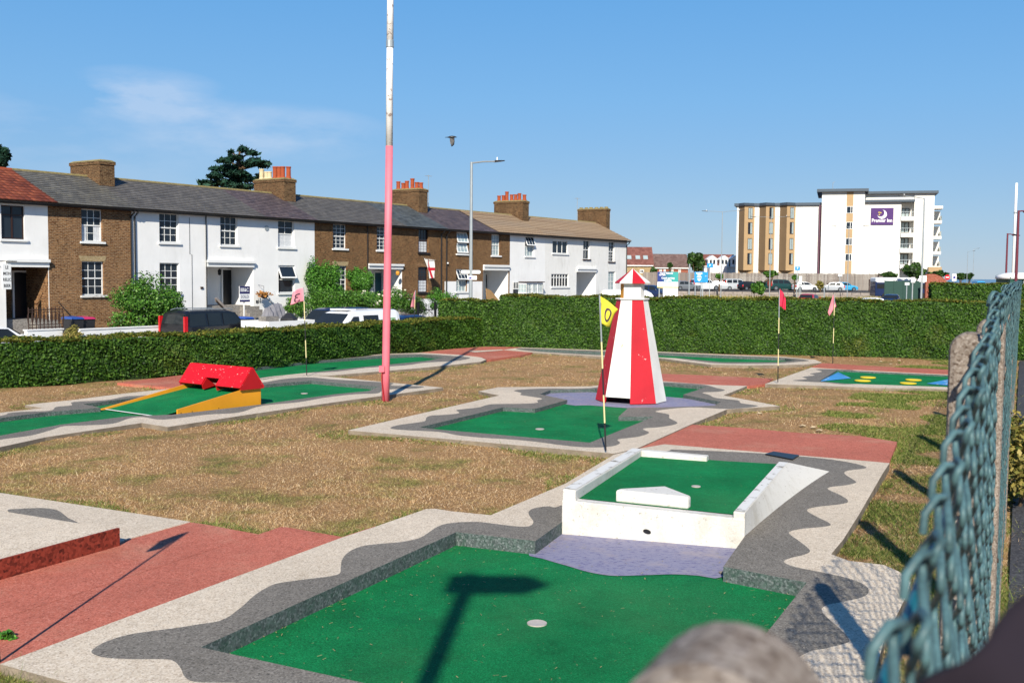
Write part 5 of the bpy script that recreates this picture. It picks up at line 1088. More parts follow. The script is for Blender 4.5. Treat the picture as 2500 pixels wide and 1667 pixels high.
# iron gate
u, z = FW(1042, 745, 4.6); T = tthing('gate', 'black iron garden gate between the two bushes behind the hedge corner', 'gate', u, 4.6, ROAD+.1)
for i in range(11): MB().cyl((-.75+.15*i, 0, 0), (-.75+.15*i, 0, 1.35+.25*math.sin(math.pi*i/10)), .016, 6).build('bar', M['black'], T)
for z_ in (.2, 1.25): MB().box(-.8, .8, -.02, .02, z_, z_+.05).build('rail', M['black'], T)
for s in (-.85, .85): MB().box(s-.06, s+.06, -.06, .06, 0, 1.75).build('gate_post', M['black'], T)

# ================================================================ vehicles
def paint(name, c, rough=.25):
    k = 'paint_'+name
    if k not in MATS:
        t = NT(k); t.col(c).set(rough, 0, .5); t.b.inputs['Coat Weight'].default_value = .3; MATS[k] = t.m
    return MATS[k]
KINDS = {   # outline from rear to front as (x, z) fractions of length and height; belt height; glass areas
 'hatch': dict(L=4.1, W=1.74, H=1.48, top=[(0, .36), (.01, .62), (.05, .72), (.13, .96), (.25, 1.0), (.48, .99), (.58, .93), (.72, .66), (.80, .62), (.96, .52), (1, .40), (1, .2)], belt=.64, side=[((.16, .66), (.20, .92), (.34, .94), (.36, .66)), ((.375, .66), (.36, .94), (.55, .91), (.66, .66))], wr=.31, wx=(.19, .81), ws=(6, 7), rs=(1, 3)),
 'estate': dict(L=4.75, W=1.9, H=1.85, top=[(0, .34), (.005, .58), (.035, .93), (.08, .99), (.2, 1.0), (.55, .99), (.62, .95), (.73, .63), (.80, .61), (.97, .55), (1, .45), (1, .22)], belt=.60, side=[((.05, .63), (.07, .91), (.25, .93), (.25, .63)), ((.28, .63), (.28, .93), (.44, .93), (.44, .63)), ((.465, .63), (.465, .93), (.60, .90), (.70, .63))], wr=.37, wx=(.18, .82), ws=(6, 7), rs=(1, 2)),
 'van': dict(L=4.85, W=1.9, H=1.97, top=[(0, .30), (.005, .60), (.02, .93), (.06, .99), (.25, 1.0), (.62, .985), (.70, .94), (.885, .58), (.93, .54), (.985, .42), (1, .34), (1, .2)], belt=.555, side=[((.335, .60), (.335, .88), (.54, .88), (.54, .60)), ((.60, .58), (.60, .86), (.67, .86), (.79, .62), (.79, .58))], wr=.33, wx=(.19, .80), ws=(6, 7), rs=None),
 'hivan': dict(L=5.6, W=2.0, H=2.45, top=[(0, .25), (.004, .6), (.015, .93), (.05, .99), (.3, 1.0), (.66, .98), (.73, .90), (.87, .52), (.93, .48), (.985, .38), (1, .3), (1, .17)], belt=.5, side=[((.66, .53), (.66, .76), (.73, .76), (.82, .56), (.82, .53))], wr=.34, wx=(.18, .81), ws=(6, 7), rs=None),
}
def vehicle(name, label, cat, kind, loc, rz, pm, group=None, L=None, glass='carglass', roofrails=False):
    K = KINDS[kind]; T = thing(name, label, cat, loc, rz, group=group); L = L or K['L']; Wd, Hh = K['W']/2, K['H']; zb = .2; belt = K['belt']*Hh
    top = [(x*L-L/2, z*Hh) for x, z in K['top']]
    def hw(z): return Wd if z <= belt else Wd*(1-.19*((z-belt)/(Hh-belt))**1.15)
    def endc(x): f = abs(x)/(L/2); return 1-.10*max(0, (f-.8)/.2)**2
    cols = []
    for x, z in top:
        e = endc(x); zs = min(z, belt); zm = max(zb, min(zs*.62+.08, .62)); w = hw(z)*e
        cols.append([(x, Wd*.92*e, zb), (x, Wd*e, min(zm, zs)), (x, Wd*.985*e, zs), (x, w*(.985 if z > belt else .97), z-.04 if z > belt else z), (x, w*.80, z+(.0 if z > belt else .0)), (x, 0, z+.025)])
    mb = MB(); R_ = []
    for c in cols: ring = c+[(p[0], -p[1], p[2]) for p in reversed(c[:-1])]; R_.append(mb.pts(ring)); n = len(ring)
    for a, b in zip(R_[:-1], R_[1:]):
        for i in range(n-1): mb.f.append((a+i, b+i, b+i+1, a+i+1))
    mb.f.append(tuple(R_[0]+i for i in range(n))); mb.f.append(tuple(R_[-1]+i for i in reversed(range(n))))
    body = mb.build('body', pm, T); ev = body.modifiers.new('bevel', 'BEVEL'); ev.width = .03; ev.segments = 2; ev.limit_method = 'ANGLE'; ev.angle_limit = rad(28)
    for s in (1, -1):
        for poly in K['side']:
            P = [(x*L-L/2, z*Hh) for x, z in poly]; mb = MB().poly(*[(x, s*(hw(z)*endc(x)*.985+.014), z) for x, z in (P if s < 0 else P[::-1])]); mb.build('side_window', M[glass], T)
        for f in K['wx']:
            x = f*L-L/2; MB().cyl((x, s*(Wd-.2), K['wr']), (x, s*(Wd+.006), K['wr']), K['wr']*1.14, 16).build('wheel_arch', M['plastic'], T)
            w = MB().cyl((x, s*(Wd-.18), K['wr']), (x, s*(Wd+.012), K['wr']), K['wr'], 18).build('wheel', M['tyre'], T); MB().cyl((x, s*(Wd+.006), K['wr']), (x, s*(Wd+.018), K['wr']), K['wr']*.66, 12).build('rim', M['rim'], w)
        x = L/2; zf_ = K['top'][-3][1]*Hh; MB().hexa([(x-.28, s*(Wd*.58), zf_-.10), (x-.04, s*(Wd*.56), zf_-.14), (x-.10, s*(Wd*.90), zf_-.14), (x-.42, s*(Wd*.965), zf_-.08), (x-.30, s*(Wd*.58), zf_+.03), (x-.08, s*(Wd*.56), zf_-.01), (x-.14, s*(Wd*.90), zf_+.0), (x-.46, s*(Wd*.965), zf_+.03)]).build('headlight', M['lamp'], T)
        z0, z1 = (.40*Hh, .86*Hh) if kind == 'estate' else (.42*Hh, .62*Hh); MB().box(-L/2-.015, -L/2+.16, s*Wd*.86-.10*(s > 0)-.0, s*Wd*.86+.10*(s < 0), z0, z1).xf(lambda p: Vector((p.x, p.y+s*.10, p.z))).build('tail_light', M['redlens'], T)
        xm = K['top'][K['ws'][1]][0]*L-L/2-.35; MB().hexa([(xm, s*(Wd-.02), belt+.02), (xm+.18, s*(Wd-.02), belt+.02), (xm+.16, s*(Wd+.17), belt+.05), (xm+.04, s*(Wd+.17), belt+.05), (xm, s*(Wd-.02), belt+.16), (xm+.14, s*(Wd-.02), belt+.16), (xm+.12, s*(Wd+.17), belt+.2), (xm+.04, s*(Wd+.17), belt+.2)]).build('door_mirror', pm, T)
    for nm, ij in (('windscreen', K['ws']), ('rear_window', K['rs'])):
        if not ij: continue
        (xa, za), (xb, zb_) = top[ij[0]], top[ij[1]]; a, b = .07, .95
        if nm == 'rear_window': a, b = .25, .92
        P = []
        for t in (a, b):
            x, z = xa+(xb-xa)*t, za+(zb_-za)*t; w = hw(z)*.90*endc(x); P.append(((x, w), (x, -w), z))
        nx_, nz_ = (zb_-za), -(xb-xa); q = math.hypot(nx_, nz_); nx_, nz_ = -nx_/q*.032, -nz_/q*.032
        if nz_ < 0: nx_, nz_ = -nx_, -nz_
        MB().poly((P[0][0][0]+nx_, P[0][0][1], P[0][2]+nz_), (P[0][1][0]+nx_, P[0][1][1], P[0][2]+nz_), (P[1][1][0]+nx_, P[1][1][1], P[1][2]+nz_), (P[1][0][0]+nx_, P[1][0][1], P[1][2]+nz_)).build(nm, M[glass], T)
    MB().box(L/2-.06, L/2+.012, -.26, .26, .36, .47).build('number_plate', M['white'], T)
    if roofrails:
        for s in (1, -1): MB().tube([(-L*.4, s*Wd*.7, Hh+.0), (-L*.35, s*Wd*.7, Hh+.06), (L*.08, s*Wd*.7, Hh+.05), (L*.12, s*Wd*.7, Hh-.02)], .02, 6).build('roof_rail', M['steel'], T)
    return T
WHITE_P = paint('white', (.78, .79, .80)); BLK_P = paint('black', (.006, .006, .008), .4); RED_P = paint('red', H3('b01c28')); BLUE_P = paint('lightblue', H3('3f9ccc')); NAVY_P = paint('navy', H3('16284e')); SIL_P = paint('silver', H3('aeb2b6')); GRN_P = paint('green', H3('173a3a')); GREY_P = paint('grey', H3('6a6f75'))
# van with the APPLY panel: nose points back along the terrace
def veh_t(px_c, w, rz_flip, *a, **k): pass
ua, ub = FW(790, 790, 14)[0]-.9, FW(985, 767, 14)[0]; uc = ub-4.85/2
V_ = vehicle('van', 'white panel van with a purple and green sticker parked behind the low hedge', 'van', 'van', TP(uc, 14-.95, ROAD), RZ_T+math.pi, WHITE_P)
M['stk1'] = plain('purple_sticker', H3('3c3a8c'), .5); M['stk2'] = plain('green_sticker', H3('4c9a34'), .5)
sx0, sx1 = -1.95, -.95; zc = 1.42    # van side panel, towards the viewer (its own left side)
for nm, xa, xb, m in (('sticker', -1.02, -1.46, 'stk1'), ('sticker', -1.46, -1.90, 'stk2')):
    MB().poly((xa, .93, zc-.16), (xb, .93, zc-.16), (xb, .93*.985, zc+.16), (xa, .93*.985, zc+.16)).build(nm, M[m], V_)
text_mb('APPLY', .30, 2, bold=.008).xf(lambda p: Vector((-1.46-p.x*.92, .938, zc+p.y))).build('lettering', M['white'], V_)
MB().box(.3, .9, -.5, .5, 1.96, 2.02).build('roof_vent', WHITE_P, V_)
# dark estate seen from behind
ur = FW(453, 800, 7.2)[0]; vehicle('estate_car', 'black boxy estate car with a tall red tail light behind the low hedge', 'car', 'estate', TP(ur+2.375, 7.2-.95, ROAD), RZ_T, BLK_P, roofrails=True)
# white hatchback at the left edge: windscreen falls to the right
p = TP(FW(132, 825, 7)[0]-2.05, 7-.87, ROAD); vehicle('hatchback', 'white hatchback at the left edge behind the hedge, bonnet to the right', 'car', 'hatch', p, RZ_T, WHITE_P)
p = TP(FW(960, 790, 9.5)[0]+.5, 9.0, ROAD); vehicle('hatchback', 'dark blue hatchback whose tail shows past the back of the white van', 'car', 'hatch', TP(FW(985, 770, 11)[0]+.35, 10.2, ROAD), RZ_T+math.pi, NAVY_P)
p = TP(FW(800, 755, 8)[0], 7.6, ROAD); vehicle('estate_car', 'dark navy people carrier just showing above the windscreen of the white van', 'car', 'estate', TP(FW(772, 752, 8.5)[0]+1.6, 8.0, ROAD), RZ_T+math.pi, NAVY_P)
# flatbed trailer with a covered motorbike
u, z = FW(680, 785, 8.5); T = tthing('flatbed_trailer', 'white flatbed trailer carrying junk left of the white van', 'trailer', u, 8.5, ROAD); zt_ = FW(660, 782, 8.5)[1]-ROAD
Lx = FW(735, 790, 8.5)[0]-u; Lm = u-FW(622, 790, 8.5)[0]
MB().box(-Lm, Lx, -.9, .9, zt_-.55, zt_-.47).build('bed', M['wood'], T)
for y in (-.92, .9): MB().box(-Lm, Lx, y, y+.03, zt_-.5, zt_).build('drop_side', M['upvc'], T)
for x in (-Lm, Lx-.03): MB().box(x, x+.03, -.9, .9, zt_-.5, zt_).build('end_board', M['upvc'], T)
for x in (-.4, .4):
    for y in (-.85, .75): MB().cyl((x, y, .32), (x, y+.12, .32), .32, 16).build('wheel', M['tyre'], T)
MB().box(0, .16, -.96, -.921, zt_-.45, zt_-.3).build('side_light', M['redlens'], T)
def clothcover(label, px, py_top, w, L, Wd, m, name, prof, zg):
    u, z = FW(px, py_top, w); T = tthing(name, label, 'covered motorbike' if 'motor' in name else 'junk', u, w, zg); mb = MB(); N = 14; k = 12; rows = []
    for i in range(N+1):
        x = -L/2+L*i/N; h = np.interp(i/N, [a for a, _ in prof], [b for _, b in prof]); r = []
        for j in range(k+1):
            t = math.pi*j/k; y = -Wd/2*math.cos(t)*(1 if 0 < j < k else 1.05)*(.55+.45*abs(math.cos(t))); zz = h*math.sin(t)**.6*(1+.03*math.sin(i*2.1+j)); r.append((x+.04*math.sin(j*3+i), y+.03*math.sin(i*3.3), max(0, zz)))
        rows.append(mb.pts(r))
    for a, b in zip(rows[:-1], rows[1:]):
        for j in range(k): mb.f.append((a+j, b+j, b+j+1, a+j+1))
    mb.f.append(tuple(rows[0]+j for j in range(k+1))); mb.f.append(tuple(rows[-1]+j for j in reversed(range(k+1)))); mb.build('tarpaulin', m, T); return T
zg = ROAD+.12; zt2 = FW(668, 740, 5.5)[1]
MB_ = clothcover('motorbike under a grey cover in front of the white house', 664, 740, 5.5, 1.9, .9, plain('grey_tarpaulin', H3('77767c'), .7, var=.25, scale=3), 'motorbike', [(0, .75), (.3, 1.05*(zt2-zg)/1.9*1.6), (.65, (zt2-zg)*1.0), (.8, (zt2-zg)*.98), (1, .8)], zg)
u, z = FW(700, 783, 8.3); T = tthing('junk_box', 'grey box and dark bags lying on the flatbed trailer', 'boxes', u-.6, 8.3, z+.02); MB().box(-.9, -.1, -.2, .3, -.5, .22).build('grey_box', M['paving'], T); MB().lathe([(.3, -.5), (.45, -.2), (.4, .1), (.12, .35)], 10, (.75, 0, 0)).build('dark_bag', M['plastic'], T); MB().box(-.02, .25, -.3, 0, -.45, -.1).build('yellow_crate', M['yellowpaint'], T)
# ---------------------------------------------------------------- street lamp with finger signs
def lamp_post(label, base, h, arms, r=.07, m='steel', head='black', group='street lamps'):
    T = thing('street_lamp', label, 'street lamp', base, group=group); MB().tube([(0, 0, 0), (0, 0, h*.2), (0, 0, h)], [r*1.25, r*1.1, r*.75], 10).build('column', M[m], T)
    for dx, dy, dz in arms:
        e = Vector((dx, dy, dz)); MB().tube([(0, 0, h-.05), tuple(Vector((0, 0, h-.05))+e*.5+Vector((0, 0, .03))), tuple(Vector((0, 0, h-.05))+e)], r*.45, 6).build('arm', M[m], T)
        d = e.normalized(); s = Vector((-d.y, d.x, 0)).normalized()*.13; o = Vector((0, 0, h-.05))+e; L = max(.5, e.length*.38)
        lp = MB().hexa([o-s*.6-Vector((0, 0, .05)), o+s*.6-Vector((0, 0, .05)), o+d*L+s*.5-Vector((0, 0, .02)), o+d*L-s*.5-Vector((0, 0, .02)), o-s*.5+Vector((0, 0, .06)), o+s*.5+Vector((0, 0, .06)), o+d*L+s*.3+Vector((0, 0, .02)), o+d*L-s*.3+Vector((0, 0, .02))]).build('lamp_head', M[head], T)
        MB().poly(o-s*.4-Vector((0, 0, .053)), o+s*.4-Vector((0, 0, .053)), o+d*L*.8+s*.35-Vector((0, 0, .03)), o+d*L*.8-s*.35-Vector((0, 0, .03))).build('lens', M['lamp'], lp)
        MB().lathe([(.03, 0), (.03, .12), (.01, .16)], 6, o+d*.12+Vector((0, 0, .05))).build('photocell', M['white'], lp)
    return T
Yl = 52.; b = atY(1149, 735, Yl); top = atY(1154, 396, Yl); b.z = ROAD; sc = Yl/F_PX
L1 = lamp_post('street lamp with white finger signs in front of the brick houses', tuple(b), top.z-ROAD, [(56*sc, .3, 6*sc)], .085)
zs = atY(1149, 664, Yl).z-ROAD; zs2 = atY(1149, 678, Yl).z-ROAD
for s, tx in ((-1, 'Town'), (1, 'Tickets')):
    x0, x1 = .06*s, s*26*sc; hh_ = 5.3*sc
    bd = MB().prism([(x0, -.11, zs-hh_), (x1*.86, -.11, zs-hh_), (x1, -.11, zs), (x1*.86, -.11, zs+hh_), (x0, -.11, zs+hh_)][::s], (0, .02, 0)).build('finger_board', M['black'], L1)
    MB().prism([(x0, -.114, zs-hh_*.8), (x1*.84, -.114, zs-hh_*.8), (x1*.95, -.114, zs), (x1*.84, -.114, zs+hh_*.8), (x0, -.114, zs+hh_*.8)][::s], (0, .003, 0)).build('white_face', M['white'], bd)
    text_mb(tx, .15, 2).xf(lambda p: Vector((x1*.46+p.x*.8, -.118, zs+p.y))).build('lettering', M['black'], bd)
MB().box(-.16, .30, -.12, -.09, zs2-.10, zs2+.10).build('small_sign', M['white'], L1); MB().prism([(-.1, -.124, zs2-.06), (.05, -.124, zs2-.06), (.05, -.124, zs2+.0), (-.05, -.124, zs2+.05)], (0, .003, 0)).build('symbol', M['stk1'], L1)
# ---------------------------------------------------------------- trees behind the terrace
def cedar():
    c = atY(572, 420, 95.); b = (c.x, c.y, ROAD); T = thing('cedar_tree', 'dark layered cedar tree rising behind the terrace roofs', 'tree', b, world=True); s = 95/F_PX
    zt = atY(585, 358, 95).z; MB().tube([b, (c.x+.3, c.y, 8), (c.x+.5, c.y, zt)], [.6, .4, .05], 8).build('trunk', M['bark'], T); Q = []; rnd = random.Random(5); br = MB()
    P = [(590, 366, 14, 6), (612, 374, 18, 5), (575, 385, 22, 6), (550, 392, 22, 5), (622, 392, 26, 6), (600, 400, 30, 7), (560, 408, 30, 6), (530, 413, 20, 5), (640, 402, 18, 5), (575, 425, 40, 7), (530, 432, 30, 6), (505, 445, 22, 4), (600, 435, 40, 7), (640, 430, 20, 6), (545, 448, 45, 6), (500, 452, 18, 4), (590, 455, 45, 7), (520, 425, 14, 4), (565, 372, 9, 4), (655, 398, 8, 3)]
    for x, y, rx, rz in P:
        for k in range(4):
            p = atY(x+rnd.uniform(-.4, .4)*rx, y+rnd.uniform(-.5, .5)*rz, 95+rnd.uniform(-2.2, 2.2)); Q.append((p.x, p.y, p.z, rx*s*rnd.uniform(.4, .75), rx*s*.7, rz*s*rnd.uniform(.3, .6)))
        p = atY(x, y, 95); br.tube([(c.x+.4, c.y, p.z-.5), p], [.12, .03], 5)
    br.build('branches', M['bark'], T); blobs('crown', T, Q, 6500, .24, 'cedar', .15, 2.6)
cedar()
def tree(label, px, py, Y, rx, rz, n, size, mat, seed, k=16, name='tree', ground=ROAD, group=None, ry=None):
    c = atY(px, py, Y); s = Y/F_PX; return shrub(name, label, 'tree', (c.x, c.y, ground), tuple(c), (rx*s, (ry or rx)*s, rz*s), n, size, mat, k, seed, trunk=.12 if Y > 60 else .06, group=group)
tree('dark tree poking above the red tiled roof at the left edge', -4, 385, 85., 26, 30, 1500, .28, 'cedar', 21)
# ================================================================ the far end: houses, hotel, car park
def gable_house(label, px0, px1, y_ridge, y_eave, y_base, Y, wallm, roofm, group='far brown roofed houses', wins=(), sky=(), depth=7., doors=()):
    a, b = atY(px0, y_eave, Y), atY(px1, y_eave, Y); T = thing('house', label, 'house', (a.x, Y, ROAD), group=group); W = b.x-a.x; ze = a.z-ROAD; zr = atY(px0, y_ridge, Y+depth/2).z-ROAD
    MB().box(0, W, 0, depth, 0, ze).build('wall', M[wallm], T); MB().poly((0, 0, ze), (0, depth/2, zr), (0, depth, ze)).poly((W, 0, ze), (W, depth, ze), (W, depth/2, zr)).build('gable_wall', M[wallm], T)
    rf = MB().hexa([(-.2, -.3, ze-.1), (W+.2, -.3, ze-.1), (W+.2, depth/2, zr-.08), (-.2, depth/2, zr-.08), (-.2, -.3, ze+.08), (W+.2, -.3, ze+.08), (W+.2, depth/2, zr+.1), (-.2, depth/2, zr+.1)]).hexa([(-.2, depth/2, zr-.08), (W+.2, depth/2, zr-.08), (W+.2, depth+.3, ze-.1), (-.2, depth+.3, ze-.1), (-.2, depth/2, zr+.1), (W+.2, depth/2, zr+.1), (W+.2, depth+.3, ze+.08), (-.2, depth+.3, ze+.08)]).build('roof', M[roofm], T)
    MB().box(-.05, W+.05, -.36, -.3, ze-.12, ze+.06).build('fascia', M['upvc'], T)
    for x0, y0, x1, y1 in wins:
        p, q_ = atY(x0, y1, Y), atY(x1, y0, Y); x0, x1, z0, z1 = p.x-a.x, q_.x-a.x, p.z-ROAD, q_.z-ROAD
        w = MB().box(x0, x1, -.06, .0, z0, z1).build('window', M['upvc'], T); MB().box(x0+.12, (x0+x1)/2-.05, -.075, -.061, z0+.12, z1-.12).build('pane', M['glass'], w); MB().box((x0+x1)/2+.05, x1-.12, -.075, -.061, z0+.12, z1-.12).build('pane', M['glass'], w)
    for fx_ in sky:
        t = .42; y_, z_ = -.3+(depth/2+.3)*t, ze+.08+(zr-ze)*t; x = W*fx_; ny, nz2 = -(zr-ze), depth/2+.3; q = math.hypot(ny, nz2); ny, nz2 = ny/q*.06, nz2/q*.06; dy, dz = (depth/2+.3)*.10, (zr-ze)*.10
        MB().hexa([(x-.45, y_-dy, z_-dz), (x+.45, y_-dy, z_-dz), (x+.45, y_+dy, z_+dz), (x-.45, y_+dy, z_+dz), (x-.45, y_-dy+ny, z_-dz+nz2), (x+.45, y_-dy+ny, z_-dz+nz2), (x+.45, y_+dy+ny, z_+dz+nz2), (x-.45, y_+dy+ny, z_+dz+nz2)]).build('skylight', M['paleglass'], rf)
    return T, a, W, ze, zr
M['brownroof'] = m_slate('brown_tiles', H3('6a4038'), H3('7d5148'), .1, rows=.3, wid=.5); M['brownroof2'] = m_slate('grey_brown_tiles', H3('5f4a44'), H3('75605a'), .1, rows=.3, wid=.5)
gable_house('brown roofed house with three skylights right of the terrace', 1531, 1594, 604, 648, 672, 210., 'buffbrick', 'brownroof', wins=((1562, 658, 1572, 667),), sky=(.1, .44, .74))
gable_house('lower brown roofed house with red brick front beside the skylight house', 1594, 1680, 621, 654, 672, 214., 'redbrick', 'brownroof2', wins=((1610, 656, 1616, 667), (1620, 656, 1625, 667), (1638, 656, 1644, 667), (1656, 656, 1662, 667)))
def dormers():
    T, a, W, ze, zr = gable_house('white house with white gabled dormers and a brown roof left of the hotel', 1720, 1797, 622, 650, 670, 225., 'render', 'brownroof', group=None)
    for cx_ in (1740, 1769, 1795):
        p = atY(cx_, 640, 224.); x = p.x-a.x; w = .95; zb_ = atY(cx_, 645, 224).z-ROAD; z1 = atY(cx_, 633, 224).z-ROAD; z2 = atY(cx_, 626, 224).z-ROAD
        d = MB().prism([(x-w, -.8, zb_-.6), (x+w, -.8, zb_-.6), (x+w, -.8, z1), (x, -.8, z2), (x-w, -.8, z1)], (0, 3.2, 0)).build('dormer', M['render'], T)
        MB().hexa([(x-w-.2, -.95, z1-.15), (x, -.95, z2+.02), (x, 2.6, z2+.02), (x-w-.2, 2.6, z1-.15), (x-w-.2, -.95, z1+.0), (x, -.95, z2+.2), (x, 2.6, z2+.2), (x-w-.2, 2.6, z1)]).hexa([(x, -.95, z2+.02), (x+w+.2, -.95, z1-.15), (x+w+.2, 2.6, z1-.15), (x, 2.6, z2+.02), (x, -.95, z2+.2), (x+w+.2, -.95, z1), (x+w+.2, 2.6, z1), (x, 2.6, z2+.2)]).build('dormer_roof', M['upvc'], d)
        for s in (-.35, .35): MB().box(x+s-.22, x+s+.22, -.84, -.805, zb_-.0, z1-.1).build('window', M['glass'], d)
    MB().box(.5, W*.62, -3.2, 0, 0, ze+.1).build('front_extension', M['render'], T)
dormers()
tree('bushy green tree between the brown roofed houses and the white dormer house', 1700, 636, 200., 20, 24, 2600, .45, 'tree', 31, 16)
for i, (x, y, r) in enumerate(((1596, 662, 10), (1636, 648, 6))): tree(['round dark shrub before the lower brown roofed house', 'thin young tree before the brown roofs behind the car park fence'][i], x, y, 196., r, r*.95, 500, .35, 'tree', 33+i)
# ---------------------------------------------------------------- hotel
HAN = rad(-17); HE = Vector((math.cos(HAN), math.sin(HAN), 0)); HNN = Vector((-HE.y, HE.x, 0)); HP0 = atY(1797, 600, 199.)
def hpt(x, y): v = ray(x, y); s_ = (HNN.dot(HP0-Vector((0, 0, EYE))))/(HNN.dot(v)); return Vector((0, 0, EYE))+v*s_
hx = lambda x, y=600: HE.dot(hpt(x, y)-HP0); hz = lambda y, x=2000: hpt(x, y).z-ROAD
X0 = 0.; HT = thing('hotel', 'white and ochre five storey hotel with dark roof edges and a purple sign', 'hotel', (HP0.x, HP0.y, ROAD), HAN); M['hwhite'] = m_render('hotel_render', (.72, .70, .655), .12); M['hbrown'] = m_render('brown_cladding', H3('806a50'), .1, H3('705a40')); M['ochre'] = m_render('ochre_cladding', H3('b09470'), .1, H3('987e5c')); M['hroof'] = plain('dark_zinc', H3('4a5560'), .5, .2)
lx = lambda x, y=600: hx(x, y)-X0; zl = hz(496, 1850); zlow = hz(660, 1850); xr = lx(2003)
MB().box(0, xr, .6, 16, -.3, zl-.5).build('left_wing', M['hwhite'], HT)
# zigzag bays
bays = [(1802, 1817, 1840), (1852, 1869, 1890), (1902, 1920, 1940)]
for i, (a, m_, b) in enumerate(bays):
    xa, xm, xb = lx(a), lx(m_), lx(b); by = MB(); d = 1.5
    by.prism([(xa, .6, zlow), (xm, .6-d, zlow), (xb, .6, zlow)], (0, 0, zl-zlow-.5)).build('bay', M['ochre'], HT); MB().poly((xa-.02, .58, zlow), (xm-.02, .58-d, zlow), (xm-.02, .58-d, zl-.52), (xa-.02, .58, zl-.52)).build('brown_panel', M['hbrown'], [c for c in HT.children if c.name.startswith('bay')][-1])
    ex = Vector((xb-xm, d, 0)); L = ex.length; e = ex/L; n_ = Vector((e.y, -e.x, 0)); bo = [c for c in HT.children if c.name.startswith('bay')][-1]
    for j, (y0, y1) in enumerate(((507, 535), (543, 572), (582, 610), (618, 646))):
        z0, z1 = hz(y1, 1850), hz(y0, 1850); o = Vector((xm, .6-d, 0)); c0, c1 = .36, .80
        q = lambda t, z, k: tuple(o+e*(L*t)+n_*k+Vector((0, 0, z)))
        w = MB().poly(q(c0, z0, .03), q(c1, z0, .03), q(c1, z1, .03), q(c0, z1, .03)).build('window', M['darkframe'], bo)
        MB().poly(q(c0+.03, z0+.1, .05), q(.56, z0+.1, .05), q(.56, z1-.1, .05), q(c0+.03, z1-.1, .05)).build('pane', M['glass' if (i+j) % 2 else 'paleglass'], w); MB().poly(q(.59, z0+.1, .05), q(c1-.03, z0+.1, .05), q(c1-.03, z1-.1, .05), q(.59, z1-.1, .05)).build('pane', M['paleglass'], w)
    MB().prism([(xa, .59, zlow-1.0), (xm-.0, .58-d*.15, zlow-1.0), (xb, .59, zlow-1.0)], (0, 0, 1.0)).build('bay_soffit', M['ochre'], HT)
    rf = MB().prism([(xa-.3, .5, zl-.5), (xm, .6-d-.45, zl-.5), (xb+.2, .45, zl-.5), (xb+.2, 1.5, zl-.5), (xa-.3, 1.5, zl-.5)], (0, 0, .5)).build('bay_roof', M['hroof'], HT)
MB().box(-.5, xr, .2, 16.4, zl-.49, zl).build('left_roof', M['hroof'], HT)
MB().box(lx(1998), lx(2004), -.1, 1, -.3, zl-.5).build('drain_shaft', plain('purple_brown', H3('6a4450'), .7), HT)
# stair tower
xa, xb = lx(2004), lx(2108); zt = hz(463, 2060); MB().box(xa, xb, -1.2, 14, -.3, zt-.5).build('stair_tower', M['hwhite'], HT)
MB().box(xa-.9, xb+.6, -2.0, 14.5, zt-.5, zt).build('tower_roof', M['hroof'], HT)
ya, yb = lx(2064), lx(2080); MB().box(ya, yb, -1.24, -1.201, -.3, zt-.5).build('ochre_strip', M['ochre'], HT)
for y0, y1 in ((505, 522), (543, 560), (582, 599), (620, 637)):
    w = MB().box(ya, yb, -1.28, -1.241, hz(y1, 2070), hz(y0, 2070)).build('window', M['upvc'], HT); k = (yb-ya); z0, z1 = hz(y1, 2070), hz(y0, 2070)
    MB().box(ya+.08, ya+k*.62, -1.295, -1.281, z0+.08, z1-.08).build('pane', M['glass'], w); MB().box(ya+k*.70, yb-.08, -1.295, -1.281, z0+.08, z1-.08).build('pane', M['glass'], w)
# right block
zr_ = hz(488, 2170); xc, xd = lx(2108), lx(2198); MB().box(xc, xd, .2, 14, -.3, zr_-.4).build('sign_block', M['hwhite'], HT); xe = lx(2230)
MB().box(xc, xe, -.5, 14.3, zr_-.4, zr_).build('sign_block_roof', M['hroof'], HT)
zR = hz(466, 2200); xf_ = lx(2279); MB().box(xc, xe, 1.3, 20, zr_-.2, zR-.45).build('rear_block', M['hwhite'], HT); MB().box(xe, xf_, 1.0, 20, -.3, zR-.45).build('corner_block', M['hwhite'], HT); MB().box(xc-.2, xf_+.6, .4, 20.5, zR-.45, zR).build('rear_roof', M['hroof'], HT)
# balconies between the sign block and the corner block
MB().box(xd, xe, 2.6, 6, -.3, zr_-.4).build('balcony_back_wall', M['hwhite'], HT); xg = lx(2220)
for y0, y1, yb_ in ((507, 529, 535), (541, 567, 575), (580, 607, 613), (619, 645, 652)):
    z0, z1, zs_ = hz(y1, 2205), hz(y0, 2205), hz(yb_+4, 2205)
    w = MB().box(xd+.1, xg, 2.5, 2.6, z0, z1).build('balcony_window', M['darkframe'], HT)
    for i in range(2): MB().box(xd+.2+(xg-xd-.2)*i/2, xd+.05+(xg-xd-.2)*(i+1)/2, 2.46, 2.499, z0+.1, z1-.1).build('pane', M['paleglass'], w)
    bl = MB().box(xd, xe, -.2, 2.6, zs_, zs_+.75).build('balcony', M['hwhite'], HT)
    MB().box(xd, xe, -.22, -.17, zs_+1.55, zs_+1.62).build('rail', M['steel'], bl)
    for i in range(7): c = xd+(xe-xd)*i/6; MB().box(c-.02, c+.02, -.21, -.18, zs_+.75, zs_+1.55).build('baluster', M['steel'], bl)
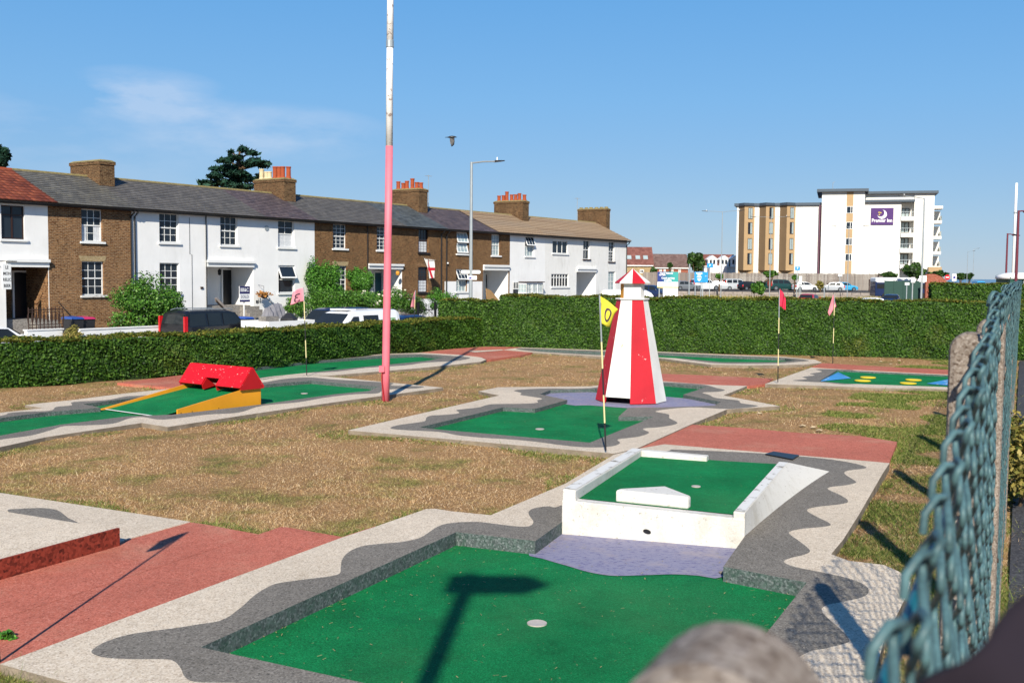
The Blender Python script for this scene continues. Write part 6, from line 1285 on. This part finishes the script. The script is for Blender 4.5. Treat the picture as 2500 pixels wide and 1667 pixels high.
for y0 in (507, 545, 583, 619):
    zs_ = hz(y0+38, 2285); bl = MB().box(xf_, xf_+1.4, 1.5, 6, zs_-.0, zs_+.55).build('side_balcony', M['hwhite'], HT); MB().box(xf_+1.3, xf_+1.36, 1.5, 6, zs_+.55, zs_+1.4).build('glass_screen', M['paleglass'], bl); MB().box(xf_, xf_+1.4, 5.6, 6, zs_+.55, zs_+2.4).build('end_wall', M['hwhite'], bl)
zs_ = hz(507, 2285); MB().box(xf_, xf_+1.5, 1.5, 6, zs_-.1, zs_+.4).build('side_balcony_roof', M['hwhite'], HT)
MB().box(lx(2268), lx(2300), -1, 10, -.3, hz(652, 2285)).build('ground_floor_block', M['ochre'], HT)
# the sign
p0, p1 = lx(2124), lx(2179); z0, z1 = hz(549, 2150), hz(508, 2150); sg = MB().box(p0, p1, .02, .19, z0, z1).build('hotel_sign', plain('purple_sign', H3('4c2a6a'), .4), HT); cxm, czm = (p0+p1)/2, z0+(z1-z0)*.62
text_mb('Premier Inn', .92, 2, bold=.02).xf(lambda p: Vector((cxm+p.x*.80, .012, z0+.75+p.y))).build('sign_lettering', M['white'], sg)
R1_ = .80; mo = []; 
for k in range(25): t = rad(75)-rad(245)*k/24; mo.append((R1_*math.cos(t), R1_*math.sin(t)))
for k in range(25): t = rad(-150)+rad(215)*k/24; mo.append((-.30+.68*math.cos(t), .26+.68*math.sin(t)))
MBm = MB(); n0 = len(mo)//2
for k in range(24): a, b = mo[k], mo[k+1]; c, d = mo[49-k], mo[48-k]; MBm.poly((cxm+a[0], .012, czm+a[1]), (cxm+b[0], .012, czm+b[1]), (cxm+d[0], .012, czm+d[1]), (cxm+c[0], .012, czm+c[1]))
MBm.build('moon_emblem', M['white'], sg)
for x, z in ((-.55, .35), (-.25, .30), (-.48, -.05)): MB().prism([(cxm+x+.17*math.cos(2*math.pi*k/10)*(1 if k % 2 == 0 else .45), .010, czm+z+.17*math.sin(2*math.pi*k/10)*(1 if k % 2 == 0 else .45)) for k in range(10)], (0, .004, 0)).build('star', M['yellowpaint'], sg)
MB().tube([(lx(2029), 3, zt), (lx(2029), 3, zt+1.6)], .05, 5).tube([(lx(2029), 3, zt+1.4), (lx(2034), 3, zt+1.7)], .04, 5).build('aerial', M['steel'], HT)
MB().box(lx(2174), lx(2190), 4, 8, zR-2.2, zR+.05-1.2).build('plant_box', M['steel'], HT)
# ---------------------------------------------------------------- car park: raised ground, timber fence, wall
CPZ = -.42
mb = MB().prism([(x, y, ROAD-.1) for x, y in ((12, 166), (78, 168), (78, 194), (12, 194))], (0, 0, CPZ-ROAD+.1)); struct(mb, 'car_park_ground', M['asphalt'])
WT = thing('retaining_wall', 'low weathered stone wall along the front of the car park', 'stone wall', (13, 164.5, ROAD)); r_ = random.Random(3); n = 46; stm = plain('weathered_stone', H3('9a9088'), .95, var=.3, scale=2)
MB().box(0, 65, .1, .6, 0, .9).build('core', stm, WT)
for i in range(n):
    for j in range(3): x = 65*(i+.5*(j % 2))/n; MB().box(x+.03, x+65/n-.03, -.02+r_.uniform(-.05, .04), .3, .02+.42*j, .42*j+.40+r_.uniform(-.02, .02)).build('stone', stm, WT)
fx0, fx1 = atY(1570, 668, 191).x, atY(2160, 668, 191).x; FT2 = thing('board_fence', 'long grey timber board fence between the car park and the hotel', 'timber fence', (fx0, 191, CPZ)); fh = atY(1900, 667, 191).z-CPZ
n = 150; wp = (fx1-fx0)/n; bm = MB().box(.01, wp-.015, 0, .03, 0, fh); M['fencewood'] = tilemat('weathered_boards', [H3('756c66'), H3('8a8078'), H3('979088')]); o0 = bm.build('board', M['fencewood'], FT2)
for i in range(1, n): o = o0.copy(); C.objects.link(o); o.location = (wp*i, .012*(i % 2), random.uniform(-.06, .05))
MB().box(0, fx1-fx0, .045, .12, .4, .5).box(0, fx1-fx0, .045, .12, fh-.5, fh-.4).build('rail', M['wood'], FT2)
def park(kind, name, label, cat, px, py, Y, ang, pm, z=CPZ, **k): p = atY(px, py, Y); return vehicle(name, label, cat, kind, (p.x, Y, z), ang, pm, group='parked cars at the car park', **k)
park('hatch', 'hatchback', 'grey hatchback behind the car park sign', 'car', 1675, 700, 172, rad(10), GREY_P); park('estate', 'estate_car', 'white four wheel drive behind the blue pay sign', 'car', 1722, 700, 176, rad(12), WHITE_P)
park('hatch', 'hatchback', 'silver hatchback with its bonnet right of the blue pay sign', 'car', 1762, 700, 178, rad(-8), SIL_P); park('estate', 'estate_car', 'silver boxy off roader against the board fence', 'car', 1800, 700, 184, rad(5), SIL_P, roofrails=True)
park('hatch', 'hatchback', 'black car half hidden by the shrub right of the silver off roader', 'car', 1832, 702, 178, rad(20), BLK_P); park('estate', 'estate_car', 'dark green car between the shrub and the white hatchback', 'car', 1912, 702, 180, rad(4), GRN_P)
park('estate', 'estate_car', 'teal dark car standing behind the slender tree', 'car', 1880, 702, 186, rad(184), GRN_P)
park('hatch', 'hatchback', 'white hatchback beside the white parking notice', 'car', 1966, 703, 178, rad(8), WHITE_P); park('hatch', 'hatchback', 'light blue hatchback at the right end of the car park', 'car', 2062, 702, 180, rad(6), BLUE_P)
park('hatch', 'hatchback', 'pale grey car half hidden left of the light blue hatchback', 'car', 2030, 704, 174, rad(170), SIL_P)
vehicle('hatchback', 'red hatchback passing on the road behind the tall hedge', 'car', 'hatch', tuple(Vector((atY(1978, 720, 120).x, 120, ROAD+.25))), rad(60), RED_P); vehicle('hatchback', 'dark blue saloon on the road beyond the tall hedge at the right', 'car', 'hatch', (atY(2176, 720, 125).x, 125, ROAD+.2), rad(-115), NAVY_P)
vehicle('hatchback', 'white car roof showing over the tall hedge left of the dark blue saloon', 'car', 'hatch', (atY(2113, 727, 104).x, 104, ROAD+.15), rad(178), WHITE_P); vehicle('estate_car', 'dark car beside the red hatchback on the road', 'car', 'hatch', (atY(2008, 727, 108).x, 108, ROAD+.0), rad(2), BLK_P)
p = atY(1546, 712, 88.); vehicle('van', 'long white van behind the lighthouse roof', 'van', 'hivan', (p.x+.1, 88, ROAD), rad(0), WHITE_P); p = atY(1592, 698, 150.); vehicle('hatchback', 'dark blue car between the lighthouse roof and the car park sign', 'car', 'estate', (p.x, 150, ROAD+.45), rad(-25), NAVY_P)
# signs
def board_sign(name, label, px0, py0, px1, py1, Y, m, posts, lines, ground=ROAD, tm='white', extra=None):
    a, b = atY(px0, py1, Y), atY(px1, py0, Y); T = thing(name, label, 'sign', ((a.x+b.x)/2, Y, ground)); W = (b.x-a.x)/2; z0, z1 = a.z-ground, b.z-ground
    bd = MB().box(-W, W, -.04, .04, z0, z1).build('board', m, T)
    for x in posts: MB().box(x*W-.05, x*W+.05, .045, .14, 0, z1).build('post', M['steel'], T)
    for tx, s, fy, fx_ in lines: text_mb(tx, s, 2, bold=.012).xf(lambda p: Vector((fx_*W+p.x, -.046, z0+(z1-z0)*fy+p.y))).build('lettering', M[tm], bd)
    return T, W, z0, z1, bd
s = 120/F_PX
def gradsign():
    t = NT('teal_navy_print'); sx = t.n.new('ShaderNodeSeparateXYZ'); t.l.new(t.co, sx.inputs[0]); ad = t.n.new('ShaderNodeMath'); ad.operation = 'MULTIPLY_ADD'; t.l.new(sx.outputs[0], ad.inputs[0]); ad.inputs[1].default_value = .35; ad.inputs[2].default_value = .5
    t.col(t.ramp(ad.outputs[0], [(.25, H3('283c7c')), (.75, H3('3a9a94'))])).set(.5); return t.m
T, W, z0, z1, bd = board_sign('car_park_sign', 'blue and teal car park sign board with white lettering on a white panel', 1605, 664, 1656, 688, 120., gradsign(), (-.8, .8), (('Queens Esplanade', .20, .86, -.15), ('Car Park', .20, .68, -.55), ('Coach parking', .25, .38, .0), ('available', .25, .16, .0)))
MB().box(-W, W, -.04, .04, z0-.60, z0-.005).build('white_panel', M['white'], T); MB().box(-W, W, -.045, -.041, z0-.66, z0-.56).build('yellow_strip', M['yellowpaint'], T); MB().box(-W*.45, W, -.02, .03, z0-1.7, z0-.665).build('lower_panel', M['white'], T)
bluem = plain('blue_sign', H3('1f8fd0'), .45); T, W, z0, z1, bd = board_sign('pay_sign', 'bright blue pay here sign box with white arrow in the car park', 1695, 664, 1719, 689, 130., bluem, (-.8, .8), (('PLEASE', .24, .86, 0), ('PAY', .24, .68, 0), ('HERE', .24, .50, 0)))
MB().prism([(-.28, -.046, z0+.42), (.28, -.046, z0+.42), (0, -.046, z0+.10)], (0, .004, 0)).build('arrow', M['white'], bd); MB().box(W+.005, W+.10, -.04, .35, z0, z1).build('side_face', bluem, T); MB().box(W+.10, W+.55, .34, .38, z0, z1).build('return_board', bluem, T)
text_mb('PAY', .16, 2).xf(lambda p: Vector((W+.33+p.x, .335, z0+(z1-z0)*.6+p.y))).build('lettering', M['white'], bd)
for lab, x0, y0, x1, y1, Y in (('small blue parking sign on a tall post above the pay sign', 1726, 643, 1741, 653.5, 150.), ('small blue parking sign on a post before the hotel', 1941, 651, 1953, 660, 150.)):
    T, W, z0, z1, bd = board_sign('parking_sign', lab, x0, y0, x1, y1, Y, bluem, (0,), (('P', .38, .5, 0),)); T['group'] = 'blue parking signs'
board_sign('notice_sign', 'tall white notice with faint lines beside the white hatchback', 1950, 674, 1958, 694, 160., M['white'], (-.5, .5), ()); board_sign('notice_sign', 'white rectangular sign on the tall lamp column at the right', 2244, 673, 2262, 688, 96., M['white'], (), ()); board_sign('notice_sign', 'small white sign on a dark post left of the lamp column', 2224, 677, 2234, 690, 110., M['white'], (0,), ()); board_sign('notice_sign', 'small white plate on the board fence', 2046, 670, 2056, 675, 190.8, M['white'], (0,), (), CPZ); board_sign('notice_sign', 'white notice low on the green mesh by the bus', 2209, 690, 2220, 696, 130., M['white'], (0,), ())
T, W, z0, z1, bd = board_sign('road_sign', 'white road sign with a purple disc before the round hedge', 2324, 669, 2335, 686, 105., M['white'], (0,), ()); MB().cyl((0, -.05, (z0+z1)/2), (0, -.041, (z0+z1)/2), .13, 14).build('purple_disc', M['stk1'], bd)
p = atY(2313, 677, 108.); T = thing('no_entry_sign', 'round red no entry sign beside the brick arch wall', 'road sign', (p.x, 108, ROAD)); MB().cyl((0, -.02, p.z-ROAD), (0, .02, p.z-ROAD), .27, 20).build('disc', M['redlens'], T); MB().box(-.18, .18, -.028, -.021, p.z-ROAD-.05, p.z-ROAD+.05).build('white_bar', M['white'], T); MB().cyl((0, .06, 0), (0, .06, p.z-ROAD+.2), .04, 8).build('post', M['steel'], T)
# low posts by the road
for i, (x, y0, y1, Y) in enumerate(((1682, 646, 730, 100.), (1711, 690, 722, 125.), (1697, 698, 720, 130.), (2012, 700, 725, 140.))):
    a, b = atY(x, y1, Y), atY(x, y0, Y); T = thing('post', ['tall grey post left of the blue pay sign', 'thin grey post right below the pay sign', 'short grey ticket post below the pay sign', 'thin post in the dry grass before the car park'][i], 'post', (a.x, Y, ROAD)); MB().cyl((0, 0, 0), (0, 0, b.z-ROAD), .07, 8).build('shaft', M['steel'], T); MB().lathe([(.075, 0), (.03, .06)], 8, (0, 0, b.z-ROAD)).build('cap', M['steel'], T)
# brick arch wall, bus, green mesh
p = atY(2288, 700, 135.); T = thing('brick_wall', 'curved topped red brick wall at the right beside the round hedge', 'brick wall', (p.x, 135, ROAD)); s = 135/F_PX
prof = [(-28*s, 0)]+[(-28*s+56*s*k/14, (3.0+1.45*math.cos((k/14-.25)*1.9))*1.0) for k in range(15)]+[(28*s, 0)]
zt_ = atY(2288, 673, 135).z-ROAD; mx = max(q[1] for q in prof); prof = [(x, z*zt_/mx) for x, z in prof]
MB().prism([(x, 0, z) for x, z in prof], (0, .4, 0)).build('wall', M['redbrick'], T); MB().tube([(x, .2, z+.05) for x, z in prof[1:-1]], .24, 4).build('coping', M['redbrick'], T)
p = atY(2200, 690, 150.); T = thing('bus', 'white and blue coach behind the shrubs left of the brick wall', 'bus', (p.x, 150, ROAD+.6)); MB().box(-4, 4, -1.2, 1.2, .4, 2.6).build('body', NAVY_P, T, bevel=.15); MB().box(-4, 4, -1.22, 1.22, 2.2, 3.05).build('roof', WHITE_P, T, bevel=.2)
for i in range(5): MB().box(-3.8+1.55*i, -2.4+1.55*i, -1.235, -1.221, 1.5, 2.15).build('window', M['carglass'], T)
for x in (-2.6, 2.6): MB().cyl((x, -1.22, .45), (x, -.9, .45), .48, 16).build('wheel', M['tyre'], T)
p0, p1 = atY(2160, 700, 138.), atY(2250, 700, 138.); T = thing('mesh_fence', 'dark green mesh fence in front of the coach', 'mesh fence', (p0.x, 138, ROAD)); Lm = p1.x-p0.x; hm = atY(2200, 686, 138).z-ROAD; gm = plain('green_mesh', H3('24443c'), .6)
for i in range(5): MB().box(Lm*i/4-.04, Lm*i/4+.04, 0, .08, 0, hm+.1).build('post', gm, T)
for i in range(4): MB().box(Lm*i/4+.05, Lm*(i+1)/4-.05, .02, .05, .2, hm).build('mesh_panel', gm, T)
# timber frame by the fence
p = atY(2140, 690, 170.); T = thing('timber_goal', 'dark timber goal shaped frame at the end of the board fence', 'timber structure', (p.x, 170, CPZ)); s = 170/F_PX
MB().box(-18*s, -16*s, 0, .15, 0, 2.0).build('post', M['darkframe'], T); MB().box(4*s, 6.5*s, 0, .15, 0, 3.0).build('post', M['darkframe'], T); MB().box(-18*s, 6*s, -.02, .1, 1.75, 1.95).build('beam', M['darkframe'], T); MB().hexa([(-6*s, 0, 1.7), (-4.5*s, 0, 1.7), (5*s, 0, 2.6), (3.5*s, 0, 2.6), (-6*s, .1, 1.7), (-4.5*s, .1, 1.7), (5*s, .1, 2.6), (3.5*s, .1, 2.6)]).build('brace', M['darkframe'], T)
# far lamps
def far_lamp(label, px, y_top, Y, arms, r=.07, m='steel'):
    a = atY(px, y_top, Y); s = Y/F_PX; return lamp_post(label, (a.x, Y, ROAD), a.z-ROAD, [(dx*s, .2, dy*s) for dx, dy in arms], r, m)
far_lamp('twin armed street lamp before the sky left of the hotel', 1764, 517, 140., [(-36, 2), (40, 4)], .06); far_lamp('twin armed street lamp in front of the ochre bays', 1883, 530, 150., [(-36, 1), (36, 2)], .055); far_lamp('twin armed street lamp before the hotel stair tower', 2073, 553, 160., [(-30, 1), (36, 2)], .055); far_lamp('tall single armed street lamp in front of the right end of the hotel', 2257, 484, 96., [(-44, 6)], .085)
far_lamp('distant street lamp above the far road', 2363, 614, 230., [(14, 2)], .06); far_lamp('very distant street lamp right of the far road lamp', 2378, 608, 270., [(10, 2)], .06)
M['maroon'] = plain('maroon_paint', H3('6a2a36'), .5); far_lamp('maroon promenade lamp with black head, left of the white mast', 2460, 570, 60., [(18, -1)], .06, 'maroon'); far_lamp('maroon promenade lamp with black head at the right edge', 2487, 514, 46., [(20, 1)], .065, 'maroon')
a, b = atY(2482, 447, 80.), atY(2472, 690, 80.); T = thing('mast', 'tall plain white mast at the right edge', 'mast', (b.x, 80, ROAD)); MB().tube([(0, 0, 0), ((a.x-b.x)*.72, 0, (a.z-ROAD)*.75), (a.x-b.x, 0, a.z-ROAD)], [.10, .095, .09], 10).build('shaft', M['white'], T, smooth=True); MB().tube([((a.x-b.x)*.76, 0, (a.z-ROAD)*.79), ((a.x-b.x)*.775, 0, (a.z-ROAD)*.80)], .125, 10).build('collar', M['steel'], T)
p = atY(2484, 690, 55.); T = thing('kiosk', 'white roofed green kiosk behind the hedge at the right edge', 'kiosk', (p.x, 55, ROAD)); zt_ = atY(2484, 667, 55).z-ROAD; MB().box(-.75, .9, -.8, .8, 0, zt_-.2).build('body', plain('kiosk_green', H3('1f4a40'), .5), T); MB().lathe([(1.15, -.3), (1.1, -.12), (.7, 0), (.2, .03)], 16, (.08, 0, zt_)).build('roof', M['white'], T, smooth=True); MB().lathe([(.02, -.24), (.24, -.1), (.24, .1), (.02, .24)], 12, (.1, -.95, zt_-.5)).build('porthole', M['white'], T)
hedge('round ended dense hedge beyond the tall hedge at the right', [Vector((17.0, 43, -.4)), Vector((21.6, 40.5, -.4))], 2.02, 1.6, 26000, (.3, .95, 0), .055); hedge('second hedge block carrying on to the right edge behind the wire fence', [Vector((21.8, 40.2, -.4)), Vector((30, 37, -.4))], 2.06, 1.6, 26000, (.3, .95, 0), .055)
# trees and scrub of the car park
tree('leafy shrub with a slender stem before the dark green car', 1850, 702, 160., 17, 17, 1500, .28, 'shrub', 41, 14, ground=CPZ); tree('slender young tree with a thin crown before the dark cars', 1880, 668, 158., 18, 9, 900, .25, 'shrub', 42, 10, ground=CPZ); tree('small young tree before the silver off roader', 1757, 675, 162., 9, 9, 500, .24, 'shrub', 43, 8, ground=CPZ); tree('small tree top beside the small blue parking sign', 1941, 677, 164., 8, 9, 450, .24, 'shrub', 44, 8, ground=CPZ)
tree('low pale shrub right of the white hatchback', 2003, 697, 165., 11, 12, 700, .24, 'weed', 45, 8, ground=CPZ); tree('spreading dark tree left of the brick arch wall', 2232, 662, 145., 26, 24, 2600, .28, 'tree', 46, 18); tree('low tree behind the board fence end', 2170, 672, 150., 20, 9, 1300, .26, 'tree', 47, 12); tree('dark clipped bushes behind the brick arch wall', 2290, 669, 142., 24, 8, 1200, .26, 'tree', 48, 10)
for i, (x, y, rx, rz) in enumerate(((2345, 674, 8, 9), (2366, 674, 10, 9), (2440, 676, 8, 6))): tree(['distant dark tree right of the purple disc sign', 'distant round tree behind the far road lamp', 'small distant bush left of the kiosk'][i], x, y, 260., rx, rz, 600, .5, 'tree', 50+i)
for i, (x, y, w_, c) in enumerate(((2392, 673, 20, BLUE_P), (2412, 680, 16, NAVY_P), (2368, 682, 12, SIL_P))): vehicle('van' if i == 0 else 'hatchback', ['distant light blue lorry on the far road', 'distant dark car on the far road', 'distant pale car on the far road'][i], 'car' if i else 'lorry', 'hivan' if i == 0 else 'hatch', (atY(x, y, 240+10*i).x, 240+10*i, ROAD+.6), rad(-95), c)
# dry scrub in front of the stone wall: one mass
n = 5200; X_ = rng.uniform(14, 66, n); Y_ = rng.uniform(150, 164, n); keep = rng.random(n) < .35+.65*(np.sin(X_*.7)+np.sin(X_*.23+1) > .2); X_, Y_ = X_[keep], Y_[keep]; Hh_ = rng.uniform(.3, .95, len(X_)); Vv = np.stack([np.stack([X_-.12, Y_, 0*X_+ROAD], 1), np.stack([X_+.12, Y_, 0*X_+ROAD], 1), np.stack([X_+rng.normal(0, .2, len(X_)), Y_, ROAD+Hh_], 1)], 1).reshape(-1, 3)
tag(raw('dry_grass', Vv, np.arange(len(Vv)).reshape(-1, 3), M['weed'], k=3), 'dry yellow scrub grass before the car park wall', 'grass', kind='stuff')
# ---------------------------------------------------------------- the bird
def bird():
    Yb = 60.; s = 1.2*Yb/F_PX; T = thing('crow', 'black crow flying with wings down against the sky', 'bird', tuple(atY(1103, 335, Yb)), 0); bm_ = MB()
    P = [(-13, 0, -.8, .5), (-8, 0, -.6, .9), (-4, 0, -.2, 2.2), (0, 0, 0, 2.6), (4, 0, .2, 2.2), (6.5, 0, .2, 1.5), (8.2, 0, .0, 1.0), (10.5, 0, -.6, .25)]
    body = bm_.tube([(x*s, y*s, z*s) for x, y, z, r in P], [r*s for *_, r in P], 10)
    o = body.build('body', M['black'], T, smooth=True)
    for sd in (-1, 1):
        w = [(-4.5, 0, 0), (5.2, 0, 0), (5.5, sd*4, -8), (4.5, sd*6, -14), (2, sd*6.5, -17), (-1.5, sd*6, -18.5), (-.6, sd*5.5, -15.5), (-2.8, sd*5, -13.5), (-3.6, sd*3, -7)]
        mb = MB().prism([(x*s, y*s, z*s) for x, y, z in w], (0, .01, 0)); mb.build('wing', M['black'], T)
    MB().prism([(-8*s, -1*s, -.5*s), (-13.5*s, -2*s, -1*s), (-13.5*s, 2*s, -1*s), (-8*s, 1*s, -.5*s)], (0, 0, .012)).build('tail', M['black'], T)
bird()

# ================================================================ grass and small litter on the lawn
def free(x, y):
    ok = np.ones(len(x), bool)
    for o2 in OCC: ok &= ~inside(x, y, o2)
    ok &= ~inside(x, y, DROPBOX); s = x*DB.x+y*DB.y; ok &= s < -.06
    area = [(-20, 0)]+[(p.x+.15, p.y-.15) for p in LH]+[(p.x, p.y-.02) for p in FH[1:]]+[(16, 0)]; ok &= inside(x, y, area); return ok
def sow(n, y0, y1, xr, hh, ww, mat, name, label, pred=None):
    inv = rng.uniform(1/y1, 1/y0, n); y = 1/inv; x = rng.uniform(-.56, .60, n)*y; ok = free(x, y)
    if pred is not None: ok &= pred(x, y)
    x, y = x[ok], y[ok]; m = len(x); h = rng.uniform(hh[0], hh[1], m)*np.where(rng.random(m) < .05, 2.4, 1.)*(.8+.3*np.sin(x*2.1+1.3*np.sin(y*2.9))*np.cos(y*1.7+1.1*np.sin(x*3.7))); a = rng.uniform(0, 2*math.pi, m); w = rng.uniform(.6, 1.2, m)*ww*np.clip(y/7, .8, 3.2); lean = rng.normal(0, 1.3, (m, 2))*h[:, None]
    zg_ = lawn_z(x, y); B0 = np.stack([x-np.cos(a)*w, y-np.sin(a)*w, zg_-.006], 1); B1 = np.stack([x+np.cos(a)*w, y+np.sin(a)*w, zg_-.006], 1); Tt = np.stack([x+lean[:, 0], y+lean[:, 1], zg_+h], 1)
    Vv = np.stack([B0, B1, Tt], 1).reshape(-1, 3); return tag(raw(name, Vv, np.arange(m*3).reshape(-1, 3), M[mat], k=3), label, 'grass', kind='stuff')
sow(900000, 4.4, 27, None, (.006, .022), .0022, 'blade', 'dry_grass', 'short parched tan grass with greener patches covering the lawn')
def near_edge(x, y, d0=.17):
    d = np.full(len(x), 9.)
    for P in OCC:
        A = np.array(P)
        for i in range(len(A)):
            a, b = A[i], A[(i+1) % len(A)]; ab = b-a; t = np.clip(((x-a[0])*ab[0]+(y-a[1])*ab[1])/max(ab@ab, 1e-9), 0, 1); d = np.minimum(d, np.hypot(x-a[0]-t*ab[0], y-a[1]-t*ab[1]))
    s = x*DB.x+y*DB.y; pt = np.sin(x*5.3)+np.sin(y*4.1+x*2)+np.sin(x*1.1-y*2.3)
    return ((d < d0*(1+.5*pt)) & (pt > -.4)) | ((s > -2.2) & (pt > .0+.6*(-s-.3)))
sow(650000, 4.4, 27, None, (.012, .04), .0034, 'bladeg', 'green_grass', 'greener tufts of grass along the slab edges and beside the wire fence', near_edge)
def litter(T, n, zf, r2, name, mat, ln):
    A = np.array(r2); x = rng.uniform(A[:, 0].min(), A[:, 0].max(), n); y = rng.uniform(A[:, 1].min(), A[:, 1].max(), n); d = np.full(n, 9.); ok = inside(x, y, r2)
    for i in range(len(A)):
        a, b = A[i], A[(i+1) % len(A)]; ab = b-a; t = np.clip(((x-a[0])*ab[0]+(y-a[1])*ab[1])/max(ab@ab, 1e-9), 0, 1); d = np.minimum(d, np.hypot(x-a[0]-t*ab[0], y-a[1]-t*ab[1]))
    ok &= (rng.random(n) < .05+.9*np.exp(-d/.05)) & (d > .008); x, y = x[ok], y[ok]; m = len(x); a = rng.uniform(0, math.pi, m); L = rng.uniform(.3, 1, m)*ln; w = rng.uniform(.0008, .0022, m); ca, sa = np.cos(a), np.sin(a); z = np.full(m, zf+.009)
    Q = np.stack([np.stack([x-ca*L-sa*w, y-sa*L+ca*w, z], 1), np.stack([x+ca*L-sa*w, y+sa*L+ca*w, z+.002], 1), np.stack([x+ca*L+sa*w, y+sa*L-ca*w, z+.002], 1), np.stack([x-ca*L+sa*w, y-sa*L-ca*w, z], 1)], 1).reshape(-1, 3)
    raw(name, Q, np.arange(m*4).reshape(-1, 4), mat, T, kind='stuff')
stm2 = leafmat('straw_bits', [H3('8d7a50'), H3('b5a06c'), H3('5d6a38')])
litter(HOLE1, 6000, ZF, DROP[0], 'straw_litter', stm2, .014); litter(HOLE2, 5000, -.012, DROP[1], 'straw_litter', stm2, .014); litter(HOLE3, 5000, -.012, DROP[2], 'straw_litter', stm2, .014)
def strip(n):
    t = rng.uniform(3.6, 27, n)**1.0; s_ = -.08-2.3*rng.random(n)**1.3; x = DF.x*t+DFN.x*s_; y = DF.y*t+DFN.y*s_; ok = free(x, y) & (np.sin(x*4.7+np.sin(y*3))+np.sin(y*5.1+x)+np.sin(x*1.3-y*1.9) > -.55+.35*(-s_)); return x[ok], y[ok]
x, y = strip(330000); m = len(x); h = rng.uniform(.01, .038, m); a = rng.uniform(0, 6.28, m); w = rng.uniform(.6, 1.2, m)*.0032*np.clip(y/7, .8, 2.6); ln_ = rng.normal(0, 1.1, (m, 2))*h[:, None]; zg_ = lawn_z(x, y)
Q = np.stack([np.stack([x-np.cos(a)*w, y-np.sin(a)*w, zg_-.004], 1), np.stack([x+np.cos(a)*w, y+np.sin(a)*w, zg_-.004], 1), np.stack([x+ln_[:, 0], y+ln_[:, 1], zg_+h], 1)], 1).reshape(-1, 3)
tag(raw('green_grass', Q, np.arange(m*3).reshape(-1, 3), M['bladeg'], k=3), 'strip of greener grass along the inside of the wire fence', 'grass', kind='stuff')
p = atY(2498, 1010, 8.5); shrub('bush', 'low straggling brown green bush outside the wire fence at the right edge', 'bush', (p.x, p.y, .0), (p.x+.05, p.y, .42), (.35, .5, .42), 2600, .04, 'weed', 16, 61, .015)
# small weed at the left edge and loose leaves
b = G(18, 1570, .05); c = G(16, 1560, .05); T = thing('weed', 'small leafy weed at the lower left edge by the red path', 'weed', tuple(c), world=True)
zc = 1.0; p = atY(18, 1550, c.y-.0); blobs('leaves', T, [(p.x-.005, p.y, p.z, .03, .03, .02), (p.x+.02, p.y, p.z-.02, .02, .02, .02), (p.x-.02, p.y, p.z+.0, .02, .02, .02)], 60, .022, 'ivy'); MB().tube([c, (p.x-.01, p.y, p.z)], .003, 5).build('stem', M['ivy'], T)
lm = plain('dry_leaf', H3('b5a282'), .9)
for i, (x, y, z) in enumerate(((1773, 1401, ZF), (2000, 1051, 0), (1985, 1044, 0), (1960, 1040, 0), (1855, 1010, 0), (1700, 1032, 0), (2150, 883, 0), (2175, 889, 0), (2195, 881, 0))):
    p = G(x, y, z); mb = MB(); r = random.Random(i); R = [.035+.02*r.random() for _ in range(7)]
    mb.lathe([(.03, 0), (.05+.01*r.random(), .008), (.03, .012+.012*r.random())], 7, p).xf(lambda q: Vector((p.x+(q.x-p.x)*(1.0 if i == 0 else .7), p.y+(q.y-p.y)*.6, q.z+.006*math.sin(q.x*200))))
    tag(mb.build('stone' if i == 0 else 'litter_scrap', M['concrete'] if i == 0 else lm), ['pale stone on the edge of the near green below the white box', 'crumpled pale scrap, nearest of the three beyond the red path', 'pale scrap left of the nearest scrap beyond the red path', 'small pale scrap, third beyond the red path', 'small pale scrap on the green grass right of the lighthouse slab', 'tiny pale scrap at the grass edge near the red path corner', 'pale scrap at the foot of the tall hedge, left of three', 'pale scrap at the foot of the tall hedge, middle of three', 'pale scrap at the foot of the tall hedge, right of three'][i], 'stone' if i == 0 else 'litter', None if i == 0 else 'pale scraps on the grass')
for o in list(C.objects):
    if o.type == 'MESH' and o.parent is None and 'kind' not in o and 'label' not in o: o['kind'] = 'structure'
